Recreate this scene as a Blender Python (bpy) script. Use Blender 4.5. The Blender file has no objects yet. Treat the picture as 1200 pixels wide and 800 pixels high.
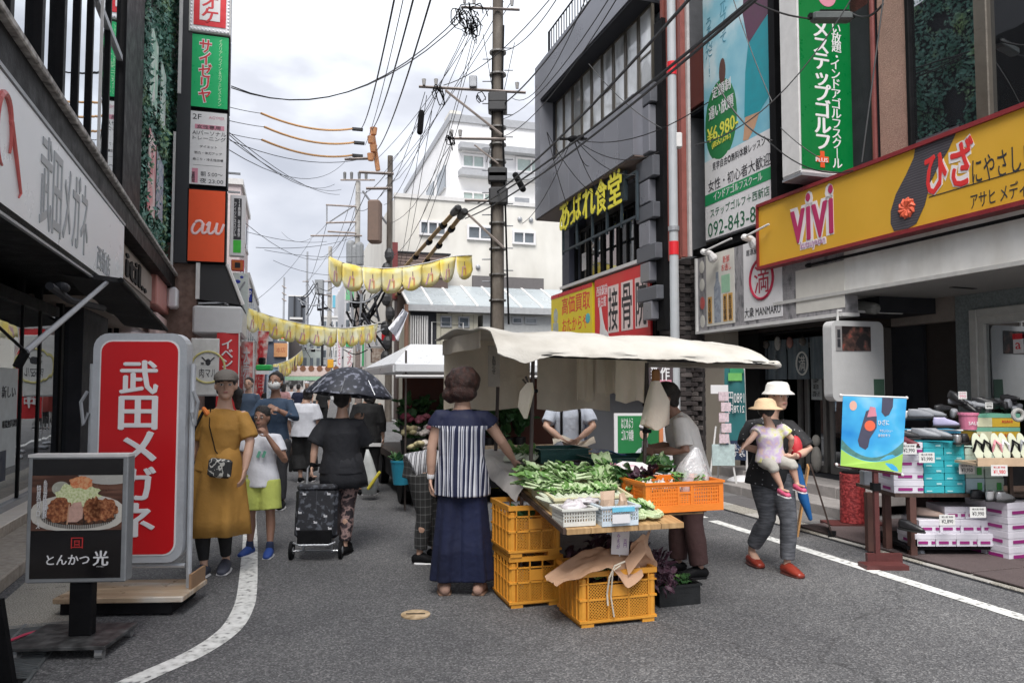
import bpy, bmesh, math, random
from mathutils import Vector, Matrix, noise
random.seed(7)
PI=math.pi; sin=math.sin; cos=math.cos; rad=math.radians
def I_(n,k,v): n.inputs[k].default_value=v
def K_(nt,a,b): nt.links.new(a,b)
SC=bpy.context.scene; COL=SC.collection
# ---------------------------------------------------------------- camera, world, sun, exposure
FPX=867.0; CH=1.44; PITCH=rad(3.0); CX,CY=600.0,406.6
cd=bpy.data.cameras.new('camera'); cam=bpy.data.objects.new('camera',cd); COL.objects.link(cam)
cd.sensor_width=36; cd.lens=36*FPX/1200; cd.shift_y=6.6/1200; cd.clip_start=.05; cd.clip_end=3000
cam.location=(0,0,CH); cam.rotation_euler=(PI/2+PITCH,0,0); SC.camera=cam
SC.view_settings.view_transform='Standard'; SC.view_settings.look='None'; SC.view_settings.gamma=1
SC.view_settings.exposure=0.95
SUN_EL=rad(58); SUN_AZ=rad(190)
w=bpy.data.worlds.new('World'); SC.world=w; w.use_nodes=True; nt=w.node_tree; nt.nodes.clear()
def nn(nt,t,**k):
    n=nt.nodes.new(t)
    for a,b in k.items():
        if a.startswith('i_'): n.inputs[a[2:].replace('_',' ')].default_value=b
        else: setattr(n,a,b)
    return n
out=nn(nt,'ShaderNodeOutputWorld'); mixs=nn(nt,'ShaderNodeMixShader'); b1=nn(nt,'ShaderNodeBackground'); b2=nn(nt,'ShaderNodeBackground')
sky=nn(nt,'ShaderNodeTexSky'); sky.sky_type='NISHITA'; sky.sun_disc=False; sky.sun_elevation=SUN_EL; sky.sun_rotation=SUN_AZ
I_(b1,1,.10); K_(nt,sky.outputs[0],b1.inputs[0])
tc=nn(nt,'ShaderNodeTexCoord'); mp=nn(nt,'ShaderNodeMapping'); I_(mp,'Scale',(1,1,2.2)); I_(mp,'Location',(.6,.2,.3))
n1=nn(nt,'ShaderNodeTexNoise'); I_(n1,'Scale',2.3); I_(n1,'Detail',7); I_(n1,'Roughness',.5)
n2=nn(nt,'ShaderNodeTexNoise'); I_(n2,'Scale',6); I_(n2,'Detail',4)
mx=nn(nt,'ShaderNodeMix'); mx.data_type='FLOAT'; I_(mx,0,.25)
cr=nn(nt,'ShaderNodeValToRGB'); e=cr.color_ramp.elements; e[0].position=.39; e[0].color=(.33,.345,.39,1); e[1].position=.585; e[1].color=(.66,.685,.73,1)
m=cr.color_ramp.elements.new(.5); m.color=(.45,.462,.505,1)
K_(nt,tc.outputs['Generated'],mp.inputs[0])
for n in (n1,n2): K_(nt,mp.outputs[0],n.inputs['Vector'])
K_(nt,n1.outputs[0],mx.inputs[2]); K_(nt,n2.outputs[0],mx.inputs[3]); K_(nt,mx.outputs[0],cr.inputs[0])
K_(nt,cr.outputs[0],b2.inputs[0]); I_(b2,1,1.0)
I_(mixs,0,.93); K_(nt,b1.outputs[0],mixs.inputs[1]); K_(nt,b2.outputs[0],mixs.inputs[2]); K_(nt,mixs.outputs[0],out.inputs[0])
sd=bpy.data.lights.new('sun','SUN'); sd.energy=2.6; sd.angle=rad(35); sd.color=(1,.97,.93)
so=bpy.data.objects.new('sun',sd); COL.objects.link(so); so.location=(-4,-6,30)
so.rotation_euler=Vector((-sin(SUN_AZ)*cos(SUN_EL),-cos(SUN_AZ)*cos(SUN_EL),-sin(SUN_EL))).to_track_quat('-Z','Y').to_euler()
SC.cycles.max_bounces=6; SC.cycles.transparent_max_bounces=8; SC.cycles.use_denoising=True
# ---------------------------------------------------------------- measuring frames
def ray(px,py):
    x=(px-CX)/FPX; y=(CY-py)/FPX
    return Vector((x,cos(PITCH)-y*sin(PITCH),sin(PITCH)+y*cos(PITCH)))
def at(px,py,Y):
    d=ray(px,py); return Vector((0,0,CH))+d*(Y/d.y)
class Fr:
    """a frame turned about Z: local x = to the right across the street, local y = along it"""
    def __init__(s,deg): s.a=rad(deg); s.r=Vector((cos(s.a),sin(s.a),0)); s.u=Vector((-sin(s.a),cos(s.a),0))
    def W(s,p): q=s.r*p[0]+s.u*p[1]; q.z=p[2]; return q
    def side(s,px,py,t):
        d=ray(px,py); k=t/d.dot(s.r); return (d.dot(s.u)*k, CH+d.z*k)       # (along, z) on the plane x=t
    def front(s,px,py,q):
        d=ray(px,py); k=q/d.dot(s.u); return (d.dot(s.r)*k, CH+d.z*k)       # (across, z) on the plane y=q
    def loc(s,p): p=Vector(p); return Vector((p.dot(s.r),p.dot(s.u),p.z))
F=Fr(17); L=Fr(19.5); W0=Fr(0)
# ---------------------------------------------------------------- materials
MC={}
def X(n): return MC[n]
def mat(name,col,rough=.6,metal=0,var=.12,scale=8,bump=.05,bscale=60,spec=.5,build=None,**k):
    if name in MC: return MC[name]
    m=bpy.data.materials.new(name); m.use_nodes=True; nt=m.node_tree; p=nt.nodes['Principled BSDF']
    I_(p,'Roughness',rough); I_(p,'Metallic',metal); I_(p,'Specular IOR Level',spec)
    tc=nn(nt,'ShaderNodeTexCoord')
    if build: c=build(nt,tc,p)
    else:
        rgb=nn(nt,'ShaderNodeRGB'); rgb.outputs[0].default_value=(*col,1); c=rgb.outputs[0]
    if var:
        n=nn(nt,'ShaderNodeTexNoise'); I_(n,'Scale',scale); I_(n,'Detail',6); I_(n,'Roughness',.65)
        K_(nt,tc.outputs['Object'],n.inputs['Vector'])
        mr=nn(nt,'ShaderNodeMapRange'); I_(mr,1,.3); I_(mr,2,.7); I_(mr,3,1-var); I_(mr,4,1+var)
        K_(nt,n.outputs[0],mr.inputs[0])
        mm=nn(nt,'ShaderNodeVectorMath'); mm.operation='SCALE'; K_(nt,c,mm.inputs[0]); K_(nt,mr.outputs[0],mm.inputs['Scale']); c=mm.outputs[0]
        r2=nn(nt,'ShaderNodeMapRange'); I_(r2,1,.3); I_(r2,2,.7); I_(r2,3,max(.02,rough-.12*(rough>.1))); I_(r2,4,min(1,rough+.1*(rough>.1)))
        K_(nt,n.outputs[0],r2.inputs[0]); K_(nt,r2.outputs[0],p.inputs['Roughness'])
    K_(nt,c,p.inputs['Base Color'])
    if bump:
        b=nn(nt,'ShaderNodeTexNoise'); I_(b,'Scale',bscale); I_(b,'Detail',4); K_(nt,tc.outputs['Object'],b.inputs['Vector'])
        bp=nn(nt,'ShaderNodeBump'); I_(bp,'Strength',min(1,bump*4)); I_(bp,'Distance',.01); K_(nt,b.outputs[0],bp.inputs['Height']); K_(nt,bp.outputs[0],p.inputs['Normal'])
    for a,v in k.items():
        I_(p,a.replace('_',' '),v)
    MC[name]=m; return m
def ramp(nt,src,stops,interp='LINEAR'):
    r=nn(nt,'ShaderNodeValToRGB'); r.color_ramp.interpolation=interp; e=r.color_ramp.elements
    e[0].position=stops[0][0]; e[0].color=(*stops[0][1],1); e[1].position=stops[-1][0]; e[1].color=(*stops[-1][1],1)
    for p,c in stops[1:-1]: q=e.new(p); q.color=(*c,1)
    K_(nt,src,r.inputs[0]); return r.outputs[0]
def noise_ramp(scale,stops,interp='LINEAR',detail=3,stretch=(1,1,1),kind='ShaderNodeTexNoise',coord='Object'):
    def f(nt,tc,p):
        mp=nn(nt,'ShaderNodeMapping'); I_(mp,'Scale',stretch); K_(nt,tc.outputs[coord],mp.inputs[0])
        n=nn(nt,kind); I_(n,'Scale',scale)
        if kind=='ShaderNodeTexNoise': I_(n,'Detail',detail)
        K_(nt,mp.outputs[0],n.inputs['Vector']); return ramp(nt,n.outputs[0],stops,interp)
    return f
def stripes(axis,freq,stops,jit=0.0):
    def f(nt,tc,p):
        sp=nn(nt,'ShaderNodeSeparateXYZ'); K_(nt,tc.outputs['Object'],sp.inputs[0])
        a=nn(nt,'ShaderNodeMath',operation='MULTIPLY'); I_(a,1,freq); K_(nt,sp.outputs[axis],a.inputs[0]); src=a.outputs[0]
        if jit:
            n=nn(nt,'ShaderNodeTexNoise'); I_(n,'Scale',5); K_(nt,tc.outputs['Object'],n.inputs['Vector'])
            b=nn(nt,'ShaderNodeMath',operation='MULTIPLY_ADD'); I_(b,1,jit); K_(nt,n.outputs[0],b.inputs[0]); K_(nt,src,b.inputs[2]); src=b.outputs[0]
        fr=nn(nt,'ShaderNodeMath',operation='FRACT'); K_(nt,src,fr.inputs[0])
        return ramp(nt,fr.outputs[0],stops,'CONSTANT')
    return f
def asphalt_b(nt,tc,p):
    v=nn(nt,'ShaderNodeTexVoronoi'); I_(v,'Scale',125); K_(nt,tc.outputs['Object'],v.inputs['Vector'])
    sp=nn(nt,'ShaderNodeSeparateColor'); K_(nt,v.outputs['Color'],sp.inputs[0])
    a=ramp(nt,sp.outputs[0],[(0,(.065,.065,.068)),(.45,(.11,.11,.113)),(.8,(.165,.165,.168)),(1,(.28,.278,.275))])
    n=nn(nt,'ShaderNodeTexNoise'); I_(n,'Scale',.9); I_(n,'Detail',8); I_(n,'Roughness',.6); K_(nt,tc.outputs['Object'],n.inputs['Vector'])
    b=ramp(nt,n.outputs[0],[(.3,(.68,.68,.7)),(.7,(1.12,1.11,1.1))])
    m=nn(nt,'ShaderNodeVectorMath',operation='MULTIPLY'); K_(nt,a,m.inputs[0]); K_(nt,b,m.inputs[1])
    w_=nn(nt,'ShaderNodeTexNoise'); I_(w_,'Scale',1.6); I_(w_,'Detail',5); K_(nt,tc.outputs['Object'],w_.inputs['Vector'])
    d_=nn(nt,'ShaderNodeVectorMath',operation='ADD'); K_(nt,tc.outputs['Object'],d_.inputs[0]); K_(nt,w_.outputs['Color'],d_.inputs[1])
    v2=nn(nt,'ShaderNodeTexVoronoi'); v2.feature='DISTANCE_TO_EDGE'; I_(v2,'Scale',.35); K_(nt,d_.outputs[0],v2.inputs['Vector'])
    c_=ramp(nt,v2.outputs[0],[(0,(.62,.62,.62)),(.005,(1,1,1))]); q_=nn(nt,'ShaderNodeVectorMath',operation='MULTIPLY'); K_(nt,m.outputs[0],q_.inputs[0]); K_(nt,c_,q_.inputs[1]); return q_.outputs[0]
def brushed(nt,tc,p): return None
M=lambda n,*a,**k: mat(n,*a,**k)
asphalt=M('asphalt',(0,0,0),.85,var=.1,scale=25,bump=.25,bscale=120,build=asphalt_b)
paint=M('road_paint',(0,0,0),.7,var=.14,scale=14,bump=.08,build=noise_ramp(22,[(.34,(.20,.20,.20)),(.40,(.50,.50,.48)),(.5,(.66,.66,.64)),(.7,(.74,.74,.72))],detail=9))
white=M('white_plastic',(.74,.74,.76),.45,var=.05)
offwhite=M('off_white',(.62,.61,.6),.55,var=.08)
black=M('black_metal',(.010,.010,.011),.5,var=.3,scale=5,spec=.06)
dark=M('dark_paint',(.03,.031,.036),.6,var=.2,scale=4,spec=.12)
grey=M('grey_metal',(.33,.34,.36),.45,metal=.4,var=.12)
steel=M('steel',(.5,.51,.53),.35,metal=.8,var=.1)
concrete=M('concrete',(.36,.345,.32),.85,var=.2,scale=3,bump=.15,bscale=80)
polec=M('pole_concrete',(0,0,0),.85,var=.15,scale=12,bump=.15,build=noise_ramp(5,[(.3,(.08,.065,.055)),(.55,(.14,.12,.10)),(.75,(.21,.185,.16))],detail=8,stretch=(1,1,.25)))
def glass_b(base,):
    return None
def glassmat(name,tint=(.02,.024,.026),refl=.35,see=.5):
    if name in MC: return MC[name]
    m=bpy.data.materials.new(name); m.use_nodes=True; nt=m.node_tree; nt.nodes.clear()
    o=nn(nt,'ShaderNodeOutputMaterial'); g=nn(nt,'ShaderNodeBsdfGlossy'); I_(g,'Roughness',.015); I_(g,'Color',(.9,.93,.95,1))
    t=nn(nt,'ShaderNodeBsdfTransparent'); I_(t,'Color',(see,see*1.02,see*1.02,1))
    d=nn(nt,'ShaderNodeBsdfDiffuse'); I_(d,'Color',(*tint,1))
    fz=nn(nt,'ShaderNodeFresnel'); I_(fz,'IOR',1.5)
    a=nn(nt,'ShaderNodeMath',operation='MULTIPLY_ADD'); I_(a,1,1.0); I_(a,2,refl); a.use_clamp=True; K_(nt,fz.outputs[0],a.inputs[0])
    m1=nn(nt,'ShaderNodeMixShader'); I_(m1,0,.25); K_(nt,t.outputs[0],m1.inputs[1]); K_(nt,d.outputs[0],m1.inputs[2])
    m2=nn(nt,'ShaderNodeMixShader'); K_(nt,a.outputs[0],m2.inputs[0]); K_(nt,m1.outputs[0],m2.inputs[1]); K_(nt,g.outputs[0],m2.inputs[2])
    # faint waviness of real panes
    tc=nn(nt,'ShaderNodeTexCoord'); n=nn(nt,'ShaderNodeTexNoise'); I_(n,'Scale',1.3); K_(nt,tc.outputs['Object'],n.inputs['Vector'])
    bp=nn(nt,'ShaderNodeBump'); I_(bp,'Strength',.05); I_(bp,'Distance',.05); K_(nt,n.outputs[0],bp.inputs['Height']); K_(nt,bp.outputs[0],g.inputs['Normal'])
    K_(nt,m2.outputs[0],o.inputs[0]); MC[name]=m; return m
glass=glassmat('shop_glass',refl=.42,see=.55)
glass_up=glassmat('upper_glass',refl=.30,see=.35)
glass_far=M('far_glass',(.12,.14,.16),.12,var=.25,scale=1.5,bump=0,spec=.8)
# ---------------------------------------------------------------- geometry builder
class G:
    def __init__(s): s.v=[]; s.f=[]; s.mi=[]; s.c=0
    def add(s,vs,fs,T=None):
        n=len(s.v)
        s.v+= [tuple(T@Vector(v)) if T else tuple(v) for v in vs]
        s.f+=[tuple(i+n for i in f) for f in fs]; s.mi+=[s.c]*len(fs); return s
    def box(s,x0,x1,y0,y1,z0,z1,T=None,bev=0):
        if x0>x1:x0,x1=x1,x0
        if y0>y1:y0,y1=y1,y0
        if z0>z1:z0,z1=z1,z0
        b=min(bev,(x1-x0)/3,(y1-y0)/3,(z1-z0)/3)
        if b<=0:
            return s.add([(x0,y0,z0),(x1,y0,z0),(x1,y1,z0),(x0,y1,z0),(x0,y0,z1),(x1,y0,z1),(x1,y1,z1),(x0,y1,z1)],
              [(0,3,2,1),(4,5,6,7),(0,1,5,4),(1,2,6,5),(2,3,7,6),(3,0,4,7)],T)
        def r(z,i): return [(x0+i+b,y0+i,z),(x1-i-b,y0+i,z),(x1-i,y0+i+b,z),(x1-i,y1-i-b,z),(x1-i-b,y1-i,z),(x0+i+b,y1-i,z),(x0+i,y1-i-b,z),(x0+i,y0+i+b,z)]
        vs=r(z0,b)+r(z0+b,0)+r(z1-b,0)+r(z1,b)
        # keep inner rings valid
        fs=[tuple(range(7,-1,-1)),tuple(range(24,32))]
        for k in range(3):
            for i in range(8): j=(i+1)%8; fs.append((k*8+i,k*8+j,k*8+8+j,k*8+8+i))
        return s.add(vs,fs,T)
    def prism(s,poly,z0,z1,T=None):
        n=len(poly); vs=[(x,y,z0) for x,y in poly]+[(x,y,z1) for x,y in poly]
        fs=[tuple(range(n-1,-1,-1)),tuple(range(n,2*n))]+[(i,(i+1)%n,n+(i+1)%n,n+i) for i in range(n)]
        return s.add(vs,fs,T)
    def limb(s,pts,rs,seg=10,cap=True,side=None,open_=False,T=None,dome=True):
        """tapering tube through points; radius r or (a,b) with a along SIDE"""
        P=[Vector(p) for p in pts]; n=len(P); R=[(r,r) if not isinstance(r,(tuple,list)) else r for r in rs]
        if len(R)==1: R=R*n
        rings=[]; ref=Vector(side) if side else None; prev=None
        def frame(t):
            nonlocal prev
            if ref is not None: a=ref-t*ref.dot(t)
            elif prev is not None: a=prev-t*prev.dot(t)
            else:
                a=Vector((1,0,0)) if abs(t.x)<.8 else Vector((0,1,0)); a=a-t*a.dot(t)
            if a.length<1e-6: a=t.orthogonal()
            a.normalize(); prev=a; return a,t.cross(a)
        for i in range(n):
            t=(P[min(i+1,n-1)]-P[max(i-1,0)])
            if t.length<1e-9: t=Vector((0,0,1))
            t.normalize(); a,b=frame(t)
            if i==0 and cap and dome:
                for k in (.35,.75): rings.append((P[0]-t*R[0][1]*cos(k*PI/2)*.9,R[0],sin(k*PI/2),a,b))
            rings.append((P[i],R[i],1,a,b))
            if i==n-1 and cap and dome:
                for k in (.75,.35): rings.append((P[i]+t*R[i][1]*cos(k*PI/2)*.9,R[i],sin(k*PI/2),a,b))
        vs=[];fs=[]
        for c,(ra,rb),k,a,b in rings:
            for j in range(seg):
                th=2*PI*j/seg; vs.append(c+a*(ra*k*cos(th))+b*(rb*k*sin(th)))
        m=len(rings)
        for i in range(m-1):
            for j in range(seg): q=(j+1)%seg; fs.append((i*seg+j,i*seg+q,(i+1)*seg+q,(i+1)*seg+j))
        if cap: fs.append(tuple(range(seg-1,-1,-1))); fs.append(tuple(range((m-1)*seg,m*seg)))
        return s.add(vs,fs,T)
    def tube(s,pts,r,seg=6,T=None): return s.limb(pts,[r],seg,dome=False,T=T)
    def cyl(s,x,y,z0,z1,r,r2=None,seg=16,T=None): return s.limb([(x,y,z0),(x,y,z1)],[r,r if r2 is None else r2],seg,dome=False,T=T)
    def ell(s,c,r,seg=14,rings=9,T=None,fn=None):
        vs=[];fs=[]; c=Vector(c)
        for i in range(rings+1):
            ph=PI*i/rings
            for j in range(seg):
                th=2*PI*j/seg; d=Vector((sin(ph)*cos(th)*r[0],sin(ph)*sin(th)*r[1],-cos(ph)*r[2]))
                if fn: d=d*fn(ph,th)
                vs.append(c+d)
        for i in range(rings):
            for j in range(seg): q=(j+1)%seg; fs.append((i*seg+j,i*seg+q,(i+1)*seg+q,(i+1)*seg+j))
        return s.add(vs,fs,T)
    def loft(s,rings,seg=32,cap=True,fold=None,T=None):
        """rings (cx,cy,z,rx,ry); fold(theta,i) multiplies the radius"""
        vs=[];fs=[];n=len(rings)
        for i,(cx,cy,z,rx,ry) in enumerate(rings):
            for j in range(seg):
                th=2*PI*j/seg; k=fold(th,i/(n-1)) if fold else 1
                vs.append((cx+rx*k*cos(th),cy+ry*k*sin(th),z))
        for i in range(n-1):
            for j in range(seg): q=(j+1)%seg; fs.append((i*seg+j,i*seg+q,(i+1)*seg+q,(i+1)*seg+j))
        if cap: fs.append(tuple(range(seg-1,-1,-1))); fs.append(tuple(range((n-1)*seg,n*seg)))
        return s.add(vs,fs,T)
    def sheet(s,fn,nu,nv,thick=.003,T=None):
        """fn(u,v)->point; a sheet of real thickness"""
        P=[[Vector(fn(i/nu,j/nv)) for j in range(nv+1)] for i in range(nu+1)]
        vs=[];m=nv+1;N=(nu+1)*m
        nr=[]
        for i in range(nu+1):
            for j in range(nv+1):
                a=P[min(i+1,nu)][j]-P[max(i-1,0)][j]; b=P[i][min(j+1,nv)]-P[i][max(j-1,0)]; q=a.cross(b)
                nr.append(q.normalized() if q.length>1e-12 else Vector((0,0,1)))
        fl=[P[i][j] for i in range(nu+1) for j in range(nv+1)]
        vs=[p+n*thick/2 for p,n in zip(fl,nr)]+[p-n*thick/2 for p,n in zip(fl,nr)]
        fs=[]
        for i in range(nu):
            for j in range(nv):
                a,b,c,d=i*m+j,(i+1)*m+j,(i+1)*m+j+1,i*m+j+1; fs.append((a,b,c,d)); fs.append((d+N,c+N,b+N,a+N))
        for i in range(nu): 
            a,b=i*m,(i+1)*m; fs.append((b,a,a+N,b+N)); a,b=i*m+nv,(i+1)*m+nv; fs.append((a,b,b+N,a+N))
        for j in range(nv):
            a,b=j,j+1; fs.append((a,b,b+N,a+N)); a,b=nu*m+j,nu*m+j+1; fs.append((b,a,a+N,b+N))
        return s.add(vs,fs,T)
    def fb(s,face,a0,a1,z0,z1,D,d0,d1,bev=0):
        """a box lying on a vertical face: R looks to -x, L to +x, C to -y"""
        if face=='R': return s.box(D-d1,D-d0,a0,a1,z0,z1,bev=bev)
        if face=='L': return s.box(D+d0,D+d1,a0,a1,z0,z1,bev=bev)
        return s.box(a0,a1,D-d1,D-d0,z0,z1,bev=bev)
    def mesh(s,name,mats,org=(0,0,0),smooth=False):
        me=bpy.data.meshes.new(name); ox,oy,oz=org
        me.from_pydata([(x-ox,y-oy,z-oz) for x,y,z in s.v],[],s.f)
        for m in (mats if isinstance(mats,(list,tuple)) else [mats]): me.materials.append(m)
        if any(s.mi): me.polygons.foreach_set('material_index',s.mi)
        if smooth:
            me.polygons.foreach_set('use_smooth',[True]*len(me.polygons))
            if smooth!=2:
                try: me.set_sharp_from_angle(angle=rad(50))
                except Exception: pass
        me.update(); return me
# temporary scene for evaluating modifiers and text
TS=bpy.data.scenes.new('scratch')
def evaluate(ob):
    TS.collection.objects.link(ob); vl=TS.view_layers[0]; vl.update(); dg=vl.depsgraph
    me=bpy.data.meshes.new_from_object(ob.evaluated_get(dg),depsgraph=dg); TS.collection.objects.unlink(ob); return me
def fuse(g,mats,vox=.008,it=3,fold=0,fs=7.0,stretch=.35,name='skin'):
    me=g.mesh('t',mats); ob=bpy.data.objects.new('t',me)
    r=ob.modifiers.new('r','REMESH'); r.mode='VOXEL'; r.voxel_size=vox; r.use_smooth_shade=True
    s=ob.modifiers.new('s','SMOOTH'); s.factor=.6; s.iterations=it
    m2=evaluate(ob); bpy.data.objects.remove(ob); m2.name=name
    if fold:
        m2.update()
        nr=[v.normal.copy() for v in m2.vertices]
        for v,n in zip(m2.vertices,nr):
            c=v.co; q=Vector((c.x*fs,c.y*fs,c.z*fs*stretch))
            h=noise.noise(q)+.55*noise.noise(Vector((c.x*fs*.8+c.z*fs*1.1,c.y*fs*1.2,c.z*fs*.9+7)))
            v.co=c+n*(h*fold)
    m2.polygons.foreach_set('use_smooth',[True]*len(m2.polygons)); m2.update()
    if not m2.materials: m2.materials.append(mats if not isinstance(mats,list) else mats[0])
    return m2
# ---------------------------------------------------------------- objects
def props(o,label=None,cat=None,group=None,kind=None):
    for k,v in (('label',label),('category',cat),('group',group),('kind',kind)):
        if v: o[k]=v
    return o
class Th:
    """a thing: an Empty at its base; parts are given in its frame's coordinates (or its own when rel)"""
    def __init__(s,name,label,cat,org=(0,0,0),fr=W0,group=None,rz=0,rel=False,world=None):
        s.e=bpy.data.objects.new(name,None); COL.objects.link(s.e); s.e.empty_display_size=.1
        s.e.location=world if world is not None else fr.W(org); s.e.rotation_euler=(0,0,fr.a+rz); s.org=(0,0,0) if (rel or world is not None) else org
        props(s.e,label,cat,group); s.fr=fr
    def p(s,name,g,m,parent=None,label=None,kind=None,smooth=False):
        me=g if isinstance(g,bpy.types.Mesh) else g.mesh(name,m,s.org,smooth)
        o=bpy.data.objects.new(name,me); COL.objects.link(o); o.parent=parent or s.e
        return props(o,label,None,None,kind)
    def piece(s,name,me,loc=(0,0,0),rot=(0,0,0),parent=None,sc=None,label=None):
        o=bpy.data.objects.new(name,me); COL.objects.link(o); o.parent=parent or s.e
        o.location=(loc[0]-s.org[0],loc[1]-s.org[1],loc[2]-s.org[2]); o.rotation_euler=rot
        if sc: o.scale=sc
        if label: o['label']=label
        return o
def solo(name,label,cat,g,m,org=(0,0,0),fr=W0,group=None,kind=None,smooth=False,rz=0,world=None):
    me=g if isinstance(g,bpy.types.Mesh) else g.mesh(name,m,(0,0,0) if world is not None else org,smooth)
    o=bpy.data.objects.new(name,me); COL.objects.link(o); o.location=world if world is not None else fr.W(org); o.rotation_euler=(0,0,fr.a+rz)
    return props(o,label,cat,group,kind)
def copy_tree(o,parent=None):
    c=o.copy(); COL.objects.link(c)
    if parent: c.parent=parent
    for ch in list(o.children): copy_tree(ch,c)
    return c
# ---------------------------------------------------------------- writing
def textmesh(body,m,bold=0,ext=.004,align='CENTER',space=1,shear=0,res=2,lsp=1.0):
    c=bpy.data.curves.new('t','FONT'); c.body=body; c.align_x=align; c.extrude=ext*0; c.resolution_u=res; c.offset=bold; c.space_character=space; c.shear=shear; c.space_line=lsp
    c.fill_mode='BOTH'; ob=bpy.data.objects.new('t',c); me=evaluate(ob); bpy.data.objects.remove(ob); bpy.data.curves.remove(c)
    return me
FACES={'R':Matrix(((0,0,-1),(-1,0,0),(0,1,0))),'L':Matrix(((0,0,1),(1,0,0),(0,1,0))),'C':Matrix(((1,0,0),(0,0,-1),(0,1,0))),'U':Matrix(((1,0,0),(0,1,0),(0,0,1)))}
VERT={'ー':'︱','～':'︴'}
def lettering(T,body,face,a,z,w,h,D,off,m,bold=.01,vert=False,depth=.003,parent=None,name='lettering',mirror=False,label=None,keep=False,shear=0,org=None):
    """flat letters of slight thickness, stretched to w x h, centred at (a,z) on a face"""
    if vert: body='\n'.join(VERT.get(ch,ch) for ch in body)
    pb_=bold if .012<=bold<.05 else 0
    if bold<.05: bold=0
    me=textmesh(body,m,bold,shear=shear,lsp=.82 if vert else 1.0)
    if not me.vertices: return None
    xs=[v.co.x for v in me.vertices]; ys=[v.co.y for v in me.vertices]
    x0,x1,y0,y1=min(xs),max(xs),min(ys),max(ys); sx=w/max(x1-x0,1e-6); sy=h/max(y1-y0,1e-6)
    if keep: sx=sy=min(sx,sy)
    if mirror: sx=-sx
    R=FACES[face]; ox,oy,oz=T.org if org is None else org
    c={'R':Vector((D-off,a,z)),'L':Vector((D+off,a,z)),'C':Vector((a,D-off,z)),'U':Vector((a,D,z))}[face]-Vector((ox,oy,oz))
    bm=bmesh.new(); bm.from_mesh(me); bpy.data.meshes.remove(me)
    if pb_:
        gm=bm.verts[:]+bm.edges[:]+bm.faces[:]
        for k_,(du,dv) in enumerate(((pb_,0),(-pb_,0),(0,pb_),(0,-pb_))):
            nv_=[q for q in bmesh.ops.duplicate(bm,geom=gm)['geom'] if isinstance(q,bmesh.types.BMVert)]
            for q in nv_: q.co.x+=du*.8; q.co.y+=dv*.5; q.co.z-=.0004*(k_+1)
    if depth:
        r=bmesh.ops.extrude_face_region(bm,geom=bm.faces[:]); 
        for g_ in r['geom']:
            if isinstance(g_,bmesh.types.BMVert): g_.co.z+=depth
    for v in bm.verts: v.co=c+R@Vector(((v.co.x-(x0+x1)/2)*sx,(v.co.y-(y0+y1)/2)*sy,v.co.z))
    bmesh.ops.recalc_face_normals(bm,faces=bm.faces[:])
    me=bpy.data.meshes.new(name); bm.to_mesh(me); bm.free(); me.materials.append(m)
    me.polygons.foreach_set('use_smooth',[False]*len(me.polygons))
    return T.p(name,me,m,parent,label)
def window(T,face,a0,a1,z0,z1,D,nv=2,nh=1,fm=None,gm=None,fw=.05,depth=.06,inset=0,parent=None,name='window'):
    fm=fm or grey; gm=gm or glass_far; g=G(); d0,d1=-inset-.02,-inset+depth-.02
    g.fb(face,a0,a1,z0,z0+fw,D,d0,d1); g.fb(face,a0,a1,z1-fw,z1,D,d0,d1); g.fb(face,a0,a0+fw,z0+fw,z1-fw,D,d0,d1); g.fb(face,a1-fw,a1,z0+fw,z1-fw,D,d0,d1)
    for i in range(1,nv): x=a0+(a1-a0)*i/nv; g.fb(face,x-fw*.4,x+fw*.4,z0+fw,z1-fw,D,d0+.005,d1-.005)
    for i in range(1,nh): x=z0+(z1-z0)*i/nh; g.fb(face,a0+fw,a1-fw,x-fw*.4,x+fw*.4,D,d0+.008,d1-.008)
    w=T.p(name,g,fm,parent)
    for i in range(nv):
        for j in range(nh):
            g=G(); xa=a0+fw*.5+(a1-a0-fw)*i/nv+.004; xb=a0+fw*.5+(a1-a0-fw)*(i+1)/nv-.004; za=z0+fw*.5+(z1-z0-fw)*j/nh+.004; zb=z0+fw*.5+(z1-z0-fw)*(j+1)/nh-.004
            g.fb(face,xa,xb,za,zb,D,d0+.018,d0+.028)
            if parent is None: T.p('pane',g,gm,w)
            else: T.p('pane',g,gm,parent)
    return w
def hexc(h):
    h=h.lstrip('#'); f=lambda v:(v/12.92 if v<=.04045 else ((v+.055)/1.055)**2.4); return tuple(f(int(h[i:i+2],16)/255) for i in (0,2,4))
# ================================================================ GROUND
def sheet_poly(pts,z,fr=F,sub=1):
    g=G(); g.add([(x,y,z) for x,y in pts],[tuple(range(len(pts)))]); return g
solo('ground','','',G().add([(-600,-300,0),(600,-300,0),(600,900,0),(-600,900,0)],[(0,1,2,3)]),concrete,kind='structure')
road=solo('road','','',G().add([(-2.6,-6,.004),(4.88,-6,.004),(4.88,90,.004),(-2.6,90,.004)],[(0,1,2,3)]),asphalt,fr=F,kind='structure')
solo('side_street','','',G().add([(4.9,16.2,.008),(30,16.2,.008),(30,29.5,.008),(4.9,29.5,.008)],[(0,1,2,3)]),asphalt,fr=F,kind='structure')
def band(path,w,z):
    g=G(); vs=[];n=len(path)
    for i,p in enumerate(path):
        a=Vector(path[max(i-1,0)]); b=Vector(path[min(i+1,n-1)]); d=(b-a).normalized(); q=Vector((-d.y,d.x)); p=Vector(p)
        vs+=[(p.x+q.x*w/2,p.y+q.y*w/2,z),(p.x-q.x*w/2,p.y-q.y*w/2,z)]
    g.add(vs,[(2*i,2*i+1,2*i+3,2*i+2) for i in range(n-1)]); return g
def gp(x,y,z=0): d=ray(x,y); k=(z-CH)/d.z; return Vector((d.x*k,d.y*k))
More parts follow.
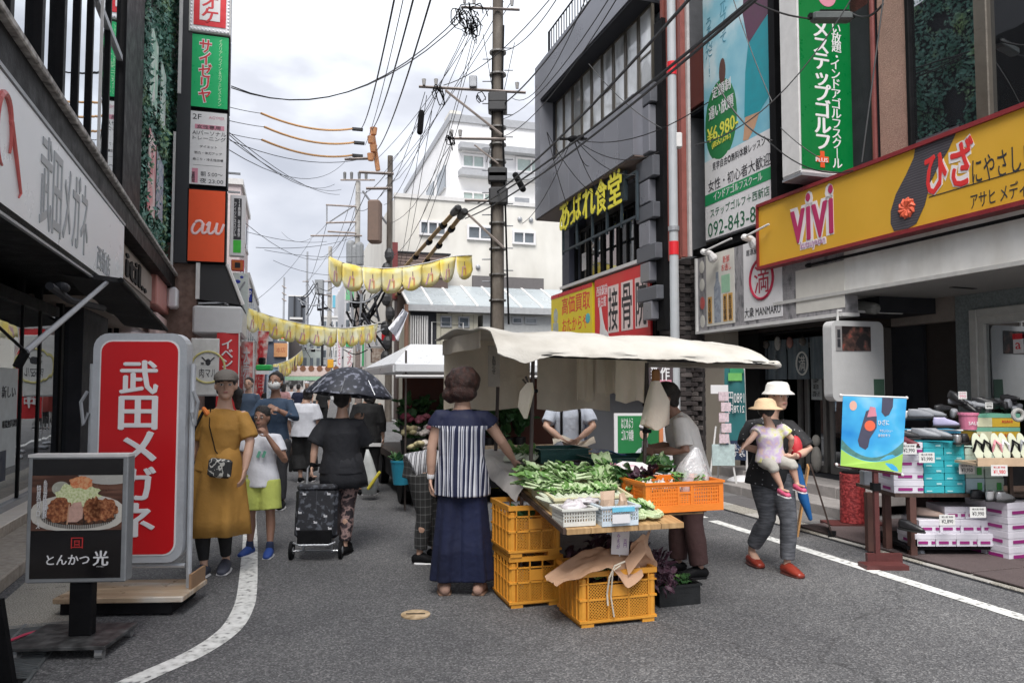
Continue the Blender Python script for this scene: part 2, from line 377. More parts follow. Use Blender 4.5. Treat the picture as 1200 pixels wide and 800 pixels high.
def bez(pts,n=6):
    o=[];P=[Vector(p) for p in pts]
    for i in range(len(P)-1):
        a=P[max(i-1,0)];b=P[i];c=P[i+1];d=P[min(i+2,len(P)-1)]
        for k in range(n):
            t=k/n; o.append(.5*((2*b)+(c-a)*t+(2*a-5*b+4*c-d)*t*t+(3*b-a-3*c+d)*t**3))
    o.append(P[-1]); return o
lp=[gp(x,y) for x,y in ((296,585),(293,640),(290,690),(284,716),(268,740),(232,765),(180,789),(118,815),(20,850))]
far=Vector(F.W((-.33,40,0))[:2]); lp=[far,Vector(F.W((-.33,16,0))[:2])]+lp
solo('road_line','','',band(bez(lp),.13,.008),paint,kind='structure')
g=band([(4.40,2.0),(4.38,7.0)],.12,.008); solo('road_line','','',g,paint,fr=F,kind='structure')
g=band([(4.38,7.17),(4.36,40)],.12,.008); solo('road_line','','',g,paint,fr=F,kind='structure')
# small round cover in the road
c=gp(487,721); t=Th('valve_cover','small tan round valve cover set in the asphalt in front of the stall','valve cover',world=(c.x,c.y,0))
t.p('cover',G().cyl(0,0,.004,.012,.092,seg=24),M('tan_iron',(0,0,0),.7,var=.2,scale=30,build=noise_ramp(20,[(.3,(.30,.2,.1)),(.7,(.55,.42,.27))])))
t.p('slot',G().box(-.06,.06,-.008,.008,.0125,.014),black); 
# ---------------------------------------------------------------- left kerb, gutter, steps
stone_tan=M('tan_stone',(0,0,0),.8,var=.15,scale=6,bump=.12,build=noise_ramp(18,[(.3,(.30,.26,.22)),(.7,(.44,.39,.33))],detail=8))
tile_cream=M('cream_tile',(.78,.71,.63),.5,var=.07,scale=3,bump=.04)
gravelc=M('gravel_concrete',(0,0,0),.9,var=.12,scale=4,bump=.3,bscale=150,build=noise_ramp(120,[(.35,(.16,.15,.13)),(.5,(.32,.30,.26)),(.65,(.46,.43,.38))],detail=2))
g=G(); 
gut=bpy.data.objects.new('gutter',None); COL.objects.link(gut); gut['kind']='structure'; gut.location=L.W((-1.2,3,0)); gut.rotation_euler=(0,0,L.a)
def gpart(name,me,loc,parent=gut): 
    o=bpy.data.objects.new(name,me); COL.objects.link(o); o.parent=parent; o.location=loc; return o
gcov=G().box(-.28,.28,0,.94,.001,.016,bev=.006).mesh('gutter_cover',gravelc)
for i in range(1,14): gpart('gutter_cover',gcov,(-.04,2.16+(i-1)*.95,0))
gg=G(); 
for i in range(30): gg.box(-.25,.25,i*.027,i*.027+.011,.004,.017)
for x in (-.26,0,.25): gg.box(x-.008,x+.008,0,.81,.003,.0185)
for k in range(2): gpart('grating',gg.mesh('grating',M('galvanised',(.2,.215,.22),.5,metal=.6)),(-.04,1.42-.84*k,0))
gpart('grating_pit',G().box(-.27,.27,-.36,2.14,.0005,.002).mesh('grating_pit',black),(-.04,0,0))
st=bpy.data.objects.new('shop_step',None); COL.objects.link(st); st['kind']='structure'; st.location=L.W((-1.6,0,0)); st.rotation_euler=(0,0,L.a)
km=G().box(-.44,0,.004,.886,0,.11,bev=.012).mesh('kerb_stone',stone_tan)
for i in range(19): gpart('kerb_stone',km,(0,i*.89+.3,0),st)
tm=G().box(-.3,0,.003,.297,.1,.2,bev=.004).mesh('tile',tile_cream)
gpart('tile_bed',G().box(-3,-.44,0,17.4,.0,.192).mesh('tile_bed',stone_tan),(0,0,0),st)
for i in range(44):
    for j in range(2):
        gpart('tile',tm,(-.445-j*.302,i*.3+1.2,random.uniform(-.001,.001)),st)
# ---------------------------------------------------------------- right pavement
paver_m=[M('paver_%s'%n,(0,0,0),.85,var=.15,scale=9,bump=.15,build=noise_ramp(40,[(.3,tuple(v*.75 for v in c)),(.7,c)],detail=6)) for n,c in (('grey',(.15,.145,.145)),('dull',(.18,.17,.165)),('dark',(.115,.108,.11)))]
pv=bpy.data.objects.new('pavement',None); COL.objects.link(pv); pv['kind']='structure'; pv.location=F.W((4.9,0,0)); pv.rotation_euler=(0,0,F.a)
gpart('paving_bed',G().box(-.02,4,-3,16.2,.0,.006).mesh('paving_bed',dark),(0,0,0),pv)
gpart('paving_far',G().box(-.02,1.6,29.5,80,.0,.02).mesh('paving_far',paver_m[0]),(0,0,0),pv)
pms=[G().box(.004,.446,.004,.296,.006,.026,bev=.006).mesh('paving_slab',m) for m in paver_m]
pmg=[G().box(.004,.28,.004,.596,.006,.022,bev=.006).mesh('gutter_slab',m) for m in (concrete,gravelc)]
for i in range(22): gpart('gutter_slab',pmg[i%2],(0,3+i*.6,0),pv)
for j in range(5):
    for i in range(30):
        s=3.3+i*.3
        if j>2 and s>5 and False: continue
        if j*.45+.29>.9 and 6.6<s<9: continue
        gpart('paving_slab',pms[random.choice((0,0,1,2))],(.29+j*.45+0,s+(j%2)*.15,random.uniform(-.002,.002)),pv)
# restaurant steps
rs=bpy.data.objects.new('restaurant_step',None); COL.objects.link(rs); rs['kind']='structure'; rs.location=F.W((5.65,6.55,0)); rs.rotation_euler=(0,0,F.a)
sm_=G().box(0,.5,.004,.596,0,.14,bev=.01).mesh('step_stone',M('step_stone',(.27,.25,.24),.8,var=.2,scale=8,bump=.12))
for i in range(5): gpart('step_stone',sm_,(0,i*.6,0),rs); gpart('step_stone',sm_,(.45,i*.6,.13),rs)
gpart('porch_floor',G().box(.9,3,0,3,0,.262).mesh('porch_floor',dark),(0,0,0),rs)
# ================================================================ LEFT BUILDINGS
def sx(fr,x,y,t): return fr.side(x,y,t)[0]
def sz(fr,x,y,t): return fr.side(x,y,t)[1]
wallL=-1.78
S_col0=sx(L,140,100,wallL); S_col1=sx(L,163,100,wallL); S_ivy1=sx(L,207,100,wallL)
S_sign1=sx(L,147,300,-1.54)
ledge_z=3.80
marble=M('weathered_ledge',(0,0,0),.7,var=.15,scale=8,build=noise_ramp(14,[(.3,(.12,.115,.11)),(.5,(.36,.34,.32)),(.65,(.55,.53,.5))],detail=9))
T=Th('optician_building','black framed shop building with tall upper windows above the white fascia sign','building',org=(wallL,0,0),fr=L)
T.p('wall',G().box(-8,-6,-1,S_ivy1,0,9.5).box(-8,wallL-.35,S_col0,S_col1,0,9.5).box(-8,wallL-.35,-1.2,-1,0,9.5),dark)
T.p('column',G().box(wallL-.35,wallL+.06,S_col0+.05,S_col1,ledge_z+.1,9.5,bev=.02),black)
T.p('floor_slab',G().box(-6,wallL-.3,-1,S_ivy1,2.75,3.3),dark)
T.p('ledge',G().box(wallL-.3,-1.5,-1,sx(L,219,346,-1.5),ledge_z,ledge_z+.06,bev=.01),marble)
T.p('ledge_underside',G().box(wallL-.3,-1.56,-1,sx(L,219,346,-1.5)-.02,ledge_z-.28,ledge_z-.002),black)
# mullions and panes
mx_=[-.9]+[sx(L,x,110,wallL) for x in (-60,0,39,66,88,104,125)]+[S_col0]
zs=[ledge_z+.1,6.0,8.2,9.5]
for i,s in enumerate(mx_[1:-1]):
    wd=.055 if i<4 else .04
    T.p('mullion',G().box(wallL-.1,wallL+.06 if i<4 else wallL+.03,s-wd,s+wd,ledge_z+.1,9.5,bev=.008),black)
for z in zs[1:-1]: T.p('transom',G().box(wallL-.06,wallL+.03,-1,S_col0,z-.04,z+.04),grey)
T.p('thin_rail',G().box(wallL+.05,wallL+.08,sx(L,110,100,wallL)-.015,sx(L,110,100,wallL)+.015,ledge_z+.1,12),offwhite)
for a,b in zip(mx_[:-1],mx_[1:]):
    for z0,z1 in zip(zs[:-1],zs[1:]): T.p('pane',G().box(wallL-.02,wallL-.005,a+.02,b-.02,z0+.045,z1-.045),glassmat('tall_window_glass',refl=.5,see=.35))
T.p('blind',G().box(wallL-.5,wallL-.48,-1,sx(L,104,110,wallL),ledge_z,12),M('pale_blind',(.5,.52,.55),.8))
# shop front under the sign
sfT=-2.3
T.p('soffit',G().box(-6,-1.56,-1,S_sign1,2.58,2.64),black)
xs_fr=[(-40,.05),(22,.035),(43,.05),(69,.12),(93,.04),(112,.05),(135,.07)]
prev=-.9
for x,wd in xs_fr:
    s=sx(L,x,500,sfT); T.p('shopfront_post',G().box(sfT-.06,sfT+.015,s-wd*.6,s+wd*.6,.2,2.58,bev=.006),black)
    if s-prev>.2: T.p('shop_pane',G().box(sfT-.012,sfT,prev+.05,s-wd-.005,.26,2.3),glass)
    prev=s+wd
T.p('head_rail',G().box(sfT-.06,sfT+.04,-1,S_sign1,2.3,2.42),black); T.p('sill_rail',G().box(sfT-.05,sfT+.045,-1,prev,.2,.26),grey)
T.p('interior_wall',G().box(-5.9,-5.8,-1,S_ivy1,.2,2.58),M('warm_wall',(.16,.14,.12),.8)); T.p('interior_floor',G().box(-6,sfT-.08,-1,S_ivy1,.193,.2),M('wood_floor',(.12,.08,.05),.5))
s=sx(L,8,470,sfT)
p=T.p('window_poster',G().box(sfT+.004,sfT+.009,3.2,sx(L,19,470,sfT),.62,1.62),M('poster_paper',(.50,.54,.55),.6))
lettering(T,'新しい',"L",sx(L,10,430,sfT),1.38,.45,.12,sfT,.0095,dark,parent=p); lettering(T,'眼鏡無料調整',"L",sx(L,10,510,sfT),1.06,.5,.08,sfT,.0095,dark,parent=p)
g=G(); s0=sx(L,-3,540,sfT); g.box(sfT+.003,sfT+.01,s0-.2,s0+.23,.5,.8); T.p('window_poster',g,M('navy_print',(.02,.03,.06),.5))
# arm, pole and cloth of the folded awning
T.p('sign_bracket',G().tube([L.loc(at(58,335,6.3)),L.loc(at(82,352,7.0)),L.loc(at(121,361,8.2))],.035,8),dark)
T.p('bracket_head',G().ell(L.loc(at(72,337,6.6)),(.07,.10,.05)),dark)
T.p('downpipe',G().tube([(wallL+.05,S_ivy1-.1,3.9),(wallL+.05,S_ivy1-.1,12)],.035,8),offwhite)
a=Th('folded_awning','black folded awning hanging below the white fascia, propped by a grey pole','awning',org=(-1.6,S_sign1-2,2.5),fr=L)
s0=sx(L,128,328,-1.4); s1=sx(L,186,386,-1.4); z0=sz(L,128,328,-1.4); z1=sz(L,186,386,-1.4)
a.p('cloth',G().sheet(lambda u,v:(-1.3-.55*v,s0+(s1-s0)*u,z0-.0+(z1-z0)*u+.06*v+.02*sin(u*19)),14,4,.05),M('black_canvas',(.018,.018,.02),.8,var=.3,scale=20,bump=.2))
a.p('front_bar',G().tube([(-1.29,s0-.02,z0),(-1.29,s1,z1)],.03,8),black)
pA=L.loc(at(125,331,sum(L.W((-1.3,s0,0))[1:2]))); pB=L.loc(at(30,412,4.9))
a.p('prop_pole',G().tube([pA,pB],.022,8),grey); 
for q in ((-.02,),): a.p('tie_rod',G().tube([pB,L.loc(at(-10,375,4.4))],.01,6).tube([pB,L.loc(at(20,430,4.9))],.03,6),black)
# white fascia sign
T=Th('optician_fascia','long white fascia sign with raised grey lettering and red glasses mark','sign',org=(-1.56,-1,2.64),fr=L)
T.p('panel',G().box(-2.2,-1.56,-1,S_sign1,2.58,3.5,bev=.01),M('white_sign',(.78,.80,.82),.35,var=.03,scale=2,bump=0)); 
T.p('edge_strip',G().box(-1.575,-1.548,-1,S_sign1-.004,2.56,2.58).box(-1.575,-1.548,-1,S_sign1-.004,3.5,3.53),grey)
gl=M('grey_letters',(.36,.38,.40),.45)
def lbox(x0,x1): return sx(L,x0,200,-1.54),sx(L,x1,200,-1.54)
a0,a1=lbox(51,107); lettering(T,'武田メガネ','L',(a0+a1)/2,3.06,(a1-a0),.74,-1.56,.0,gl,bold=.012,depth=.008)
a0,a1=lbox(119,134); lettering(T,'西新店','L',(a0+a1)/2,2.82,(a1-a0),.26,-1.56,.0,gl,bold=.01,depth=.008)
g=G(); redl=M('red_letters',(.55,.12,.11),.4); c0=sx(L,8,160,-1.54)
g.limb([(-1.552,c0-.02+.16*cos(th),3.12+.24*sin(th)) for th in [i*2*PI/22-.5 for i in range(19)]],[.008+.016*abs(sin(i/18*PI)) for i in range(19)],6,dome=False)
g.limb([(-1.552,c0+.12,3.22),(-1.552,c0+.26,3.02),(-1.552,c0+.40,2.80),(-1.552,c0+.36,2.76)],[.02,.015,.010,.006],6)
T.p('glasses_mark',g,redl)
# ---- ivy clad bay
T=Th('ivy_bay','building bay clad in artificial ivy with narrow pastel poster panels','building',org=(wallL,S_col1,0),fr=L)
T.p('wall',G().box(-8,wallL-.08,S_col1+.01,S_ivy1+1.5,2.7,11.5),dark)
pm=[M('poster_mint',(0,0,0),.5,build=noise_ramp(4,[(.4,(.62,.72,.64)),(.55,(.22,.5,.36)),(.62,(.7,.7,.66))],stretch=(1,.6,.4))),M('poster_pale',(0,0,0),.5,build=noise_ramp(5,[(.4,(.5,.66,.6)),(.6,(.7,.75,.7))])),
    M('poster_rose',(0,0,0),.5,build=noise_ramp(4,[(.4,(.75,.62,.6)),(.6,(.62,.2,.22))],stretch=(1,.6,.5))),M('poster_blue',(0,0,0),.5,build=noise_ramp(7,[(.4,(.5,.55,.6)),(.55,(.12,.22,.36)),(.6,(.65,.63,.62))]))]
panels=[(174,183,15,120,0),(186,192,60,145,1),(171,180,138,245,2),(181,189,168,252,3)]
prx=[]
for x0,x1,y0,y1,k in panels:
    a=sx(L,x0,(y0+y1)/2,wallL+.0); b=sx(L,x1,(y0+y1)/2,wallL); zt=sz(L,x0,y0+6,wallL); zb=sz(L,x0,y1,wallL)
    prx.append((a,b,zb,zt)); q=T.p('poster_frame',G().box(wallL-.06,wallL+.03,a-.05,b+.05,zb-.05,zt+.05),black)
    T.p('poster_panel',G().box(wallL+.031,wallL+.04,a,b,zb,zt),pm[k],parent=q)
g=G(); leafm=M('ivy_leaf',(0,0,0),.6,var=.2,scale=3,bump=0,build=noise_ramp(1.3,[(.32,(.05,.12,.05)),(.45,(.07,.21,.16)),(.55,(.14,.29,.24)),(.68,(.24,.38,.15))],detail=5,stretch=(1,1,.7)))
A0,A1=S_col1+.1,S_ivy1-.2
def leaf(g,p,s,n):
    q=Matrix.Rotation(random.uniform(0,6.3),3,'X')@Matrix.Rotation(random.uniform(-.9,.9),3,'Y'); q=Matrix.Rotation(n,3,'Z')@q
    v=[Vector(a)*s for a in ((0,0,0),(.012,.35,.42),(.03,0,1),(.012,-.35,.42))]
    g.add([tuple(Vector(p)+q@a) for a in v],[(0,1,2),(0,2,3)])
for i in range(15000):
    s=random.uniform(A0,A1); z=random.uniform(3.95,11.5); k=noise.noise((s*1.1,z*.9,3))
    if k<-.38: continue
    if any(a-.02<s<b+.02 and c<z<d for a,b,c,d in prx) and random.random()<.97: continue
    leaf(g,(wallL-.05+random.random()*.12+max(0,k)*.15,s,z),random.uniform(.05,.13),0)
T.p('ivy',g,leafm,kind='stuff')
# stair rail running down across the ivy, end rail
T.p('rail',G().tube([L.loc(at(182,-10,L.W((wallL,(A0+A1)/2,0)).y)),L.loc(at(223,152,L.W((wallL,S_ivy1+1.2,0)).y))],.035,6),offwhite)
# ---- slatted fascia and salmon fascia under the ledge
tF=-1.75
a0=S_sign1+.15; a1=sx(L,178,330,tF); zt=sz(L,147,290,tF); zb=sz(L,147,327,tF)
T=Th('slatted_fascia','beige slatted fascia with dark square logo and letters beside the white fascia','sign',org=(tF,a0,zb),fr=L)
bei=M('beige_slat',(.36,.30,.26),.6)
T.p('backing',G().box(tF-.4,tF-.02,a0,a1,zb-.3,zt+.3),M('brown_panel',(.16,.13,.11),.6))
n=16
sl=G().box(tF-.018,tF,a0,a1,0,.028).mesh('slat',bei,(tF,a0,zb))
for i in range(n): T.piece('slat',G().box(tF-.018,tF,a0,a1,zb+(zt-zb)*i/n,zb+(zt-zb)*i/n+.032).mesh('slat',bei,T.org),(tF,a0,zb))
zc=(zb+zt)/2; lettering(T,'回','L',a0+(a1-a0)*.13,zc,(a1-a0)*.16,.36,tF,.002,black,bold=.03,depth=.02); lettering(T,'itil..','L',a0+(a1-a0)*.55,zc,(a1-a0)*.5,.36,tF,.002,black,bold=.04,depth=.02)
T.p('soffit_strip',G().box(tF-.3,tF+.1,a0,a1+.0,zb-.34,zb-.30),bei)
b0=a1+.05; b1=sx(L,212,360,tF); zt=sz(L,178,313,tF); zb=sz(L,178,350,tF)
T=Th('salmon_fascia','salmon pink fascia sign with a white square block and faint lettering','sign',org=(tF,b0,zb),fr=L)
T.p('panel',G().box(tF-.3,tF+.08,b0,b1,zb-.1,zt,bev=.02),M('salmon',(.52,.22,.19),.5,var=.12,scale=3))
c=b0+(b1-b0)*.33; T.p('white_block',G().box(tF+.08,tF+.28,c-.25,c+.45,zb+.02,zt-.12,bev=.04),white)
T.p('pale_panel',G().box(tF+.081,tF+.1,c+.7,b1-.1,zb-.08,zt-.1),M('pale_rose',(.66,.50,.47),.5)); lettering(T,'西新西口','L',(c+.7+b1)/2,(zb+zt)/2,(b1-c-.9)*.9,.35,tF,.101,redl)
T.p('lower_sign',G().box(tF-.1,tF+.05,b0+.5,b1,zb-.75,zb-.2,bev=.02),X('pale_rose'))
# lit shop interior below: dark doors, pink trimmed lights
a0=S_sign1; a1=sx(L,213,400,-1.9)
T=Th('arcade_shop','low shop front between the optician and the brown pillar with row of white lamps','building',org=(-1.9,a0,0),fr=L)
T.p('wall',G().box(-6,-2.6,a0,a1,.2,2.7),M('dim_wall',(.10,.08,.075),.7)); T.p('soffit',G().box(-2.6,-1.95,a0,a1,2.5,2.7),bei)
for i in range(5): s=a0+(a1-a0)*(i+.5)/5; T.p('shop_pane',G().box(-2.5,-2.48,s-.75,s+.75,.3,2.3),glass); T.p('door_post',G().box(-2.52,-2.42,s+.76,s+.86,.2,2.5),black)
lampm=M('lamp_glow',(1,1,1),.5,bump=0,var=0,Emission_Color=(.95,.9,1,1),Emission_Strength=2.5)
for i in range(7): s=sx(L,158+i*7.5,383,-2.2); T.p('lamp',G().ell((-2.2,s,2.36),(.06,.07,.05),8,6),lampm)
T.p('pink_trim',G().box(-2.35,-2.3,a0+2,a1,2.18,2.26),M('magenta',(.35,.03,.2),.5))
# ================================================================ PROJECTING SIGN STACK
qS=17.2
def fx(x,y,q=qS): return F.front(x,y,q)
tl,zt=fx(222,20); tr,_=fx(271,20)
T=Th('sign_tower_frame','tall black steel frame carrying the stack of projecting signs on the left facade','sign frame',org=(tl,qS,0),fr=F)
t0=fx(206,200)[0]
T.p('box',G().box(t0,fx(222,200)[0],qS-.02,qS+1.3,fx(215,308)[1],fx(215,-60)[1]),M('charcoal_sheet',(.022,.023,.028),.5,var=.1))
T.p('back_plate',G().box(fx(221,200)[0],tr-.02,qS+.05,qS+.09,fx(215,308)[1],fx(215,-60)[1]),black)
T.p('white_edge',G().box(t0-.06,t0-.01,qS-.03,qS+.02,fx(208,311)[1],fx(208,155)[1]).box(t0-.06+fx(4,0)[0]-fx(0,0)[0],t0-.01+.08,qS-.04,qS-.02,fx(208,110)[1],fx(208,-50)[1]),offwhite)
for y in (202,224): z=fx(280,y)[1]; T.p('stay_bar',G().box(tr,tr+.25,qS+.1,qS+.15,z-.02,z+.02),grey)
def psign(name,label,x0,x1,y0,y1,q,m,edge=black,dep=.35,bw=.03,cat='sign',dz=.015):
    a,z1=F.front(x0,y0,q); b,_=F.front(x1,y0,q); z0=F.front(x0,y1,q)[1]
    T=Th(name,label,cat,org=(a,q,z0),fr=F); T.p('case',G().box(a,b,q,q+dep,z0,z1,bev=.01),edge); T.p('face',G().box(a+bw,b-bw,q-dz,q-.001,z0+bw,z1-bw),m)
    T.b=(a,b,z0,z1,q-dz); return T
def wr(T,body,fx_,fz,fw,fh,m,vert=False,bold=.01,name='lettering',depth=.004,off=0,**k):
    a,b,z0,z1,D=T.b; return lettering(T,body,'C',a+(b-a)*fx_,z0+(z1-z0)*fz,(b-a)*fw,(z1-z0)*fh,D,off,m,bold=bold,vert=vert,depth=depth,name=name,**k)
signwhite=M('sign_white',(.72,.71,.72),.35,var=.03,bump=0); ink=M('ink',(.03,.03,.035),.5,var=0,bump=0)
signred=M('sign_red',(.62,.02,.03),.35,var=.05,bump=0); pink=M('print_pink',(.62,.25,.33),.5,var=0,bump=0)
T=psign('karaoke_sign','red and white sign with dotted white border topmost in the left stack',223,272,-52,36,qS-.05,M('dotted_white',(.78,.77,.8),.4),edge=offwhite)
a,b,z0,z1,D=T.b
T.p('red_field',G().box(a+.1,b-.1,D-.012,D,z0+.14,z1-.1),signred); T.p('white_field',G().box(a+.22,b-.22,D-.02,D-.012,z0+.26,z1-.2),signwhite)
T.b=(a,b,z0,z1,D-.02); wr(T,'カラオケ',.5,.50,.38,.74,M('letter_red',(.6,.03,.04),.4,var=0,bump=0),vert=True,bold=.03,shear=0)
bulb=G().ell((0,0,0),(.022,.015,.022),6,4).mesh('bulb',M('bulb_white',(.9,.9,.95),.3,var=0,bump=0))
for i in range(20):
    for x in (a+.05,b-.05): T.piece('bulb',bulb,(x,D-.004,z0+.06+i*(z1-z0-.1)/20))
for i in range(1,10): T.piece('bulb',bulb,(a+.05+i*(b-a-.1)/10,D-.004,z0+.06))
T=psign('green_restaurant_sign','bright green vertical sign with red white-edged katakana below the dotted sign',224,270,38,126,qS,M('sign_green',(.0,.42,.13),.35,var=.04,bump=0))
wr(T,'サイゼリヤ',.38,.5,.36,.86,signwhite,vert=True,bold=.075); wr(T,'サイゼリヤ',.38,.5,.32,.83,X('letter_red'),vert=True,bold=.025,off=.005,name='red_lettering'); wr(T,'イタリアンワイン&カフェレストラン',.76,.5,.09,.9,M('pale_green',(.5,.8,.5),.4,var=0,bump=0),vert=True)
T=psign('training_sign','white notice sign with pink bar and opening hours between green and orange signs',222,268,128,217,qS,signwhite)
wr(T,'2F',.2,.91,.22,.07,ink); wr(T,'AiGYMER',.7,.91,.4,.04,pink); 
a,b,z0,z1,D=T.b; T.p('pink_bar',G().box(a+.12,b-.08,D-.004,D,z0+(z1-z0)*.75,z0+(z1-z0)*.81),pink)
wr(T,'女性専用',.5,.78,.6,.05,ink,off=.005); wr(T,'AIパーソナル',.52,.70,.86,.06,ink,bold=0); wr(T,'トレーニング',.52,.63,.84,.055,ink,bold=0); wr(T,'ダイエット',.5,.52,.44,.035,ink,bold=0); wr(T,'筋力・体力アップ',.5,.435,.7,.035,ink,bold=0); wr(T,'肩こり・冷え性改善',.5,.35,.78,.035,ink,bold=0)
wr(T,'朝 5:00〜',.6,.16,.56,.065,ink,bold=0); wr(T,'夜 23:00',.6,.07,.6,.065,ink,bold=0); T.p('rule',G().box(a+.1,b-.1,D-.003,D,z0+(z1-z0)*.27,z0+(z1-z0)*.273),ink)
T.p('pink_block',G().box(a+.08,a+.2,D-.003,D,z0+.06,z0+.38),pink); wr(T,'営業時間',.135,.11,.09,.14,ink,vert=True,off=.004)
T=psign('orange_sign','plain orange sign with white script letters, lowest and largest of the left stack',220,266,220,307,qS-.03,M('sign_orange',(.80,.085,.015),.4,var=.03,bump=0))
# script letters a u drawn as strokes
a,b,z0,z1,D=T.b; W=b-a; H=z1-z0
def stroke(pts,r,n=5): 
    P=bez([Vector((x,z,0)) for x,z in pts],n); return [(a+W*p.x,D-.008,z0+H*p.y) for p in P],[(r,.006)]
g=G()
for pts in ([(.42,.50),(.36,.555),(.24,.55),(.14,.46),(.15,.40),(.24,.39),(.36,.46),(.42,.53),(.39,.43),(.42,.395),(.50,.42),(.56,.50)],[(.50,.50),(.58,.545),(.55,.43),(.58,.395),(.66,.41),(.74,.48),(.77,.545),(.74,.43),(.78,.395),(.86,.42),(.94,.53)]):
    P,r=stroke(pts,.026); g.limb(P,r,8,side=(.5,0,.86))
T.p('lettering',g,M('pale_pink_letter',(.85,.62,.62),.4,var=0,bump=0))
# brown pillar, slanting black hood and grey box below the stack
T=Th('brown_pillar_building','brown tiled building with black slanting hood and pale grey signboard box','building',org=(fx(212,400)[0],qS,0),fr=F)
brown=M('brown_tile',(0,0,0),.7,var=.15,scale=6,build=noise_ramp(9,[(.3,(.11,.065,.05)),(.7,(.20,.13,.105))]))
tA=fx(212,400)[0]; tB=fx(229,400)[0]
T.p('pillar',G().box(tA-3,tB,qS+.12,qS+8,0,fx(215,300)[1]+.3),brown)
T.p('upper_wall',G().box(tA-6,tB-.5,qS+1.4,qS+12,4,13),M('dull_plaster',(.25,.24,.24),.8))
T.p('pillar_strip',G().box(tB-.02,tB+.06,qS-.02,qS+.11,fx(228,350)[1],fx(228,306)[1]),offwhite)
t1,z1=fx(231,308); t2,_=fx(265,308); t3,zb=fx(283,357)
T.p('hood',G().add([(t1,qS+.05,z1),(t2,qS+.05,z1),(t3,qS+.05,zb),(t1,qS+.05,zb+.1),(t1,qS+2.2,z1),(t2,qS+2.2,z1),(t3,qS+2.2,zb),(t1,qS+2.2,zb+.1)],[(3,2,1,0),(4,5,6,7),(0,1,5,4),(1,2,6,5),(2,3,7,6),(3,0,4,7)]),M('hood_black',(.02,.02,.022),.55))
T.p('hood_edge',G().tube([(t2+.02,qS,z1),(t3+.03,qS,zb)],.04,6),offwhite)
a,b=fx(226,375)[0],fx(284,375)[0]; z0,z1=fx(226,391)[1],fx(226,358)[1]
T.p('signboard_box',G().box(a,b,qS-.1,qS+2,z0,z1,bev=.04),M('pale_grey_board',(.52,.53,.54),.4,var=.04)); T.p('clutter',G().tube([(a+.1,qS,z1+.05),(a+.6,qS+.1,z1+.1),(b-.3,qS,z1+.04)],.02,5).tube([(a,qS+.3,z1+.12),(b-.1,qS+.3,z1+.03)],.015,5),grey)
T.p('shopfront',G().box(tB-1,tB+.3,qS+2.2,qS+6,0,z0),dark)
# round logo board
T=psign('meat_shop_sign','cream board with yellow ring and small bull head, behind the red banner',224,257,396,464,qS-1.2,M('cream_board',(.60,.60,.58),.5),edge=offwhite,dep=.1)
a,b,z0,z1,D=T.b; cx_=a+(b-a)*.62; cz=z0+(z1-z0)*.5; R_=(z1-z0)*.27
ylw=M('ring_yellow',(.55,.5,.2),.5,var=0,bump=0)
T.p('ring',G().tube([(cx_+R_*cos(i*PI/18),D-.004,cz+R_*sin(i*PI/18)) for i in range(37)],.02,6),ylw)
wr(T,'肉マル',.62,.40,.62,.16,ink); wr(T,'東京',.5,.56,.3,.05,ink); T.p('bull_head',G().tube([(cx_-.12,D-.004,cz+.2),(cx_-.05,D-.004,cz+.13),(cx_+.05,D-.004,cz+.13),(cx_+.12,D-.004,cz+.2)],.012,5).ell((cx_,D-.003,cz+.1),(.05,.004,.07),8,6),ink)
# narrow signs further along the left side
T=psign('gym_sign','narrow black and green vertical gym sign with dotted white edge further down the left side',270,288,228,300,26,signwhite,edge=offwhite,dep=.2)
a,b,z0,z1,D=T.b; T.p('black_field',G().box(a+.12,b-.12,D-.01,D,z0+(z1-z0)*.27,z1-.12),ink); T.p('green_field',G().box(a+.12,b-.12,D-.01,D,z0+.12,z0+(z1-z0)*.26),M('lime_green',(.06,.5,.05),.4))
wr(T,'24時間 年中無休',.6,.62,.16,.62,signwhite,vert=True,off=.011,bold=.03); wr(T,'フィットネスジム',.34,.6,.16,.55,signwhite,vert=True,off=.011,bold=.02)
T=psign('orange_square_sign','small orange square sign with dark centre under the narrow gym sign',271,286,304,317,27,M('soft_orange',(.75,.2,.06),.5),edge=signred,dep=.15); a,b,z0,z1,D=T.b; T.p('centre',G().box(a+.12,b-.12,D-.01,D,z0+.1,z1-.1),ink)
T=psign('blue_flourish_sign','pale tall signboard with blue dots and grey stroke on the left side',273,292,319,396,28,M('pale_mint_board',(.58,.64,.61),.5),edge=offwhite,dep=.2)
a,b,z0,z1,D=T.b; bl=M('blue_print',(.03,.05,.35),.5,var=0,bump=0)
T.p('blue_mark',G().ell((a+(b-a)*.3,D,z0+(z1-z0)*.86),(.1,.01,.07),8,6).ell((a+(b-a)*.55,D,z0+(z1-z0)*.93),(.06,.01,.05),8,6),bl); T.p('grey_stroke',G().tube([(a+(b-a)*.3,D,z0+(z1-z0)*.68),(a+(b-a)*.75,D,z0+(z1-z0)*.86)],.03,6),grey)
T=psign('parking_sign','dark blue square parking sign low on the pale building left of the street',291,296,338,354,36,M('parking_blue',(.01,.03,.28),.4,var=0),dep=.15); wr(T,'P',.5,.6,.5,.5,signwhite)
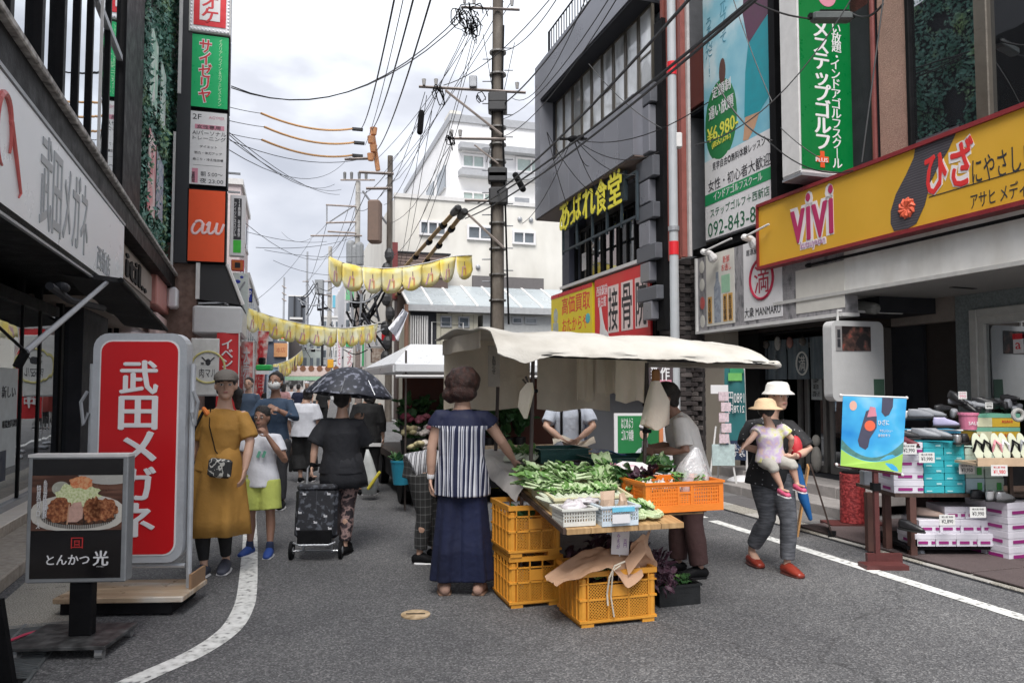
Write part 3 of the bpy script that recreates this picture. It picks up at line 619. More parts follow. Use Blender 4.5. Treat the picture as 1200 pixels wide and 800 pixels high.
# ================================================================ RIGHT: SHOE SHOP
def R_(x,y,t): return F.side(x,y,t)
mus=M('sign_mustard',(.66,.37,.035),.4,var=.04,scale=2,bump=0); dred=M('dark_red_trim',(.22,.02,.025),.45)
tG=6.0
s_far=R_(890,300,tG)[0]; s_near=3.2; z0s,z1s=2.99,3.84
T=Th('shoe_shop_sign','long mustard yellow signboard with shoe sole picture, red and purple lettering','sign',org=(tG,s_near,z0s),fr=F)
T.p('board',G().box(tG,tG+.32,s_near,s_far,z0s+.03,z1s-.03),mus); T.p('trim',G().box(tG-.03,tG+.35,s_near,s_far+.015,z1s-.03,z1s+.012).box(tG-.03,tG+.35,s_near,s_far+.015,z0s-.012,z0s+.03).box(tG-.028,tG+.35,s_far,s_far+.03,z0s,z1s),dred)
def onS(T,body,x0,x1,y0,y1,m,bold=.02,t=tG,off=0,name='lettering',**k):
    (sa,_),(sb,_)=R_(x0,400,t),R_(x1,400,t); xm=(x0+x1)/2; za=R_(xm,y0,t)[1]; zb=R_(xm,y1,t)[1]
    return lettering(T,body,'R',(sa+sb)/2,(za+zb)/2,abs(sa-sb),abs(za-zb),t,off,m,bold=bold,name=name,**k)
rosy=M('letter_rose',(.45,.03,.12),.4,var=0,bump=0); haloe=M('halo_white',(.78,.74,.74),.4,var=0,bump=0)
onS(T,'vivi',929,981,221,281,haloe,bold=.075); onS(T,'vivi',930,980,224,279,rosy,bold=.02,off=.006,name='red_lettering')
onS(T,'kutsuyasan',940,971,277,292,haloe,bold=.08); onS(T,'kutsuyasan',941,970,279,290,M('letter_mauve',(.45,.25,.42),.4,var=0,bump=0),bold=.0,off=.005,name='mauve_lettering')
onS(T,'ひざ',1089,1150,163,222,haloe,bold=.085); onS(T,'ひざ',1091,1148,166,220,M('letter_scarlet',(.70,.04,.04),.4,var=0,bump=0),bold=.035,off=.006,name='scarlet_lettering')
onS(T,'にやさしい靴',1146,1240,168,203,ink,bold=.008); onS(T,'アサヒ メディカルウォーク',1143,1290,205,226,ink,bold=.0)
p=lambda x,y: R_(x,y,tG)
T.p('rule',G().box(tG-.004,tG,p(1300,200)[0],p(1088,200)[0],3.28,3.288),ink)
# shoe sole shape
pts=[(1074,165),(1071,185),(1062,205),(1050,228),(1044,248),(1044,262),(1048,271),(1064,268),(1074,262),(1084,240),(1090,215),(1100,195),(1112,175),(1125,146)]
g=G(); q=[p(x,y) for x,y in pts]; nq=len(q)
g.add([(tG-.004,a,z) for a,z in q]+[(tG-.001,a,z) for a,z in q],[tuple(range(nq)),tuple(range(2*nq-1,nq-1,-1))])
sole=T.p('sole_print',g,M('sole_grey',(0,0,0),.6,bump=0,build=stripes(2,38,[(0,(.05,.045,.055)),(.8,(.12,.11,.12))],jit=1.2)))
g=G(); a0,zc=p(1063,244)
for i in range(10):
    th=i*PI/5; g.limb([(tG-.006,a0+.03*cos(th),zc+.03*sin(th)),(tG-.006,a0+.075*cos(th+.3),zc+.075*sin(th+.3)),(tG-.006,a0+.1*cos(th+.55),zc+.1*sin(th+.55))],[.012,.026,.012],6)
g.ell((tG-.004,a0,zc),(.004,.1,.1),20,6)
T.p('orange_rosette',g,M('print_coral',(.75,.13,.06),.5,var=.05))
# building: concrete canopy fascia, soffit, wall, upper storey
T=Th('shoe_shop_building','pinkish brown building with big upper windows over a white canopy and grey green shop wall','building',org=(6.1,s_near,0),fr=F)
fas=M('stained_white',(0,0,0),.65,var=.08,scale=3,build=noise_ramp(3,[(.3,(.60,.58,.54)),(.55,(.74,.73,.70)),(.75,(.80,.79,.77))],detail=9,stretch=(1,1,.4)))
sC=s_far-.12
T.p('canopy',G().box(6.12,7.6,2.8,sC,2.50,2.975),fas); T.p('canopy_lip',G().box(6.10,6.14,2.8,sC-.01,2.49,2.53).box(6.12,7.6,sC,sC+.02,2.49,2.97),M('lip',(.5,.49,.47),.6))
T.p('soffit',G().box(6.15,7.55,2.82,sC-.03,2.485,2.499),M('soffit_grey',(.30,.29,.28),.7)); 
vent=G().box(-.18,.18,-.03,.03,-.004,0).mesh('soffit_vent',black)
for s in (5.2,6.1,7.0): T.piece('soffit_vent',vent,(6.9,s,2.484),(0,0,.1))
T.p('sign_pipe',G().tube([(6.05,3,2.9),(6.05,s_far-.9,2.9)],.018,6).ell((6.05,s_far-.9,2.9),(.035,.06,.03),8,6),black)
cam_=M('speaker_dark',(.03,.03,.03),.5)
tU=6.62
pinks=M('pink_stucco',(0,0,0),.85,var=.1,scale=3,bump=.35,bscale=130,build=noise_ramp(60,[(.3,(.27,.16,.125)),(.7,(.40,.26,.205))],detail=6))
sP0=R_(1063,100,tU)[0]; sP1=R_(1030,100,tU)[0]
T.p('stucco_column',G().box(tU,tU+.6,sP0,sP1,2.98,12),pinks); T.p('red_pipe',G().tube([(tU-.03,sP1+.05,3.5),(tU-.03,sP1+.05,12)],.03,8),M('red_brown_pipe',(.16,.04,.035),.5))
T.p('upper_wall',G().box(tU+.05,12,2,sP0,2.98,3.3).box(tU+.4,12,2,sP1,5.8,12),pinks)
wz0=3.55
fmw=M('brown_alu',(.12,.105,.085),.4,metal=.4)
for k,(xa,xb) in enumerate(((1068,1148),(1158,1290))):
    a=R_(xa,100,tU)[0]; b=R_(xb,100,tU)[0]; b=max(b,2.6)
    T.p('upper_pane',G().box(tU+.03,tU+.045,b,a,wz0-.2,6.0),glassmat('mirror_glass',tint=(.05,.055,.06),refl=.33,see=.2))
a,b=R_(1145,100,tU)[0],R_(1161,100,tU)[0]; T.p('window_post',G().box(tU-.03,tU+.08,b,a,3.3,6.1,bev=.01),fmw)
a=R_(1068,100,tU)[0]; T.p('window_post',G().box(tU-.02,tU+.08,a-.0,sP0,3.3,6.1,bev=.01),black); T.p('window_sill',G().box(tU-.04,tU+.1,2.4,a,3.28,3.36),fmw); T.p('window_head',G().box(tU-.04,tU+.1,2.4,a,6.0,6.1),fmw)
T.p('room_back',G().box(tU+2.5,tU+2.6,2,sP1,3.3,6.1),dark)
# ground floor wall, entrance, display window
tW=7.45
gg_=M('grey_green_wall',(0,0,0),.8,var=.08,scale=30,bump=.1,build=noise_ramp(50,[(.35,(.135,.16,.165)),(.65,(.20,.23,.235))],detail=4))
sE0=R_(1121,420,tW)[0]; sE1=R_(1038,420,tW)[0]; sW0=R_(1140,420,tW)[0]
T.p('shop_wall',G().box(tW,tW+.12,sW0,sE0,0,2.49).box(tW,tW+.12,2,sW0,2.30,2.49).box(tW,tW+.12,2,sW0,0,.8),gg_)
wf=M('pale_frame',(.42,.42,.40),.5)
T.p('window_frame',G().box(tW-.05,tW+.05,sW0-.10,sW0,.8,2.3,bev=.01).box(tW-.05,tW+.05,2,sW0-.1,2.2,2.3,bev=.01).box(tW-.03,tW+.04,sW0-.17,sW0-.1,.8,2.2).box(tW-.03,tW+.04,2,sW0-.17,2.13,2.2),wf)
T.p('display_pane',G().box(tW+.01,tW+.02,2,sW0-.17,.8,2.13),glass)
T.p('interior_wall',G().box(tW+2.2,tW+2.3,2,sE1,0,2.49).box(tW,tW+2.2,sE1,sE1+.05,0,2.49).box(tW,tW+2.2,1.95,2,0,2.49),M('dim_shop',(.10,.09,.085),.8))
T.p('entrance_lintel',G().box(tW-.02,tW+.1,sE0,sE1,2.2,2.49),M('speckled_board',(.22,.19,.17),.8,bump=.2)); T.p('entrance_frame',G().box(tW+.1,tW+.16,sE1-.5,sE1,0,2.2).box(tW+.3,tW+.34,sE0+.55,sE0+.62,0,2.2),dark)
T.p('entrance_pane',G().box(tW+.32,tW+.33,sE0+.62,sE1-.5,.1,2.2),glass)
T.p('poster',G().box(tW+.29,tW+.3,sE0+.75,sE0+1.0,.95,1.7),M('brown_poster',(.10,.045,.03),.6)); T.p('yellow_hose',G().tube([(tW+.29,sE0+.7,.9),(tW+.26,sE0+1.1,1.05),(tW+.28,sE0+1.5,.85)],.02,6),M('hose_yellow',(.5,.42,.1),.5))
q=T.p('card_sign',G().box(tW-.01,tW+0.005,R_(1199,400,tW)[0],R_(1188,400,tW)[0],R_(1190,414,tW)[1],R_(1190,397,tW)[1]),signwhite); a=R_(1193,403,tW); T.p('red_print',G().box(tW-.013,tW-.0105,a[0]-.06,a[0]+.05,a[1]+.05,a[1]+.11),signred,parent=q); lettering(T,'a','R',a[0]-.01,a[1]-.02,.06,.07,tW,.0115,signred,parent=q)
T.p('box_camera',G().limb([(6.5,s_far-1.2,2.38),(6.5,s_far-1.45,2.33)],[.07,.07],8),M('cam_grey',(.2,.2,.19),.5))
# ================================================================ GREEN GOLF SIGN BOX
qG=7.32
a,b=F.front(938,120,qG)[0],F.front(1006,120,qG)[0]; zb=F.front(938,202,qG)[1]
T=Th('golf_school_box_sign','green and white vertical box sign projecting over the end of the yellow signboard','sign',org=(b,qG,zb),fr=F)
grn=M('deep_green',(0,.16,.035),.35,var=.04,bump=0)
T.p('case',G().box(a,b,qG,qG+.36,zb,9,bev=.012),M('aged_white',(.66,.66,.66),.45,var=.08,scale=2)); T.p('face',G().box(a+.0,b-.07,qG-.008,qG-.001,zb+.05,9),grn)
T.p('side_edge',G().box(a-.012,a,qG+.02,qG+.34,zb+.03,9),offwhite)
def onC(T,body,x0,x1,y0,y1,q,m,bold=.02,off=0,name='lettering',fr=F,**k):
    ym=(y0+y1)/2; xm=(x0+x1)/2; (ta,_),(tb,_)=fr.front(x0,ym,q),fr.front(x1,ym,q); za=fr.front(xm,y0,q)[1]; zb=fr.front(xm,y1,q)[1]
    return lettering(T,body,'C',(ta+tb)/2,(za+zb)/2,abs(ta-tb),abs(za-zb),q,off,m,bold=bold,name=name,**k)
onC(T,'インドアゴルフスクール',974.5,985.5,70,197,qG-.008,signwhite,bold=.02,vert=True); onC(T,'い放題・',974.5,985.5,29,68,qG-.008,signwhite,bold=.02,vert=True)
onC(T,'メステップゴルフ',954,973,26,175,qG-.008,signwhite,bold=.04,vert=True)
c=F.front(963,187,qG); T.p('plus_mark',G().box(c[0]-.03,c[0]+.03,qG-.014,qG-.0085,c[1]-.10,c[1]+.10).box(c[0]-.09,c[0]+.09,qG-.0145,qG-.0086,c[1]-.035,c[1]+.035),M('plus_orange',(.7,.10,.03),.4)); onC(T,'PLUS',956,970,185,190,qG-.0145,signwhite)
c=F.front(968,-4,qG); T.p('round_mark',G().limb([(c[0],qG-.012,c[1]),(c[0],qG-.0085,c[1])],[.135,.135],24,dome=False),pink)
T.p('bottom_lip',G().box(a-.005,b,qG-.004,qG+.36,zb-.03,zb-.001),grey)
# black cable closure hanging before it
cb=Th('cable_closure','grey black cable splice box hanging on the wires before the green box sign','splice box',world=at(977,21,7.6))
p0=at(951,22,7.6)-cb.e.location; p1=at(998,18,7.6)-cb.e.location; dx=p1.x
cb.p('body',G().box(p0.x,p1.x,-.06,.06,-.045,.05,bev=.02),M('closure',(.07,.08,.08),.5)); cb.p('clamp',G().box(p0.x-.03,p0.x+.02,-.03,.03,-.01,.04).box(p1.x-.02,p1.x+.03,-.03,.03,0,.05).box(-.15,.15,-.03,.03,.05,.075),black)
# ================================================================ GOLF BUILDING
tB_=6.3; sB0=sP1+.06; sB1=R_(797,120,tB_)[0]+.1; tQ=5.66
T=Th('golf_building','building with red vertical slats, dark windows and stone brick base between grey and shoe shops','building',org=(tB_,sB0,0),fr=F)
T.p('wall',G().box(tB_+.3,14,sB0,sB1+1.1,2.3,11),dark)
slm=M('slat_red',(.25,.075,.06),.5,var=.12)
tB2=6.62; b0=sP1+.12; b1=R_(1007,80,tB2)[0]
for k in range(6):
    s=b0+(b1-b0)*(k+.5)/6; T.p('slat',G().box(tB2+.05,tB2+.17,s-.035,s+.025,R_(1020,152,tB2)[1],R_(1020,38,tB2)[1]),M('slat_dull',(.16,.09,.085),.6))
T.p('white_panel',G().box(tB2+.0,tB2+.2,b0-.02,b1+.1,R_(1018,196,tB2)[1]-.2,R_(1018,152,tB2)[1]).box(tB2+.0,tB2+.2,b0-.02,b1+.1,R_(1018,37,tB2)[1],R_(1018,5,tB2)[1]).box(tB2+.2,tB2+.3,b0,b1+.9,3,11),X('aged_white')); T.p('red_lintel',G().box(tB2-.02,tB2+.2,b0,b1+.1,R_(1018,5,tB2)[1],R_(1018,5,tB2)[1]+.25),slm)
# slatted bay near the pole
z_a,z_b=R_(815,127,tB_)[1],R_(815,60,tB_)[1]; b0=R_(826,90,tB_)[0]; b1=R_(800,90,tB_)[0]
n=9
for k in range(n): s=b0+(b1-b0)*(k+.5)/n; T.p('slat',G().box(tB_-.05,tB_+.03,s-.045,s+.035,z_a,z_b),slm)
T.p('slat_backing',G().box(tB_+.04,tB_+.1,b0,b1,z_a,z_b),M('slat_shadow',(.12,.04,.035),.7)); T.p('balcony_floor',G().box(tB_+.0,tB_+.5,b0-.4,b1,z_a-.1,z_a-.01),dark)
b1=R_(803,90,tQ)[0]; b2=R_(775,90,tQ)[0]-.02; zq_=R_(790,305,tQ)[1]
for k in range(4): s=b1+(b2-b1)*(k+.5)/4; T.p('tall_slat',G().box(tQ-.05,tQ+.03,s-.04,s+.04,zq_,11),slm)
T.p('tall_backing',G().box(tQ+.035,tQ+.08,b1,b2,zq_,11),M('pale_back',(.45,.42,.41),.7))
for (x0,x1,y0,y1) in ((806,826,150,238),(808,826,-20,60),(806,822,245,285)): window(T,'R',R_(x1,100,tB_)[0],R_(x0,100,tB_)[0],R_(815,y1,tB_)[1],R_(815,y0,tB_)[1],tB_+.3,1,2,fmw,far_g:=X('upper_glass'),fw=.05)
T.p('curtain',G().box(tB_+.32,tB_+.36,R_(824,100,tB_)[0],R_(812,100,tB_)[0],R_(815,235,tB_)[1],R_(815,150,tB_)[1]),M('bronze_curtain',(0,0,0),.7,build=stripes(1,14,[(0,(.10,.085,.065)),(.5,(.17,.15,.12))])))
T.p('ledge',G().box(tB_-.12,tB_+.3,R_(905,290,tB_)[0],b2,zK_:=3.5,3.6),black)
# brick base: real courses of split stone bricks
tK=6.2; sK0=R_(822,480,tK)[0]; sK1=R_(778,480,tK)[0]; zK=3.49; sKe=R_(768,300,5.62)[0]-.03
T.p('brick_backing',G().box(tK+.03,tK+.5,sK0+.01,sK1,0,zK),M('mortar',(.05,.045,.045),.9))
bms=[M('brick_%s'%n,c,.85,var=.2,scale=14,bump=.3) for n,c in (('dark',(.055,.045,.045)),('mid',(.095,.08,.078)),('pale',(.14,.12,.115)))]
bh=.075; bmesh_=[G().box(-.0,.03,.004,.216,.003,bh-.006,bev=.006).mesh('brick',m) for m in bms]
nc=int(zK/bh); nr=int((sK1-sK0)/.22)
for i in range(nc):
    if i*bh<.35 : continue
    for j in range(nr+1):
        s=sK0+j*.22-(.11 if i%2 else 0)
        if s<sK0-.02 or s+.2>sK1: continue
        T.piece('brick',bmesh_[random.choice((0,0,1,1,2))],(tK+random.uniform(-.012,.012),s,i*bh))
# bricks on the end wall of the grey building, facing the camera
T.p('brick_backing',G().box(5.66,tK+.02,sKe-.03,sKe,0,zK),X('mortar'))
for i in range(5,nc):
    for j in range(3):
        x=5.66+j*.22-(.1 if i%2 else 0)
        if x>=5.6 and x<6.1: T.piece('brick',bmesh_[random.choice((0,0,1,1,2))],(x,sKe-.03+random.uniform(-.01,.01),i*bh),(0,0,-PI/2))
# corner return facing the camera
for i in range(5,nc):
    T.piece('brick',bmesh_[i%3],(tK+.02+.03,sK0,i*bh),(0,0,-PI/2))
sJ=R_(846,480,tK)[0]
T.p('beige_panel',G().box(tK+.06,tK+.3,sJ,sK0-.02,0,2.4),M('beige_panel',(.34,.30,.25),.7,var=.05)); T.p('dark_opening',G().box(tK+.3,tK+.4,sJ-.5,sK1,0,2.4),black)
T.p('grey_pipe',G().tube([(tK-.08,sK1-.08,.1),(tK-.08,sK1-.08,2.5),(tK-.08,sK1-.2,2.75),(tK-.08,sK1-.45,2.78)],.045,8),grey); T.p('grey_pipe',G().tube([(tK-.1,sK1-.35,.1),(tK-.1,sK1-.35,2.2)],.04,8).ell((tK-.1,sK1-.35,2.25),(.12,.12,.16)),grey)
# billboard
tH=6.15; s1=R_(825,100,tH)[0]; s0=R_(907,100,tH)[0]; zb=R_(866,269,tH)[1]; 
T=Th('golf_billboard','tall blue sky billboard with player photo, green price blob and phone number','billboard',org=(tH,s0,zb),fr=F)
Hh=9.5-zb; fy=lambda y: R_(866,y,tH)[1]
def lx(x): return R_(x,100,tH)[0]
skyb=M('sky_print',(0,0,0),.35,bump=0,var=0,build=noise_ramp(1.1,[(.3,(.16,.46,.60)),(.5,(.30,.58,.68)),(.62,(.62,.76,.80))],detail=6))
T.p('frame',G().box(tH+.01,tH+.1,s0-.02,s1+.02,zb-.02,9.6),grey); zsplit=fy(170)
T.p('sky_print',G().box(tH-.004,tH+.009,s0,s1,zsplit,9.55),skyb); T.p('white_print',G().box(tH-.006,tH+.009,s0,s1,zb,zsplit),signwhite)
zg0,zg1=fy(226),fy(212); T.p('green_band',G().box(tH-.009,tH-.006,s0,s1,zg0,zg1),M('band_green',(.02,.27,.10),.4,var=0,bump=0))
g=G(); c=lx(844); cz=fy(128); T.p('price_blob',g.ell((tH-.004,c,cz),(.006,.42,.62),24,12),M('blob_green',(.03,.20,.07),.4,var=.05,bump=0))
yl=M('print_yellow',(.75,.72,.1),.5,var=0,bump=0)
def onB(body,x0,x1,y0,y1,m,off=.0045,bold=.02,**k):
    sa,sb=lx(x0),lx(x1); za,zb_=R_((x0+x1)/2,y0,tH)[1],R_((x0+x1)/2,y1,tH)[1]; lettering(T,body,'R',(sa+sb)/2,(za+zb_)/2,abs(sa-sb),abs(za-zb_),tH,off,m,bold=bold,**k)
onB('定額制',835,857,97,111,signwhite,off=.012); onB('通い放題',831,860,118,134,signwhite,off=.012); onB('¥6,980-',829,865,142,162,yl,off=.012); onB('(税込7,678-)',834,856,162,170,yl,off=.012)
onB('見学自由◎無料体験レッスン',834,896,176,186,ink,off=.0065,bold=0); onB('女性・初心者大歓迎',829,902,196,210,ink,off=.0065,bold=.01); onB('インドアゴルフスクール',835,892,214,224,signwhite,off=.0095,bold=.01); onB('ステップゴルフ＋西新店',831,900,232,243,M('letter_green',(.02,.12,.06),.4,var=0,bump=0),off=.0065,bold=.01); onB('092-843-8600',828,907,248,266,X('letter_green'),off=.0065,bold=.0)
onB('うるんだー!',828,836,20,90,M('print_teal',(.1,.3,.4),.4,var=0,bump=0),vert=True,bold=0); onB('ゴルフって',845,853,-10,50,X('print_teal'),vert=True,bold=0)
# the player in the print: shirt, shorts, arm, club and ball (flat)
def blob(pts,m,off,name): 
    g=G(); q=[(lx(x),fy(y)) for x,y in pts]; n=len(q); g.add([(tH-off,a,z) for a,z in q]+[(tH-off+.002,a,z) for a,z in q],[tuple(range(n)),tuple(range(2*n-1,n-1,-1))]); T.p(name,g,m)
blob([(876,-40),(872,20),(878,60),(898,45),(906,40),(906,-40)],M('print_maroon',(.12,.05,.09),.5,var=.2,bump=0),.0065,'print_jacket'); blob([(878,60),(898,45),(906,42),(906,130),(890,145),(872,142),(874,90)],M('print_teal_cloth',(.02,.30,.36),.5,var=.1,bump=0),.006,'print_shorts')
blob([(873,142),(890,145),(884,160),(876,170),(870,168)],M('print_skin',(.55,.32,.2),.5,var=.05,bump=0),.0055,'print_legs'); T.p('print_club',G().ell((tH-.006,lx(847),fy(70)),(.004,.09,.2),10,8),M('print_brown',(.12,.06,.05),.5,var=0,bump=0))
for x,y in ((872,278),(824,295)):
    pL=F.loc(at(x,y,F.W((tK-.35,R_(x,y,tK-.35)[0],0)).y)); 
    T=Th('floodlight','white floodlight on a long arm below the blue billboard, %s'%('near the yellow signboard' if x>850 else 'near the grey pole'),'floodlight',org=tuple(pL),fr=F)
    T.p('head',G().limb([pL,pL+Vector((.1,0,-.02)),pL+Vector((.16,0,-.09))],[.045,.05,.075],10),offwhite); T.p('arm',G().tube([pL,pL+Vector((.12,-.55,.1)) if x<850 else pL+Vector((.1,-.4,.1))],.014,6),offwhite)
# thin black board beside the billboard
g=G().box(tH-.1,tH+.3,R_(916,100,tH)[0]-.0,s0-.03,3.4,10); solo('dark_screen','narrow black panel between the blue billboard and the green box sign','panel',g,black,org=(tH,s0-.2,3.4),fr=F)
# manmaru sign board
tM=6.12; s1=R_(818,340,tM)[0]; s0=R_(990,340,tM)[0]; z0=2.28; z1=3.42
T=Th('osaka_signboard','long white signboard with bottle picture and round red kanji emblem over the dark restaurant','sign',org=(tM,s0,z0),fr=F)
lx2=lambda x: R_(x,340,tM)[0]
T.p('board',G().box(tM,tM+.18,s0,s1,z0,z1),M('blurred_print',(0,0,0),.5,bump=0,build=noise_ramp(4,[(.35,(.10,.10,.11)),(.5,(.30,.29,.30)),(.6,(.25,.24,.25))],stretch=(1,2.2,1)))); T.p('edge',G().box(tM-.04,tM+.2,s0,s1,z0-.04,z0).box(tM-.04,tM+.2,s1,s1+.03,z0-.04,z1),offwhite)
cream=M('cream_print',(.62,.60,.55),.5,var=.05,bump=0)
T.p('menu_panel',G().box(tM-.006,tM,lx2(861),lx2(828),z0+.06,z1),cream); T.p('emblem_panel',G().box(tM-.006,tM,lx2(917),lx2(872),z0+.06,z1),signwhite); T.p('cream_panel',G().box(tM-.006,tM,lx2(990),lx2(933),z0+.06,z0+.6),cream)
a=lx2(841); T.p('bottle_print',G().limb([(tM-.006,a,z0+.1),(tM-.006,a,z0+.62),(tM-.006,a,z0+.72),(tM-.006,a,z0+.85)],[(.09,.002),(.09,.002),(.04,.002),(.035,.002)],10,side=(0,1,0)),M('bottle_grey',(.30,.33,.38),.3,var=.15,bump=0))
amb=M('amber_print',(.55,.32,.10),.5,var=.05,bump=0)
for x in (832,850,856): T.p('amber_strip',G().box(tM-.009,tM-.006,lx2(x)-.06,lx2(x)+.05,z0+.1,z0+.5),amb); lettering(T,'本日大特価','R',lx2(x),z0+.3,.07,.36,tM,.0095,ink,vert=True)
lettering(T,'新鮮\nお通し','R',lx2(852),z0+.95,.25,.22,tM,.0065,redl,bold=.008); T.p('green_patch',G().box(tM-.009,tM-.006,lx2(856),lx2(846),z0+.52,z0+.78),M('patch_green',(.3,.5,.35),.5,var=.1,bump=0))
for i in range(4): T.p('portrait_dot',G().ell((tM-.002,lx2(823),z0+.15+i*.28),(.004,.07,.1),12,6),[cream,redl,cream,cream][i])
ce,cz=lx2(893),z0+.60; sg=M('emblem_red',(.45,.02,.06),.4,var=0,bump=0)
T.p('emblem_ring',G().tube([(tM-.007,ce+.25*cos(i*PI/18),cz+.27*sin(i*PI/18)) for i in range(37)],.022,6),sg); lettering(T,'満','R',ce,cz,.32,.38,tM,.0065,sg,bold=.008); lettering(T,'大衆 MANMARU','R',lx2(893),z0+.17,.78,.14,tM,.0065,ink); lettering(T,'居酒屋','R',lx2(882),z0+1.0,.25,.08,tM,.0065,ink)
# restaurant front
tR=7.0; s1=R_(878,440,tR)[0]+.6; s0=R_(1000,440,tR)[0]
s0=min(s0,sE1+.7)
T=Th('restaurant_front','dark wooden restaurant front with sliding doors behind the blue grey curtains','building',org=(tR,s0,.26),fr=F)
T.p('wall',G().box(tR+.6,tR+.7,s0-1,s1,.26,2.6),M('dark_timber',(.025,.018,.015),.6)); T.p('beam',G().box(6.5,tR+.6,s0-.2,s1,2.2,2.5),X('dark_timber'))
alu=M('alu_dim',(.26,.25,.24),.45,metal=.4)
for x0,x1 in ((905,938),(943,968),(972,1000)):
    a,b=R_(x1,480,tR)[0],R_(x0,480,tR)[0]
    d=T.p('sliding_door',G().box(tR,tR+.05,a,a+.06,.27,2.05).box(tR,tR+.05,b-.06,b,.27,2.05).box(tR+.002,tR+.048,a,b,.27,.36).box(tR+.002,tR+.048,a,b,1.98,2.05),alu); T.p('pane',G().box(tR+.02,tR+.03,a+.06,b-.06,.36,1.98),glass,parent=d)
a=R_(957,455,tR)[0]; q=T.p('paper_notice',G().box(tR-.008,tR-.002,a-.11,a+.1,1.25,1.62),X('poster_paper')); lettering(T,'営業中\n本日の\nお知らせ','R',a,1.43,.14,.28,tR,.0085,ink,bold=0,parent=q)
for x in (891,910): T.p('wood_post',G().box(tR-.05,tR+.08,R_(x,480,tR)[0]-.05,R_(x,480,tR)[0]+.05,.27,2.2),X('dark_timber'))
T.p('lantern_rail',G().tube([(6.55,s0,2.18),(6.55,s1,2.18)],.015,6),black)
T.p('doorway_ornament',G().ell((6.9,R_(957,545,6.9)[0],.45),(.06,.08,.18)).ell((6.9,R_(957,545,6.9)[0],.7),(.05,.06,.08)),M('stone_ornament',(.35,.33,.30),.8))
dk=M('bottle_dark',(.08,.07,.06),.3)
for i in range(9):
    s=s0+.4+i*.26; T=Th('hanging_ornament',['pale grey','brown','pinkish'][(i+1)%3]+' little bottle ornament, %s from the near end under the restaurant beam'%('first second third fourth fifth sixth seventh eighth ninth'.split()[i]),'ornament',org=(6.55,s,2.0),fr=F,group='ornaments hung under the restaurant beam')
    T.p('body',G().ell((6.55,s,2.03),(.045,.045,.06+.02*(i%3)),8,6),[dk,M('dull_pink',(.25,.12,.10),.6),M('dull_white',(.3,.29,.27),.6)][i%3]); T.p('cord',G().tube([(6.55,s,2.09),(6.55,s,2.18)],.004,4),black)
nor=M('noren_cloth',(0,0,0),.9,var=.12,scale=6,bump=.1,build=noise_ramp(3,[(.35,(.075,.095,.11)),(.6,(.12,.145,.16))],stretch=(1,6,.6)))
tN=6.6; xs=[880,900,922,948,972]
for i in range(4):
    a,b=R_(xs[i+1]-1,430,tN)[0],R_(xs[i]+1,430,tN)[0]; za=1.53; zt=2.08
    lab=['blank curtain panel at the far end','curtain panel with faint vertical writing','curtain panel with white round emblem','curtain panel nearest the white board'][i]
    if i==2: lab='curtain panel with white round emblem'
    T=Th('noren_panel','blue grey restaurant '+lab,'curtain',org=(tN,a,za),fr=F,group='noren curtain over the restaurant doors')
    T.p('cloth',G().sheet(lambda u,v:(tN+.02*sin(u*11+i)*(1-v*.6),a+(b-a)*u,za+(zt-za)*v),10,6,.006),nor,smooth=True)
    if i==2:
        c=R_(942,425,tN); T.p('emblem',G().tube([(tN-.03,c[0]+.11*cos(k*PI/12),1.74+.15*sin(k*PI/12)) for k in range(25)],.012,5),M('chalk',(.55,.55,.52),.7,var=0,bump=0)); lettering(T,'満','R',c[0],1.74,.13,.2,tN,.03,M('chalk',(.55,.55,.52)),bold=.008)
    if i==1: lettering(T,'まんまる','R',(a+b)/2,1.8,.07,.3,tN,.03,M('chalk_faint',(.22,.24,.25),.8,var=0,bump=0),vert=True)
# white double sided sign board hanging before the entrance
q=6.95; a,b=F.front(975,420,q)[0],F.front(1036,420,q)[0]; z0,z1=F.front(1000,470,q)[1],F.front(1000,376,q)[1]
T=Th('hanging_white_board','white rounded sign box with a small dark photo, hanging before the shop entrance','sign',org=(a,q,z0),fr=F)
def rrect(x0,x1,z0,z1,r,n=5):
    o=[]
    for cx,cz,s in ((x1-r,z1-r,0),(x0+r,z1-r,1),(x0+r,z0+r,2),(x1-r,z0+r,3)):
        for k in range(n+1): th=(s+k/n)*PI/2; o.append((cx+r*cos(th),cz+r*sin(th)))
    return o
FT=Matrix(((1,0,0,0),(0,0,1,0),(0,1,0,0),(0,0,0,1)))   # prism (x,y)->(x,z) with depth along y
def rr(g,x0,x1,z0,z1,r,y0,y1): 
    g.prism(rrect(x0,x1,z0,z1,r),y0,y1,FT); return g
T.p('case',rr(G(),a,b,z0,z1,.08,q,q+.14),M('board_white',(.50,.50,.50),.4,var=.05)); 
pc,pz=F.front(979,393,q)[0],F.front(990,411,q)[1]; pd,pw=F.front(1020,393,q)[0],F.front(990,382,q)[1]
T.p('photo',G().box(pc+.09,pd,q-.006,q-.001,pz,pw),M('photo_dark',(0,0,0),.4,bump=0,build=noise_ramp(9,[(.45,(.012,.008,.008)),(.6,(.10,.05,.04)),(.7,(.35,.07,.05))]))); T.p('caption',G().box(pc,pc+.085,q-.006,q-.001,pz,pw),M('caption_grey',(.25,.24,.24),.5)); lettering(T,'■■','C',pc+.04,(pz+pw)/2,.04,.2,q,.0065,ink,vert=True)
T.p('green_card',G().box(F.front(1024,455,q)[0],b-.01,q-.006,q-.001,z0+.03,F.front(1030,444,q)[1]),M('card_green',(.04,.09,.06),.5)); T.p('hanger',G().tube([(a+.15,q+.07,z1),(a+.15,q+.07,z1+.12),(b+.35,q+.07,z1+.12)],.015,6),offwhite)
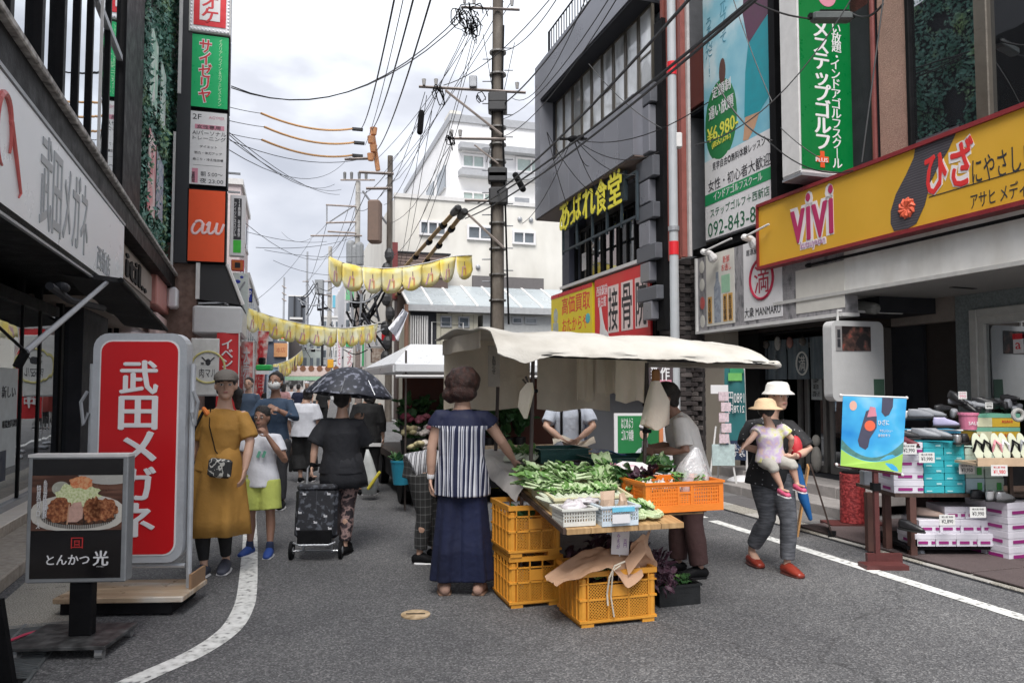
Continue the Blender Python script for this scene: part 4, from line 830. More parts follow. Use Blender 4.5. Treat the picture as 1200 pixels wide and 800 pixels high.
# ================================================================ GREY BUILDING
tX=5.62; tO=5.25
s1=R_(627,200,tO)[0]; s0=R_(768,300,tX)[0]
panelm=[M('grey_panel_%s'%n,c,.35,metal=.35,var=.06,scale=1.2,bump=.01) for n,c in (('a',(.23,.235,.265)),('b',(.25,.255,.285)))]
T=Th('grey_panel_building','grey metal clad building with overhanging upper storey and recessed strip windows','building',org=(tX,s0,0),fr=F)
zq0,zq1,zw0,zw1=5.12,8.55,6.12,7.72
sw1=s1-.35; 
T.p('core',G().box(tO+.75,14,s0+.02,s1-.05,0,zq1-.2),M('core_grey',(.16,.165,.18),.6))
T.p('roof_band',G().box(tO,tO+.75,s0,s1,zw1,zq1),panelm[0]); T.p('end_panel',G().box(tO,tO+.75,sw1,s1,zq0,zw1-.004),panelm[1]); T.p('soffit',G().box(tO+.02,tX+.2,s0,s1-.02,zq0-.02,zq0-.004),M('soffit_brown',(.16,.12,.105),.7))
T.p('near_end_wall',G().box(tX,tO+.745,s0,s0+.35,0,zq0-.03),black); T.p('window_reveal',G().box(tO+.3,tO+.7,sw1-.02,sw1,zw0,zw1).box(tO+.02,tO+.7,s0,sw1,zw1-.05,zw1-.003),dark)
n=8
for k in range(n): a=s0+(sw1-s0)*k/n; T.p('panel',G().box(tO,tO+.72,a+.006,a+(sw1-s0)/n-.006,zq0,zw0-.004,bev=.006),panelm[k%2])
n=9
for k in range(n):
    a=s0+(sw1-s0)*k/n; b=s0+(sw1-s0)*(k+1)/n
    w_=window(T,'R',a+.01,b-.01,zw0,zw1-.05,tO+.38,1 if k%3 else 1,2 if k%3==0 else 1,fmw,M('reflection_curtain_pane',(0,0,0),.08,spec=1,bump=0,var=.08,build=noise_ramp(1.6,[(.42,(.30,.31,.31)),(.5,(.55,.57,.58)),(.62,(.66,.68,.70))],detail=2,stretch=(1,1,.5))),fw=.035,depth=.05)  # pale patches painted into the panes for white reflections and curtains
T.p('office_blind',G().box(tO+.62,tO+.64,s0,sw1,zw0,zw1),X('pale_blind'))
zr=zq1
# roof rail
g=G(); sr=R_(641,30,tO+.4)[0]
for k in range(24): g.tube([(tO+.45,sr-k*.16,zr),(tO+.45,sr-k*.16,zr+1.05)],.012,4)
g.tube([(tO+.45,sr,zr+1.05),(tO+.45,s0,zr+1.05)],.02,5).tube([(tO+.45,sr,zr+.1),(tO+.45,s0,zr+.1)],.015,5).tube([(tO+.45,sr,zr),(tO+.45,sr,zr+1.05)],.03,6); T.p('roof_rail',g,dark)
# lower storeys
zs1=3.52
wl0=R_(667,330,tX)[0]; 
T.p('corner_pier',G().box(tX,tX+.5,wl0,s1-.7,0,zq0-.02),M('blue_grey',(.055,.06,.085),.5)); T.p('sill',G().box(tX-.06,tX+.3,s0,s1-.7,zs1-.04,zs1+.02),offwhite); T.p('recess',G().box(tX+.45,tX+.5,s0,wl0,0,zq0-.02),black)
a_=R_(738,290,tX)[0]
for k in range(4):
    a=a_+(wl0-a_)*k/4; b=a_+(wl0-a_)*(k+1)/4; window(T,'R',a+.02,b-.02,zs1+.03,zq0-.5,tX+.15,2,1,black,X('upper_glass'),fw=.05)
inn=M('room_clutter',(0,0,0),.8,bump=0,build=noise_ramp(3.2,[(.4,(.03,.03,.035)),(.55,(.22,.21,.2)),(.65,(.45,.45,.46))],detail=3)); T.p('room_goods',G().box(tX+.3,tX+.4,a_,wl0,zs1,zs1+.9),inn)
T.p('paper_note',G().box(tX+.11,tX+.117,R_(681,320,tX)[0],R_(676,320,tX)[0],zs1+.25,zs1+.6),signwhite)
# channel letter sign on its frame
T=Th('diner_letter_sign','yellow raised kanji and hiragana letters on a dark frame across the grey building','sign',org=(tX,a_,4.2),fr=F)
tL=tX-.31; fr_=G(); za,zb=4.1,4.9
for z in (za+.05,zb-.02): fr_.box(tL+.05,tL+.09,R_(742,210,tL)[0],R_(656,250,tL)[0],z,z+.04)
for x in (656,672,690,707,724,742): s=R_(x,230,tL)[0]; fr_.box(tL+.05,tL+.09,s-.02,s+.02,za,zb)
T.p('frame',fr_,M('frame_teal',(.03,.045,.055),.5)); yel=M('letter_yellow',(.80,.72,.05),.4,var=0,bump=0)
for ch,x0,x1,y0,y1 in (('あ',656,667,235,270),('っ',667,673,248,263),('ぱ',672,681,224,258),('れ',683,697,216,254),('食',698,711,210,250),('堂',713,728,201,241)):
    sa,sb=R_(x0,200,tL)[0],R_(x1,200,tL)[0]; za,zb=R_((x0+x1)/2,y1,tL)[1],R_((x0+x1)/2,y0,tL)[1]
    lettering(T,ch,'R',(sa+sb)/2,(za+zb)/2,abs(sa-sb),zb-za,tL,-.0,yel,bold=.03,depth=.01,name='letter')
    T.p('letter_box',G().box(tL+.045,tL+.1,min(sa,sb)-.03,max(sa,sb)-.08,za+.03,zb-.05),X('frame_teal'))
# shop signs under the sill
def flat_sign(name,label,x0,x1,z0,z1,t,m,fr=F):
    a,b=fr.side(x1,350,t)[0],fr.side(x0,350,t)[0]; T=Th(name,label,'sign',org=(t,a,z0),fr=fr); T.p('board',G().box(t,t+.08,a,b,z0,z1),m); T.b=(a,b,z0,z1,t); return T
def wrR(T,body,fa,fz,fw,fh,m,bold=.02,off=0,vert=False,name='lettering'):
    a,b,z0,z1,t=T.b; return lettering(T,body,'R',b-(b-a)*fa,z0+(z1-z0)*fz,(b-a)*fw,(z1-z0)*fh,t,off,m,bold=bold,vert=vert,name=name)
T=flat_sign('buying_sign','yellow and red sign of a second-hand buyer, under the sill of the grey building',646,694,1.9,3.42,tX-.03,M('sign_yellow',(.78,.62,.03),.4,var=.06,scale=2,bump=0))
wrR(T,'高価買取',.62,.80,.66,.24,X('letter_scarlet'),bold=.012); wrR(T,'おたからや',.6,.53,.6,.18,X('letter_scarlet'),bold=.012); a,b,z0,z1,t=T.b
T.p('figure_print',G().ell((t,b-.28,z0+1.05),(.004,.13,.17),12,8).limb([(t-.003,b-.28,z0+.9),(t-.003,b-.26,z0+.4)],[(.16,.003),(.2,.003)],8,side=(0,1,0)),M('print_grey',(.42,.45,.42),.5,var=.3,bump=0)); T.p('red_band',G().box(t-.004,t,a,b-.5,z0+.1,z0+.5),signred); T.p('red_edge',G().box(t-.006,t,a,b,z1-.08,z1),signred); T.p('small_badge',G().ell((t-.002,a+.22,z0+.85),(.004,.12,.1),12,6),M('badge_teal',(.1,.45,.5),.5,var=0,bump=0)); 
T=flat_sign('bonesetter_sign','red sign with white squares of kanji, a pointing hand and a telephone number',697,762,1.75,3.44,tX-.035,M('sign_crimson',(.62,.03,.04),.4,var=.05,scale=2,bump=0))
a,b,z0,z1,t=T.b; W=b-a
for i,(ch,fa,fw) in enumerate((('接',.37,.2),('骨',.62,.2),('院',.86,.2))):
    zc=z0+.63*(z1-z0); hh=.25*(z1-z0); T.p('white_square',G().box(t-.004,t,b-W*(fa+fw/2),b-W*(fa-fw/2),zc-hh,zc+hh),M('square_pale',(.72,.58,.56),.5,var=0,bump=0)); lettering(T,ch,'R',b-W*fa,zc,W*fw*.84,hh*1.8,t,.005,ink,bold=.012)
wrR(T,'西新駅前\n新古館',.15,.80,.22,.24,signwhite,bold=.008); wrR(T,'TEL:092-822-3077',.66,.24,.58,.085,signwhite,bold=.008); T.p('dark_strip',G().box(t-.004,t,a,b,z0,z0+.13*(z1-z0)),M('maroon',(.15,.02,.03),.5)); wrR(T,'土曜夜9時まで受付',.6,.06,.7,.08,signwhite,off=.005)
c=b-W*.17; T.p('pointing_hand',G().limb([(t-.004,c+.12,z0+1.15),(t-.004,c+.06,z0+.9),(t-.004,c,z0+.6)],[(.05,.003),(.07,.003),(.16,.003)],8,side=(0,1,0)).ell((t-.004,c-.08,z0+.5),(.004,.2,.22),12,8),signwhite)
# stepped black bracket sign
T=Th('stepped_bracket','tall black bracket of staggered grey blocks at the near corner of the grey building','sign frame',org=(tX,R_(760,300,5.3)[0],0),fr=F)
tt=5.42; q=R_(757,250,tt)[0]
gA=M('block_grey',(.10,.105,.12),.5)
T.p('mast',G().box(tt+.12,tt+.3,q-.35,q-.1,2.3,7.2),black)
for k,(x0,x1,y0,y1,m) in enumerate(((748,763,100,123,gA),(749,761,125,180,panelm[1]),(745,765,186,210,gA),(749,760,212,238,panelm[0]),(745,765,240,258,gA),(748,760,260,288,panelm[1]),(745,767,288,306,gA),(749,760,308,330,panelm[0]),(745,768,337,353,gA),(752,762,354,375,panelm[1]))):
    za,zb=R_(756,y1,tt)[1],R_(756,y0,tt)[1]; T.p('block',G().box(tt,tt+.2,R_(x1,200,tt)[0],R_(x0,200,tt)[0],za,zb,bev=.01),m)
# pale steel lamp pole at the kerb
tP=4.95; pp=F.W((tP,R_(791,400,tP)[0],0)); 
T=Th('steel_pole','slim pale grey steel pole with two red bands on the right pavement','pole',world=pp)
T.p('shaft',G().cyl(0,0,0,11,.062,.055,16),M('pole_pale',(.40,.42,.44),.5,var=.08,scale=3)); 
for y in (81,291): z=at(791,y,pp.y).z; T.p('red_band',G().cyl(0,0,z-.09,z+.09,.066,seg=16),signred)
z=at(791,165,pp.y).z; T.p('junction_box',G().box(.04,.12,-.05,.05,z-.1,z+.1,bev=.01),offwhite); z=at(791,268,pp.y).z; T.p('clamp',G().cyl(0,0,z-.03,z+.03,.075,seg=12),grey)
# ================================================================ BACKGROUND BUILDINGS ACROSS THE SIDE STREET
beige=M('beige_render',(0,0,0),.8,var=.05,scale=1,build=noise_ramp(1.2,[(.3,(.60,.58,.53)),(.7,(.72,.70,.65))],detail=8,stretch=(1,1,.3)))
whiteR=M('white_render',(.76,.76,.77),.7,var=.06,scale=1)
q=33; ta=F.front(463,250,q)[0]; tb=F.front(700,250,q)[0]; zr=F.front(560,238,q)[1]
T=Th('beige_building','beige three storey building with three dark twin windows behind the utility pole','building',org=(ta,q,0),fr=F)
T.p('wall',G().box(ta,tb+6,q,q+14,0,zr),beige); T.p('parapet',G().box(ta-.05,tb+6,q-.06,q+.3,zr,zr+.18),offwhite)
for x0,x1,y0,y1 in ((491,523,262,279),(547,577,264,281),(600,627,267,283)): window(T,'C',F.front(x0,270,q)[0],F.front(x1,270,q)[0],F.front(550,y1,q)[1],F.front(550,y0,q)[1],q,3 if x0<500 else 2,1,signwhite,far_g2:=X('far_glass'),fw=.09,depth=.12)
T.p('louvre',G().box(F.front(603,240,q)[0],F.front(620,240,q)[0],q-.05,q-.001,F.front(610,242,q)[1],F.front(610,232,q)[1]),grey)
for x,y in ((560,313),(622,258),(609,257)): c=F.front(x,y,q); T.p('wall_vent',G().ell((c[0],q-.03,c[1]),(.12,.08,.12),8,6),grey)
# upper white apartment block with balconies
q=38; ta=F.front(528,180,q)[0]; tb=F.front(760,180,q)[0]; zr=F.front(600,150,q)[1]; tl=F.front(512,180,q)[0]
T=Th('white_apartment_block','white apartment block with grey roof line and balconies above the beige building','building',org=(ta,q,0),fr=F)
T.p('wall',G().box(ta,tb+5,q,q+16,0,zr),whiteR); T.p('roof_line',G().box(ta-.08,tb+5,q-.1,q+16,zr-.0,zr+.4),M('roof_grey',(.33,.34,.36),.6)); T.p('roof_house',G().box(F.front(532,140,q)[0],F.front(545,140,q)[0],q+1,q+2.5,zr+.4,zr+1.0),beige)
for y in (172,203): z=F.front(560,y+0,q)[1]; T.p('balcony_slab',G().box(ta+.4,tb+5,q-.6,q-.01,z-.3,z),X('roof_grey'))
for (x0,x1,y0,y1,n) in ((541,568,182,198,2),(571,590,182,198,2),(541,568,176,180,3),(604,640,180,198,2),(541,580,225,240,3)): window(T,'C',F.front(x0,190,q)[0],F.front(x1,190,q)[0],F.front(560,y1,q)[1],F.front(560,y0,q)[1],q,n,1,signwhite,M('pale_glass',(.40,.48,.46),.15,var=.1,bump=0),fw=.1,depth=.12)
for k in range(4): a=q+1.2+k*3.4; T.p('side_window',G().fb('R',a,a+2.3,F.front(520,212,q)[1],F.front(520,185,q)[1],ta,-.01,.05),X('far_glass')); T.p('side_frame',G().fb('R',a-.1,a+2.4,F.front(520,214,q)[1],F.front(520,212,q)[1],ta,0,.12),grey)
# low house with corrugated glass roof
q=29.6; ta=F.front(478,380,q)[0]; tb=F.front(700,380,q)[0]; ze=F.front(560,360,q)[1]; zr=F.front(560,326,q)[1]
T=Th('low_house','low cream house with translucent roof sheets and barred window left of the utility pole','building',org=(ta,q,0),fr=F)
T.p('wall',G().box(ta,F.front(560,380,q)[0],q,q+3.2,0,ze-.3),M('cream_siding',(0,0,0),.7,var=.06,build=stripes(0,2.2,[(0,(.42,.40,.32)),(.92,(.25,.24,.19))]))); T.p('wall_right',G().box(F.front(566,380,q)[0],tb+6,q,q+3.2,0,ze-.3),M('grey_siding',(.40,.41,.41),.7))
T.p('eave',G().box(ta-.15,tb+6,q-.35,q+.1,ze-.25,ze),M('eave_grey',(.38,.39,.40),.5))
rs_=G().add([(0,0,0),(.98,0,0),(.98,3,0),(0,3,0)],[(0,1,2,3)])
nS=15; wS=(tb+6-ta)/nS; rm=M('roof_sheet',(.36,.40,.42),.3,var=.06,scale=1,bump=0)
for k in range(nS):
    x0=ta+k*wS; T.p('roof_sheet',G().box(x0+.05,x0+wS-.05,0,1,0,.04,T=Matrix(((1,0,0,0),(0,3.0,0,q-.1),(0,zr-ze,1,ze+.01),(0,0,0,1)))),rm)
    T.p('roof_rib',G().box(x0-.05,x0+.05,0,1,0,.08,T=Matrix(((1,0,0,0),(0,3.0,0,q-.1),(0,zr-ze,1,ze+.01),(0,0,0,1)))),offwhite)
T.p('ridge_flashing',G().box(F.front(553,320,q+3)[0],F.front(636,320,q+3)[0],q+2.85,q+3,zr,zr+.55),M('flashing_dark',(.12,.11,.11),.7))
gb=G(); za,zb=F.front(490,406,q)[1],F.front(490,370,q)[1]; xa,xb=F.front(481,390,q)[0],F.front(497,390,q)[0]
T.p('dark_opening',G().box(xa,xb+.5,q-.03,q-.001,za,zb+.2),dark)
for k in range(7): x=xa+(xb-xa)*k/6; T.p('window_bar',G().tube([(x,q-.12,za),(x,q-.12,zb)],.035,5),offwhite)
for x0,x1,y0,y1 in ((516,529,371,384),(537,550,371,384),(600,612,370,378),(615,629,370,378)): window(T,'C',F.front(x0,380,q)[0],F.front(x1,380,q)[0],F.front(550,y1,q)[1],F.front(550,y0,q)[1],q,1,1,grey,X('far_glass'),fw=.06)
T.p('corner_post',G().tube([(ta-.1,q-.3,0),(ta-.1,q-.3,ze)],.09,6),M('rust_brown',(.20,.11,.075),.8))
T.p('pipe',G().tube([(xb+.3,q-.08,.5),(xb+.3,q-.08,za+1),(xb+1.6,q-.08,za+1),(xb+1.6,q-.08,0)],.03,5).tube([(F.front(500,390,q)[0],q-.06,0),(F.front(500,390,q)[0],q-.06,zb)],.05,5),offwhite)
# white hood and round mirror left of pole at eave
q2=32; T=Th('red_brown_shed','red brown slatted penthouse wall before the beige building','shed',org=(F.front(464,305,q2)[0],q2,0),fr=F)
a,b=F.front(466,305,q2)[0],F.front(525,305,q2)[0]; z0,z1=F.front(500,325,q2)[1],F.front(500,297,q2)[1]
T.p('wall',G().box(a,b,q2,q2+.9,0,z1-.05),M('shed_brown',(.10,.07,.06),.7))
for k in range(8): T.p('slat',G().box(a,b,q2-.04,q2-.002,z0+(z1-z0)*k/8,z0+(z1-z0)*(k+.75)/8),M('slat_grey_brown',(.22,.16,.14),.7))
T.p('red_end',G().box(a-.35,a-.01,q2-.1,q2+.6,z0-1,z1+.4),M('dull_red',(.22,.05,.05),.6)); T.p('cap',G().box(a,b+.1,q2-.1,q2+.95,z1-.04,z1+.03),dark)
# ================================================================ FAR ROWS
def facade_windows(T,face,D,a0,a1,z0,z1,nx,nz,m=None,mg=.25):
    g=G(); w_=(a1-a0)/nx; h_=(z1-z0)/nz; me=None
    for i in range(nx):
        for j in range(nz):
            x0=a0+w_*(i+mg); x1=a0+w_*(i+1-mg); y0=z0+h_*(j+mg); y1=z0+h_*(j+1-mg)
            w1=T.p('window',G().fb(face,x0,x1,y0,y1,D,-.01,.03),m or far_g2)
            T.p('window_frame',G().fb(face,x0-.06,x1+.06,y0-.1,y0-.01,D,0,.08),offwhite)
def block(name,label,t0,t1,s0,s1,h,m,faces=(),cap=True):
    T=Th(name,label,'building',org=(t0,s0,0),fr=F); T.p('wall',G().box(t0,t1,s0,s1,0,h),m)
    if cap: T.p('parapet',G().box(t0-.1,t1+.1,s0-.1,s1+.1,h,h+.25),offwhite)
    for fc,D,a0,a1,z0,z1,nx,nz in faces: facade_windows(T,fc,D,a0,a1,z0,z1,nx,nz)
    return T
pinkw=M('pink_white_render',(.55,.47,.47),.7); palew=M('pale_render',(.55,.55,.55),.7); bluegrey=M('blue_grey_wall',(.10,.12,.16),.6,var=.12); darkslate=M('slate_wall',(.085,.095,.115),.5,var=.06)
block('pale_pink_building','narrow pale pink white building down the left side with stair landings',-8,-2.0,34,41,10.2,pinkw,[('L',-2.0,34.5,40.5,3,10,3,3),('C',34,-6,-2.2,3,10,2,3)])
block('pale_white_building','pale white four storey building beyond the pink one on the left',-9,-2.0,41.5,56,7.2,palew,[('L',-2.0,42,55.5,3,7,5,2),('C',41.5,-6,-2.2,3,7,2,2)])
T=block('convenience_store_building','blue grey building with small square numeral sign over an orange shop sign',-10,-2.15,57,70,7.3,bluegrey,[('L',-2.15,58,69,3,7,4,2)])
# the far end of the street where it bends: buildings facing the camera
def frontbox(name,label,x0,x1,ytop,q,m,dep=8,win=None,h0=0):
    t0,z1=F.front(x0,ytop,q); t1=F.front(x1,ytop,q)[0]; T=Th(name,label,'building',org=(t0,q,0),fr=F); T.p('wall',G().box(t0,t1,q,q+dep,h0,z1),m); T.p('parapet',G().box(t0-.05,t1+.05,q-.1,q+.3,z1,z1+.2),offwhite)
    if win: facade_windows(T,'C',q,t0,t1,win[0],z1,win[1],win[2])
    T.q=q; T.t0=t0; T.t1=t1; T.z1=z1; return T
T=frontbox('slate_tower','windowless slate blue tower block rising at the far end of the street',338,362,347,150,darkslate,20); z_=T.z1
T.p('rib',G().box(T.t0+1,T.t0+1.3,149.5,149.9,0,z_).box(T.t1-1.5,T.t1-1.2,149.5,149.9,0,z_),dark)
frontbox('pale_far_block','long low pale building with small windows left of the slate tower',303,338,393,140,palew,14,win=(6,5,2))
T=frontbox('blue_grey_far_shop','blue grey shop building at the bend of the street with orange board',299,336,400-20,72,bluegrey,8); 
q=71.9; a,b=F.front(321,410,q)[0],F.front(337,410,q)[0]; T.p('orange_board',G().box(a,b,q-.1,q-.01,F.front(330,418,q)[1],F.front(330,402,q)[1]),M('far_orange',(.55,.27,.12),.6)); lettering(T,'本店','C',(a+b)/2,F.front(330,410,q)[1],(b-a)*.7,.5,q,.1,M('far_red_brown',(.35,.1,.05),.6,var=0,bump=0))
T.p('pale_boards',G().box(F.front(312,390,q)[0],F.front(320,390,q)[0],q-.1,q-.01,F.front(315,400,q)[1],F.front(315,380,q)[1]),grey)
q=66; T=psign('numeral_sign','square white sign with orange red and green numeral seven on the blue grey shop',325,340,386,400,q,signwhite,edge=grey,dep=.3,bw=.06)
wr(T,'7',.5,.5,.5,.62,M('far_orange_red',(.7,.12,.05),.5,var=0,bump=0),bold=.015); a,b,z0,z1,D=T.b; T.p('green_stripe',G().box(a+.2,a+.32,D-.01,D,z0+.2,z1-.25),M('far_green',(.03,.25,.1),.5,var=0,bump=0)); T.p('green_stripe',G().box(b-.32,b-.2,D-.01,D,z0+.2,z1-.25),X('far_green')); T.p('bottom_line',G().box(a+.15,b-.15,D-.01,D,z0+.1,z0+.17),X('far_green'))
frontbox('dark_far_house','dark brown far building right of the small numeral sign',340,354,404-30,74,M('dark_brown_wall',(.07,.06,.06),.7),8)
frontbox('pale_green_building','pale grey green building at the bend with narrow balconies',354,377,392,78,M('pale_green_render',(.36,.40,.38),.7),8,win=(1,3,3))
frontbox('white_far_building','white building with stacked balconies behind the telegraph wires',377,399,372,80,palew,8,win=(1,3,5))
frontbox('grey_far_building','grey building behind the tall narrow white and red sign',397,408,342,84,M('mid_grey_render',(.42,.42,.43),.7),8,win=(2,1,6))
frontbox('teal_far_building','tall white building with green upper storeys at the right end of the street',404,420,330,62,M('grey_white_render',(.50,.50,.52),.7),8,win=(3,2,5))
frontbox('concrete_far_building','concrete building behind the tangle of cables',420,462,335,56,M('concrete_wall',(.38,.38,.37),.8,var=.15,scale=.8),10,win=(1,4,4))
frontbox('beige_far_building','beige building edge between the cable tangle and the low house',440,476,352,44,M('dim_beige',(.36,.34,.30),.8,var=.15,scale=1),8,win=(1,3,2))
# tall narrow signs on the right row
def vs(name,label,x0,x1,y0,y1,q,m,text=None,tm=None,**k):
    T=psign(name,label,x0,x1,y0,y1,q,m,edge=offwhite,dep=.25,bw=.05)
    if text: wr(T,text,.5,.5,.5,.8,tm,vert=True)
    return T
vs('cyan_sign','small cyan vertical sign far down the street among the poles',389,394,345,361,60,M('far_cyan',(.15,.45,.60),.5))
vs('green_tall_sign','upper green vertical sign on the white building at the street end',404.5,416,338,352,55,M('far_green_sign',(.15,.42,.22),.5))
vs('green_lower_sign','lower green sign below the yellow pennants on the right row',404.5,416,396,407,54,M('far_green_sign2',(.06,.40,.16),.5))
vs('white_red_sign','tall white sign with red vertical letters low on the right row',403,417,408,432,53,signwhite,'くすり',M('far_crimson',(.4,.05,.1),.5,var=0,bump=0))
vs('white_violet_sign','narrow white sign with crimson script left of the green signs',395,401,385,432,56,M('pale_lilac',(.66,.60,.64),.5),'DUSC',X('far_crimson'))
vs('green_side_sign','dark edged green sign beside the brick pole on the right row',423,428,398,430,32,X('far_green_sign2'))
T=psign('blank_board','blank white square board on the right before the low house',430,452,379,407,31,M('blank_board',(.58,.58,.6),.5),edge=offwhite,dep=.3)
T=psign('pink_sheet_board','pinkish brown patterned board under the blank white board',435,450,408,425,31,M('pattern_board',(0,0,0),.7,build=noise_ramp(9,[(.4,(.35,.25,.2)),(.6,(.55,.48,.42))])),edge=brown,dep=.2)
T=psign('red_small_sign','small red square sign beside the hanging white cloth',447,463,391,399,30.5,signwhite,edge=offwhite,dep=.2); a,b,z0,z1,D=T.b; T.p('red_square',G().box(a,a+(b-a)*.42,D-.01,D,z0,z1),signred); T.p('pink_square',G().box(b-(b-a)*.3,b,D-.01,D,z0,z1),M('far_pink',(.55,.12,.15),.5))
T=psign('yellow_far_sign','small orange yellow sign above the dark parasol at the street end',384,391,421,431,40,M('amber_far',(.75,.38,.03),.5),edge=X('amber_far'),dep=.2)
# white cloth hanging
T=Th('hanging_cloth','white cloth tied up and hanging from the corner of the low house','cloth',world=at(462,395,27)); 
c=T.e.location; P=[at(472,362,27)-c,at(455,384,27)-c,at(467,400,27)-c,at(478,366,27)-c]
T.p('cloth',G().sheet(lambda u,v:(P[0]*(1-u)+P[3]*u)*(1-v)+(P[1]*(1-u)+P[2]*u)*v+Vector((0,.15*sin(u*9+v*3),0)),10,8,.02),M('cloth_white',(.68,.69,.74),.8),smooth=True)
# awning over the street end with round prints
q=52; a,b=F.front(334,435,q)[0],F.front(384,435,q)[0]; z0,z1=F.front(350,441,q)[1],F.front(350,429,q)[1]
T=Th('far_shop_awning','pale pink shop awning with row of brown round prints at the far end','awning',org=(a,q,0),fr=F)
T.p('cloth',G().box(a,b,q,q+.1,z0,z1,bev=.04),M('awning_pale',(.62,.50,.47),.7)); T.p('fringe',G().box(a,b,q-.01,q+.11,z0-.25,z0-.005),M('fringe_green',(.3,.5,.35),.7))
for k in range(6): T.p('round_print',G().limb([(a+.6+k*.55,q-.02,z1-.15),(a+.6+k*.55,q-.005,z1-.15)],[.2,.2],10,dome=False),M('round_brown',(.2,.09,.05),.7))
T.p('shop_back',G().box(a,b,q+2,q+2.2,0,z0),M('shop_mixed',(0,0,0),.8,build=noise_ramp(1.6,[(.4,(.05,.05,.05)),(.5,(.3,.3,.31)),(.6,(.55,.5,.48))],detail=2))); T.p('post',G().box(a+1.2,a+1.3,q,q+.1,0,z0).box(b-.8,b-.7,q,q+.1,0,z0),offwhite)
# ================================================================ POLES AND WIRES
def pole(name,label,px,ytop,Y,r0,r1,m=None,arms=(),extra=None,group=None):
    b=at(px,452,Y); top=at(px,ytop,Y).z; T=Th(name,label,'utility pole',world=(b.x,b.y,0),group=group)
    T.p('shaft',G().limb([(0,0,0),(0,0,top*.5),(0,0,top)],[r0,(r0+r1)/2,r1],16,dome=False),m or polec,smooth=True); T.b=b; T.Y=Y
    for (x0,x1,y0,y1) in arms:
        a=at(x0,y0,Y)-Vector((b.x,b.y,0)); c=at(x1,y1,Y)-Vector((b.x,b.y,0)); h=.035 if Y<20 else .06; yo=-r1-.05
        T.p('crossarm',G().limb([(a.x,yo,a.z),(c.x,yo,c.z)],[(h,h)],4,dome=False),M('arm_steel',(.26,.22,.20),.6,var=.3,scale=3))
    return T
T=pole('utility_pole','tall brown grey concrete utility pole with cross arms and cable coils in the middle',583,-60,17,.165,.12,arms=((541,609,13,16),(492,616,105,112),(525,593,165,166),(545,590,237,238)))
B=Vector((T.b.x,T.b.y,0))
def loc17(x,y,dy=0): v=at(x,y,17+dy)-B; return v
brc=M('arm_steel',(.26,.22,.20))
T.p('brace',G().tube([loc17(522,106,-.2),loc17(588,158,-.2)],.03,5),brc); T.p('brace',G().tube([loc17(543,246,-.2),loc17(590,290,-.2)],.03,5),brc); T.p('brace',G().tube([loc17(556,170,-.2),loc17(584,192,-.2)],.02,5),brc)
for y in (62,88,122,150,170,190,225,262,292,322,352): z=at(583,y,17).z; T.p('band',G().cyl(0,0,z-.02,z+.02,.2,seg=14),M('band_steel',(.2,.19,.18),.5,metal=.4))
for y in (118,128,205,210): z=at(583,y,17).z; T.p('junction_box',G().box(-.22,.22,-.26,.1,z-.12,z+.12,bev=.03),M('box_black',(.035,.035,.037),.5))
z=at(590,232,17).z; T.p('junction_box',G().box(-.2,.24,-.26,.0,z-.2,z+.2,bev=.04),M('box_black',(.035,.035,.037)))
v=loc17(555,98); T.p('grey_box',G().box(v.x-.09,v.x+.09,-.25,-.1,v.z-.18,v.z+.1,bev=.02),grey)
for k in range(22):
    z=at(583,330-k*13,17).z; a=k%2; T.p('step_bolt',G().tube([((.15 if a else -.15),-.02,z),((.36 if a else -.36),-.02,z)],.014,4),grey)
# insulators
for x,y in ((545,9),(556,10),(600,12),(498,104),(512,104),(606,108),(530,163),(540,163)):
    v=loc17(x,y); T.p('insulator',G().cyl(v.x,-.2,v.z,v.z+.14,.035,.05,8),M('insulator',(.35,.34,.33),.3))
rnd=random.Random(3)
def coil(cx,cy,rx,ry,n,r=.012,Y=17):
    g=G()
    for k in range(n):
        c=at(cx+rnd.uniform(-rx,rx)*.6,cy+rnd.uniform(-ry,ry)*.6,Y)-B; R1=rnd.uniform(.35,1)*rx*Y/867; R2=rnd.uniform(.5,1)*ry*Y/867; a=rnd.uniform(0,3)
        g.tube([(c.x+R1*cos(t)*cos(a)-R2*sin(t)*sin(a)*.4,-.3+rnd.uniform(-.1,.1)+.1*sin(t+k),c.z+R1*cos(t)*sin(a)*.4+R2*sin(t)) for t in [i*2*PI/14 for i in range(rnd.choice((11,15)))]],r,4)
    return g
T.p('cable_coil',coil(547,28,20,17,14),black); T.p('cable_coil',coil(516,116,6,11,5),black); T.p('cable_coil',coil(560,118,8,8,2),black); T.p('cable_coil',coil(529,171,5,8,5),black); T.p('cable_coil',coil(557,42,12,12,6),black)
T.p('riser_cable',G().tube([loc17(590,30,-.1),loc17(588,120,-.15),loc17(592,240,-.15),loc17(596,380,-.15)],.025,5).tube([loc17(577,60,-.15),loc17(576,200,-.15),loc17(575,420,-.15)],.018,5),black)
P2=pole('utility_pole','grey concrete utility pole on the right side carrying a brown shielded box and orange insulators',455,183,30,.15,.11,arms=((422,462,203,205),(430,460,222,222),(405,440,188,187)))
B2=Vector((P2.b.x,P2.b.y,0))
v=lambda x,y,Y=30: at(x,y,Y)-B2
P2.p('shield_box',G().box(v(438,0).x,v(452,0).x,-.9,-.3,v(0,288).z,v(0,240).z,bev=.06),M('box_brown',(.17,.115,.09),.7)); P2.p('strut',G().tube([v(425,224),v(453,262)],.05,5),grey)
g=G()
for k in range(4): g.cyl(v(439,0).x+.05*(-1)**k,-.2,v(0,152+k*10+8).z,v(0,152+k*10).z,.12,.16,8)
P2.p('orange_insulator',g,M('insulator_orange',(.50,.23,.10),.6,var=.3,scale=2),kind='stuff')
P2.p('arm_post',G().tube([v(436,153),v(443,200)],.1,6),X('insulator_orange'))
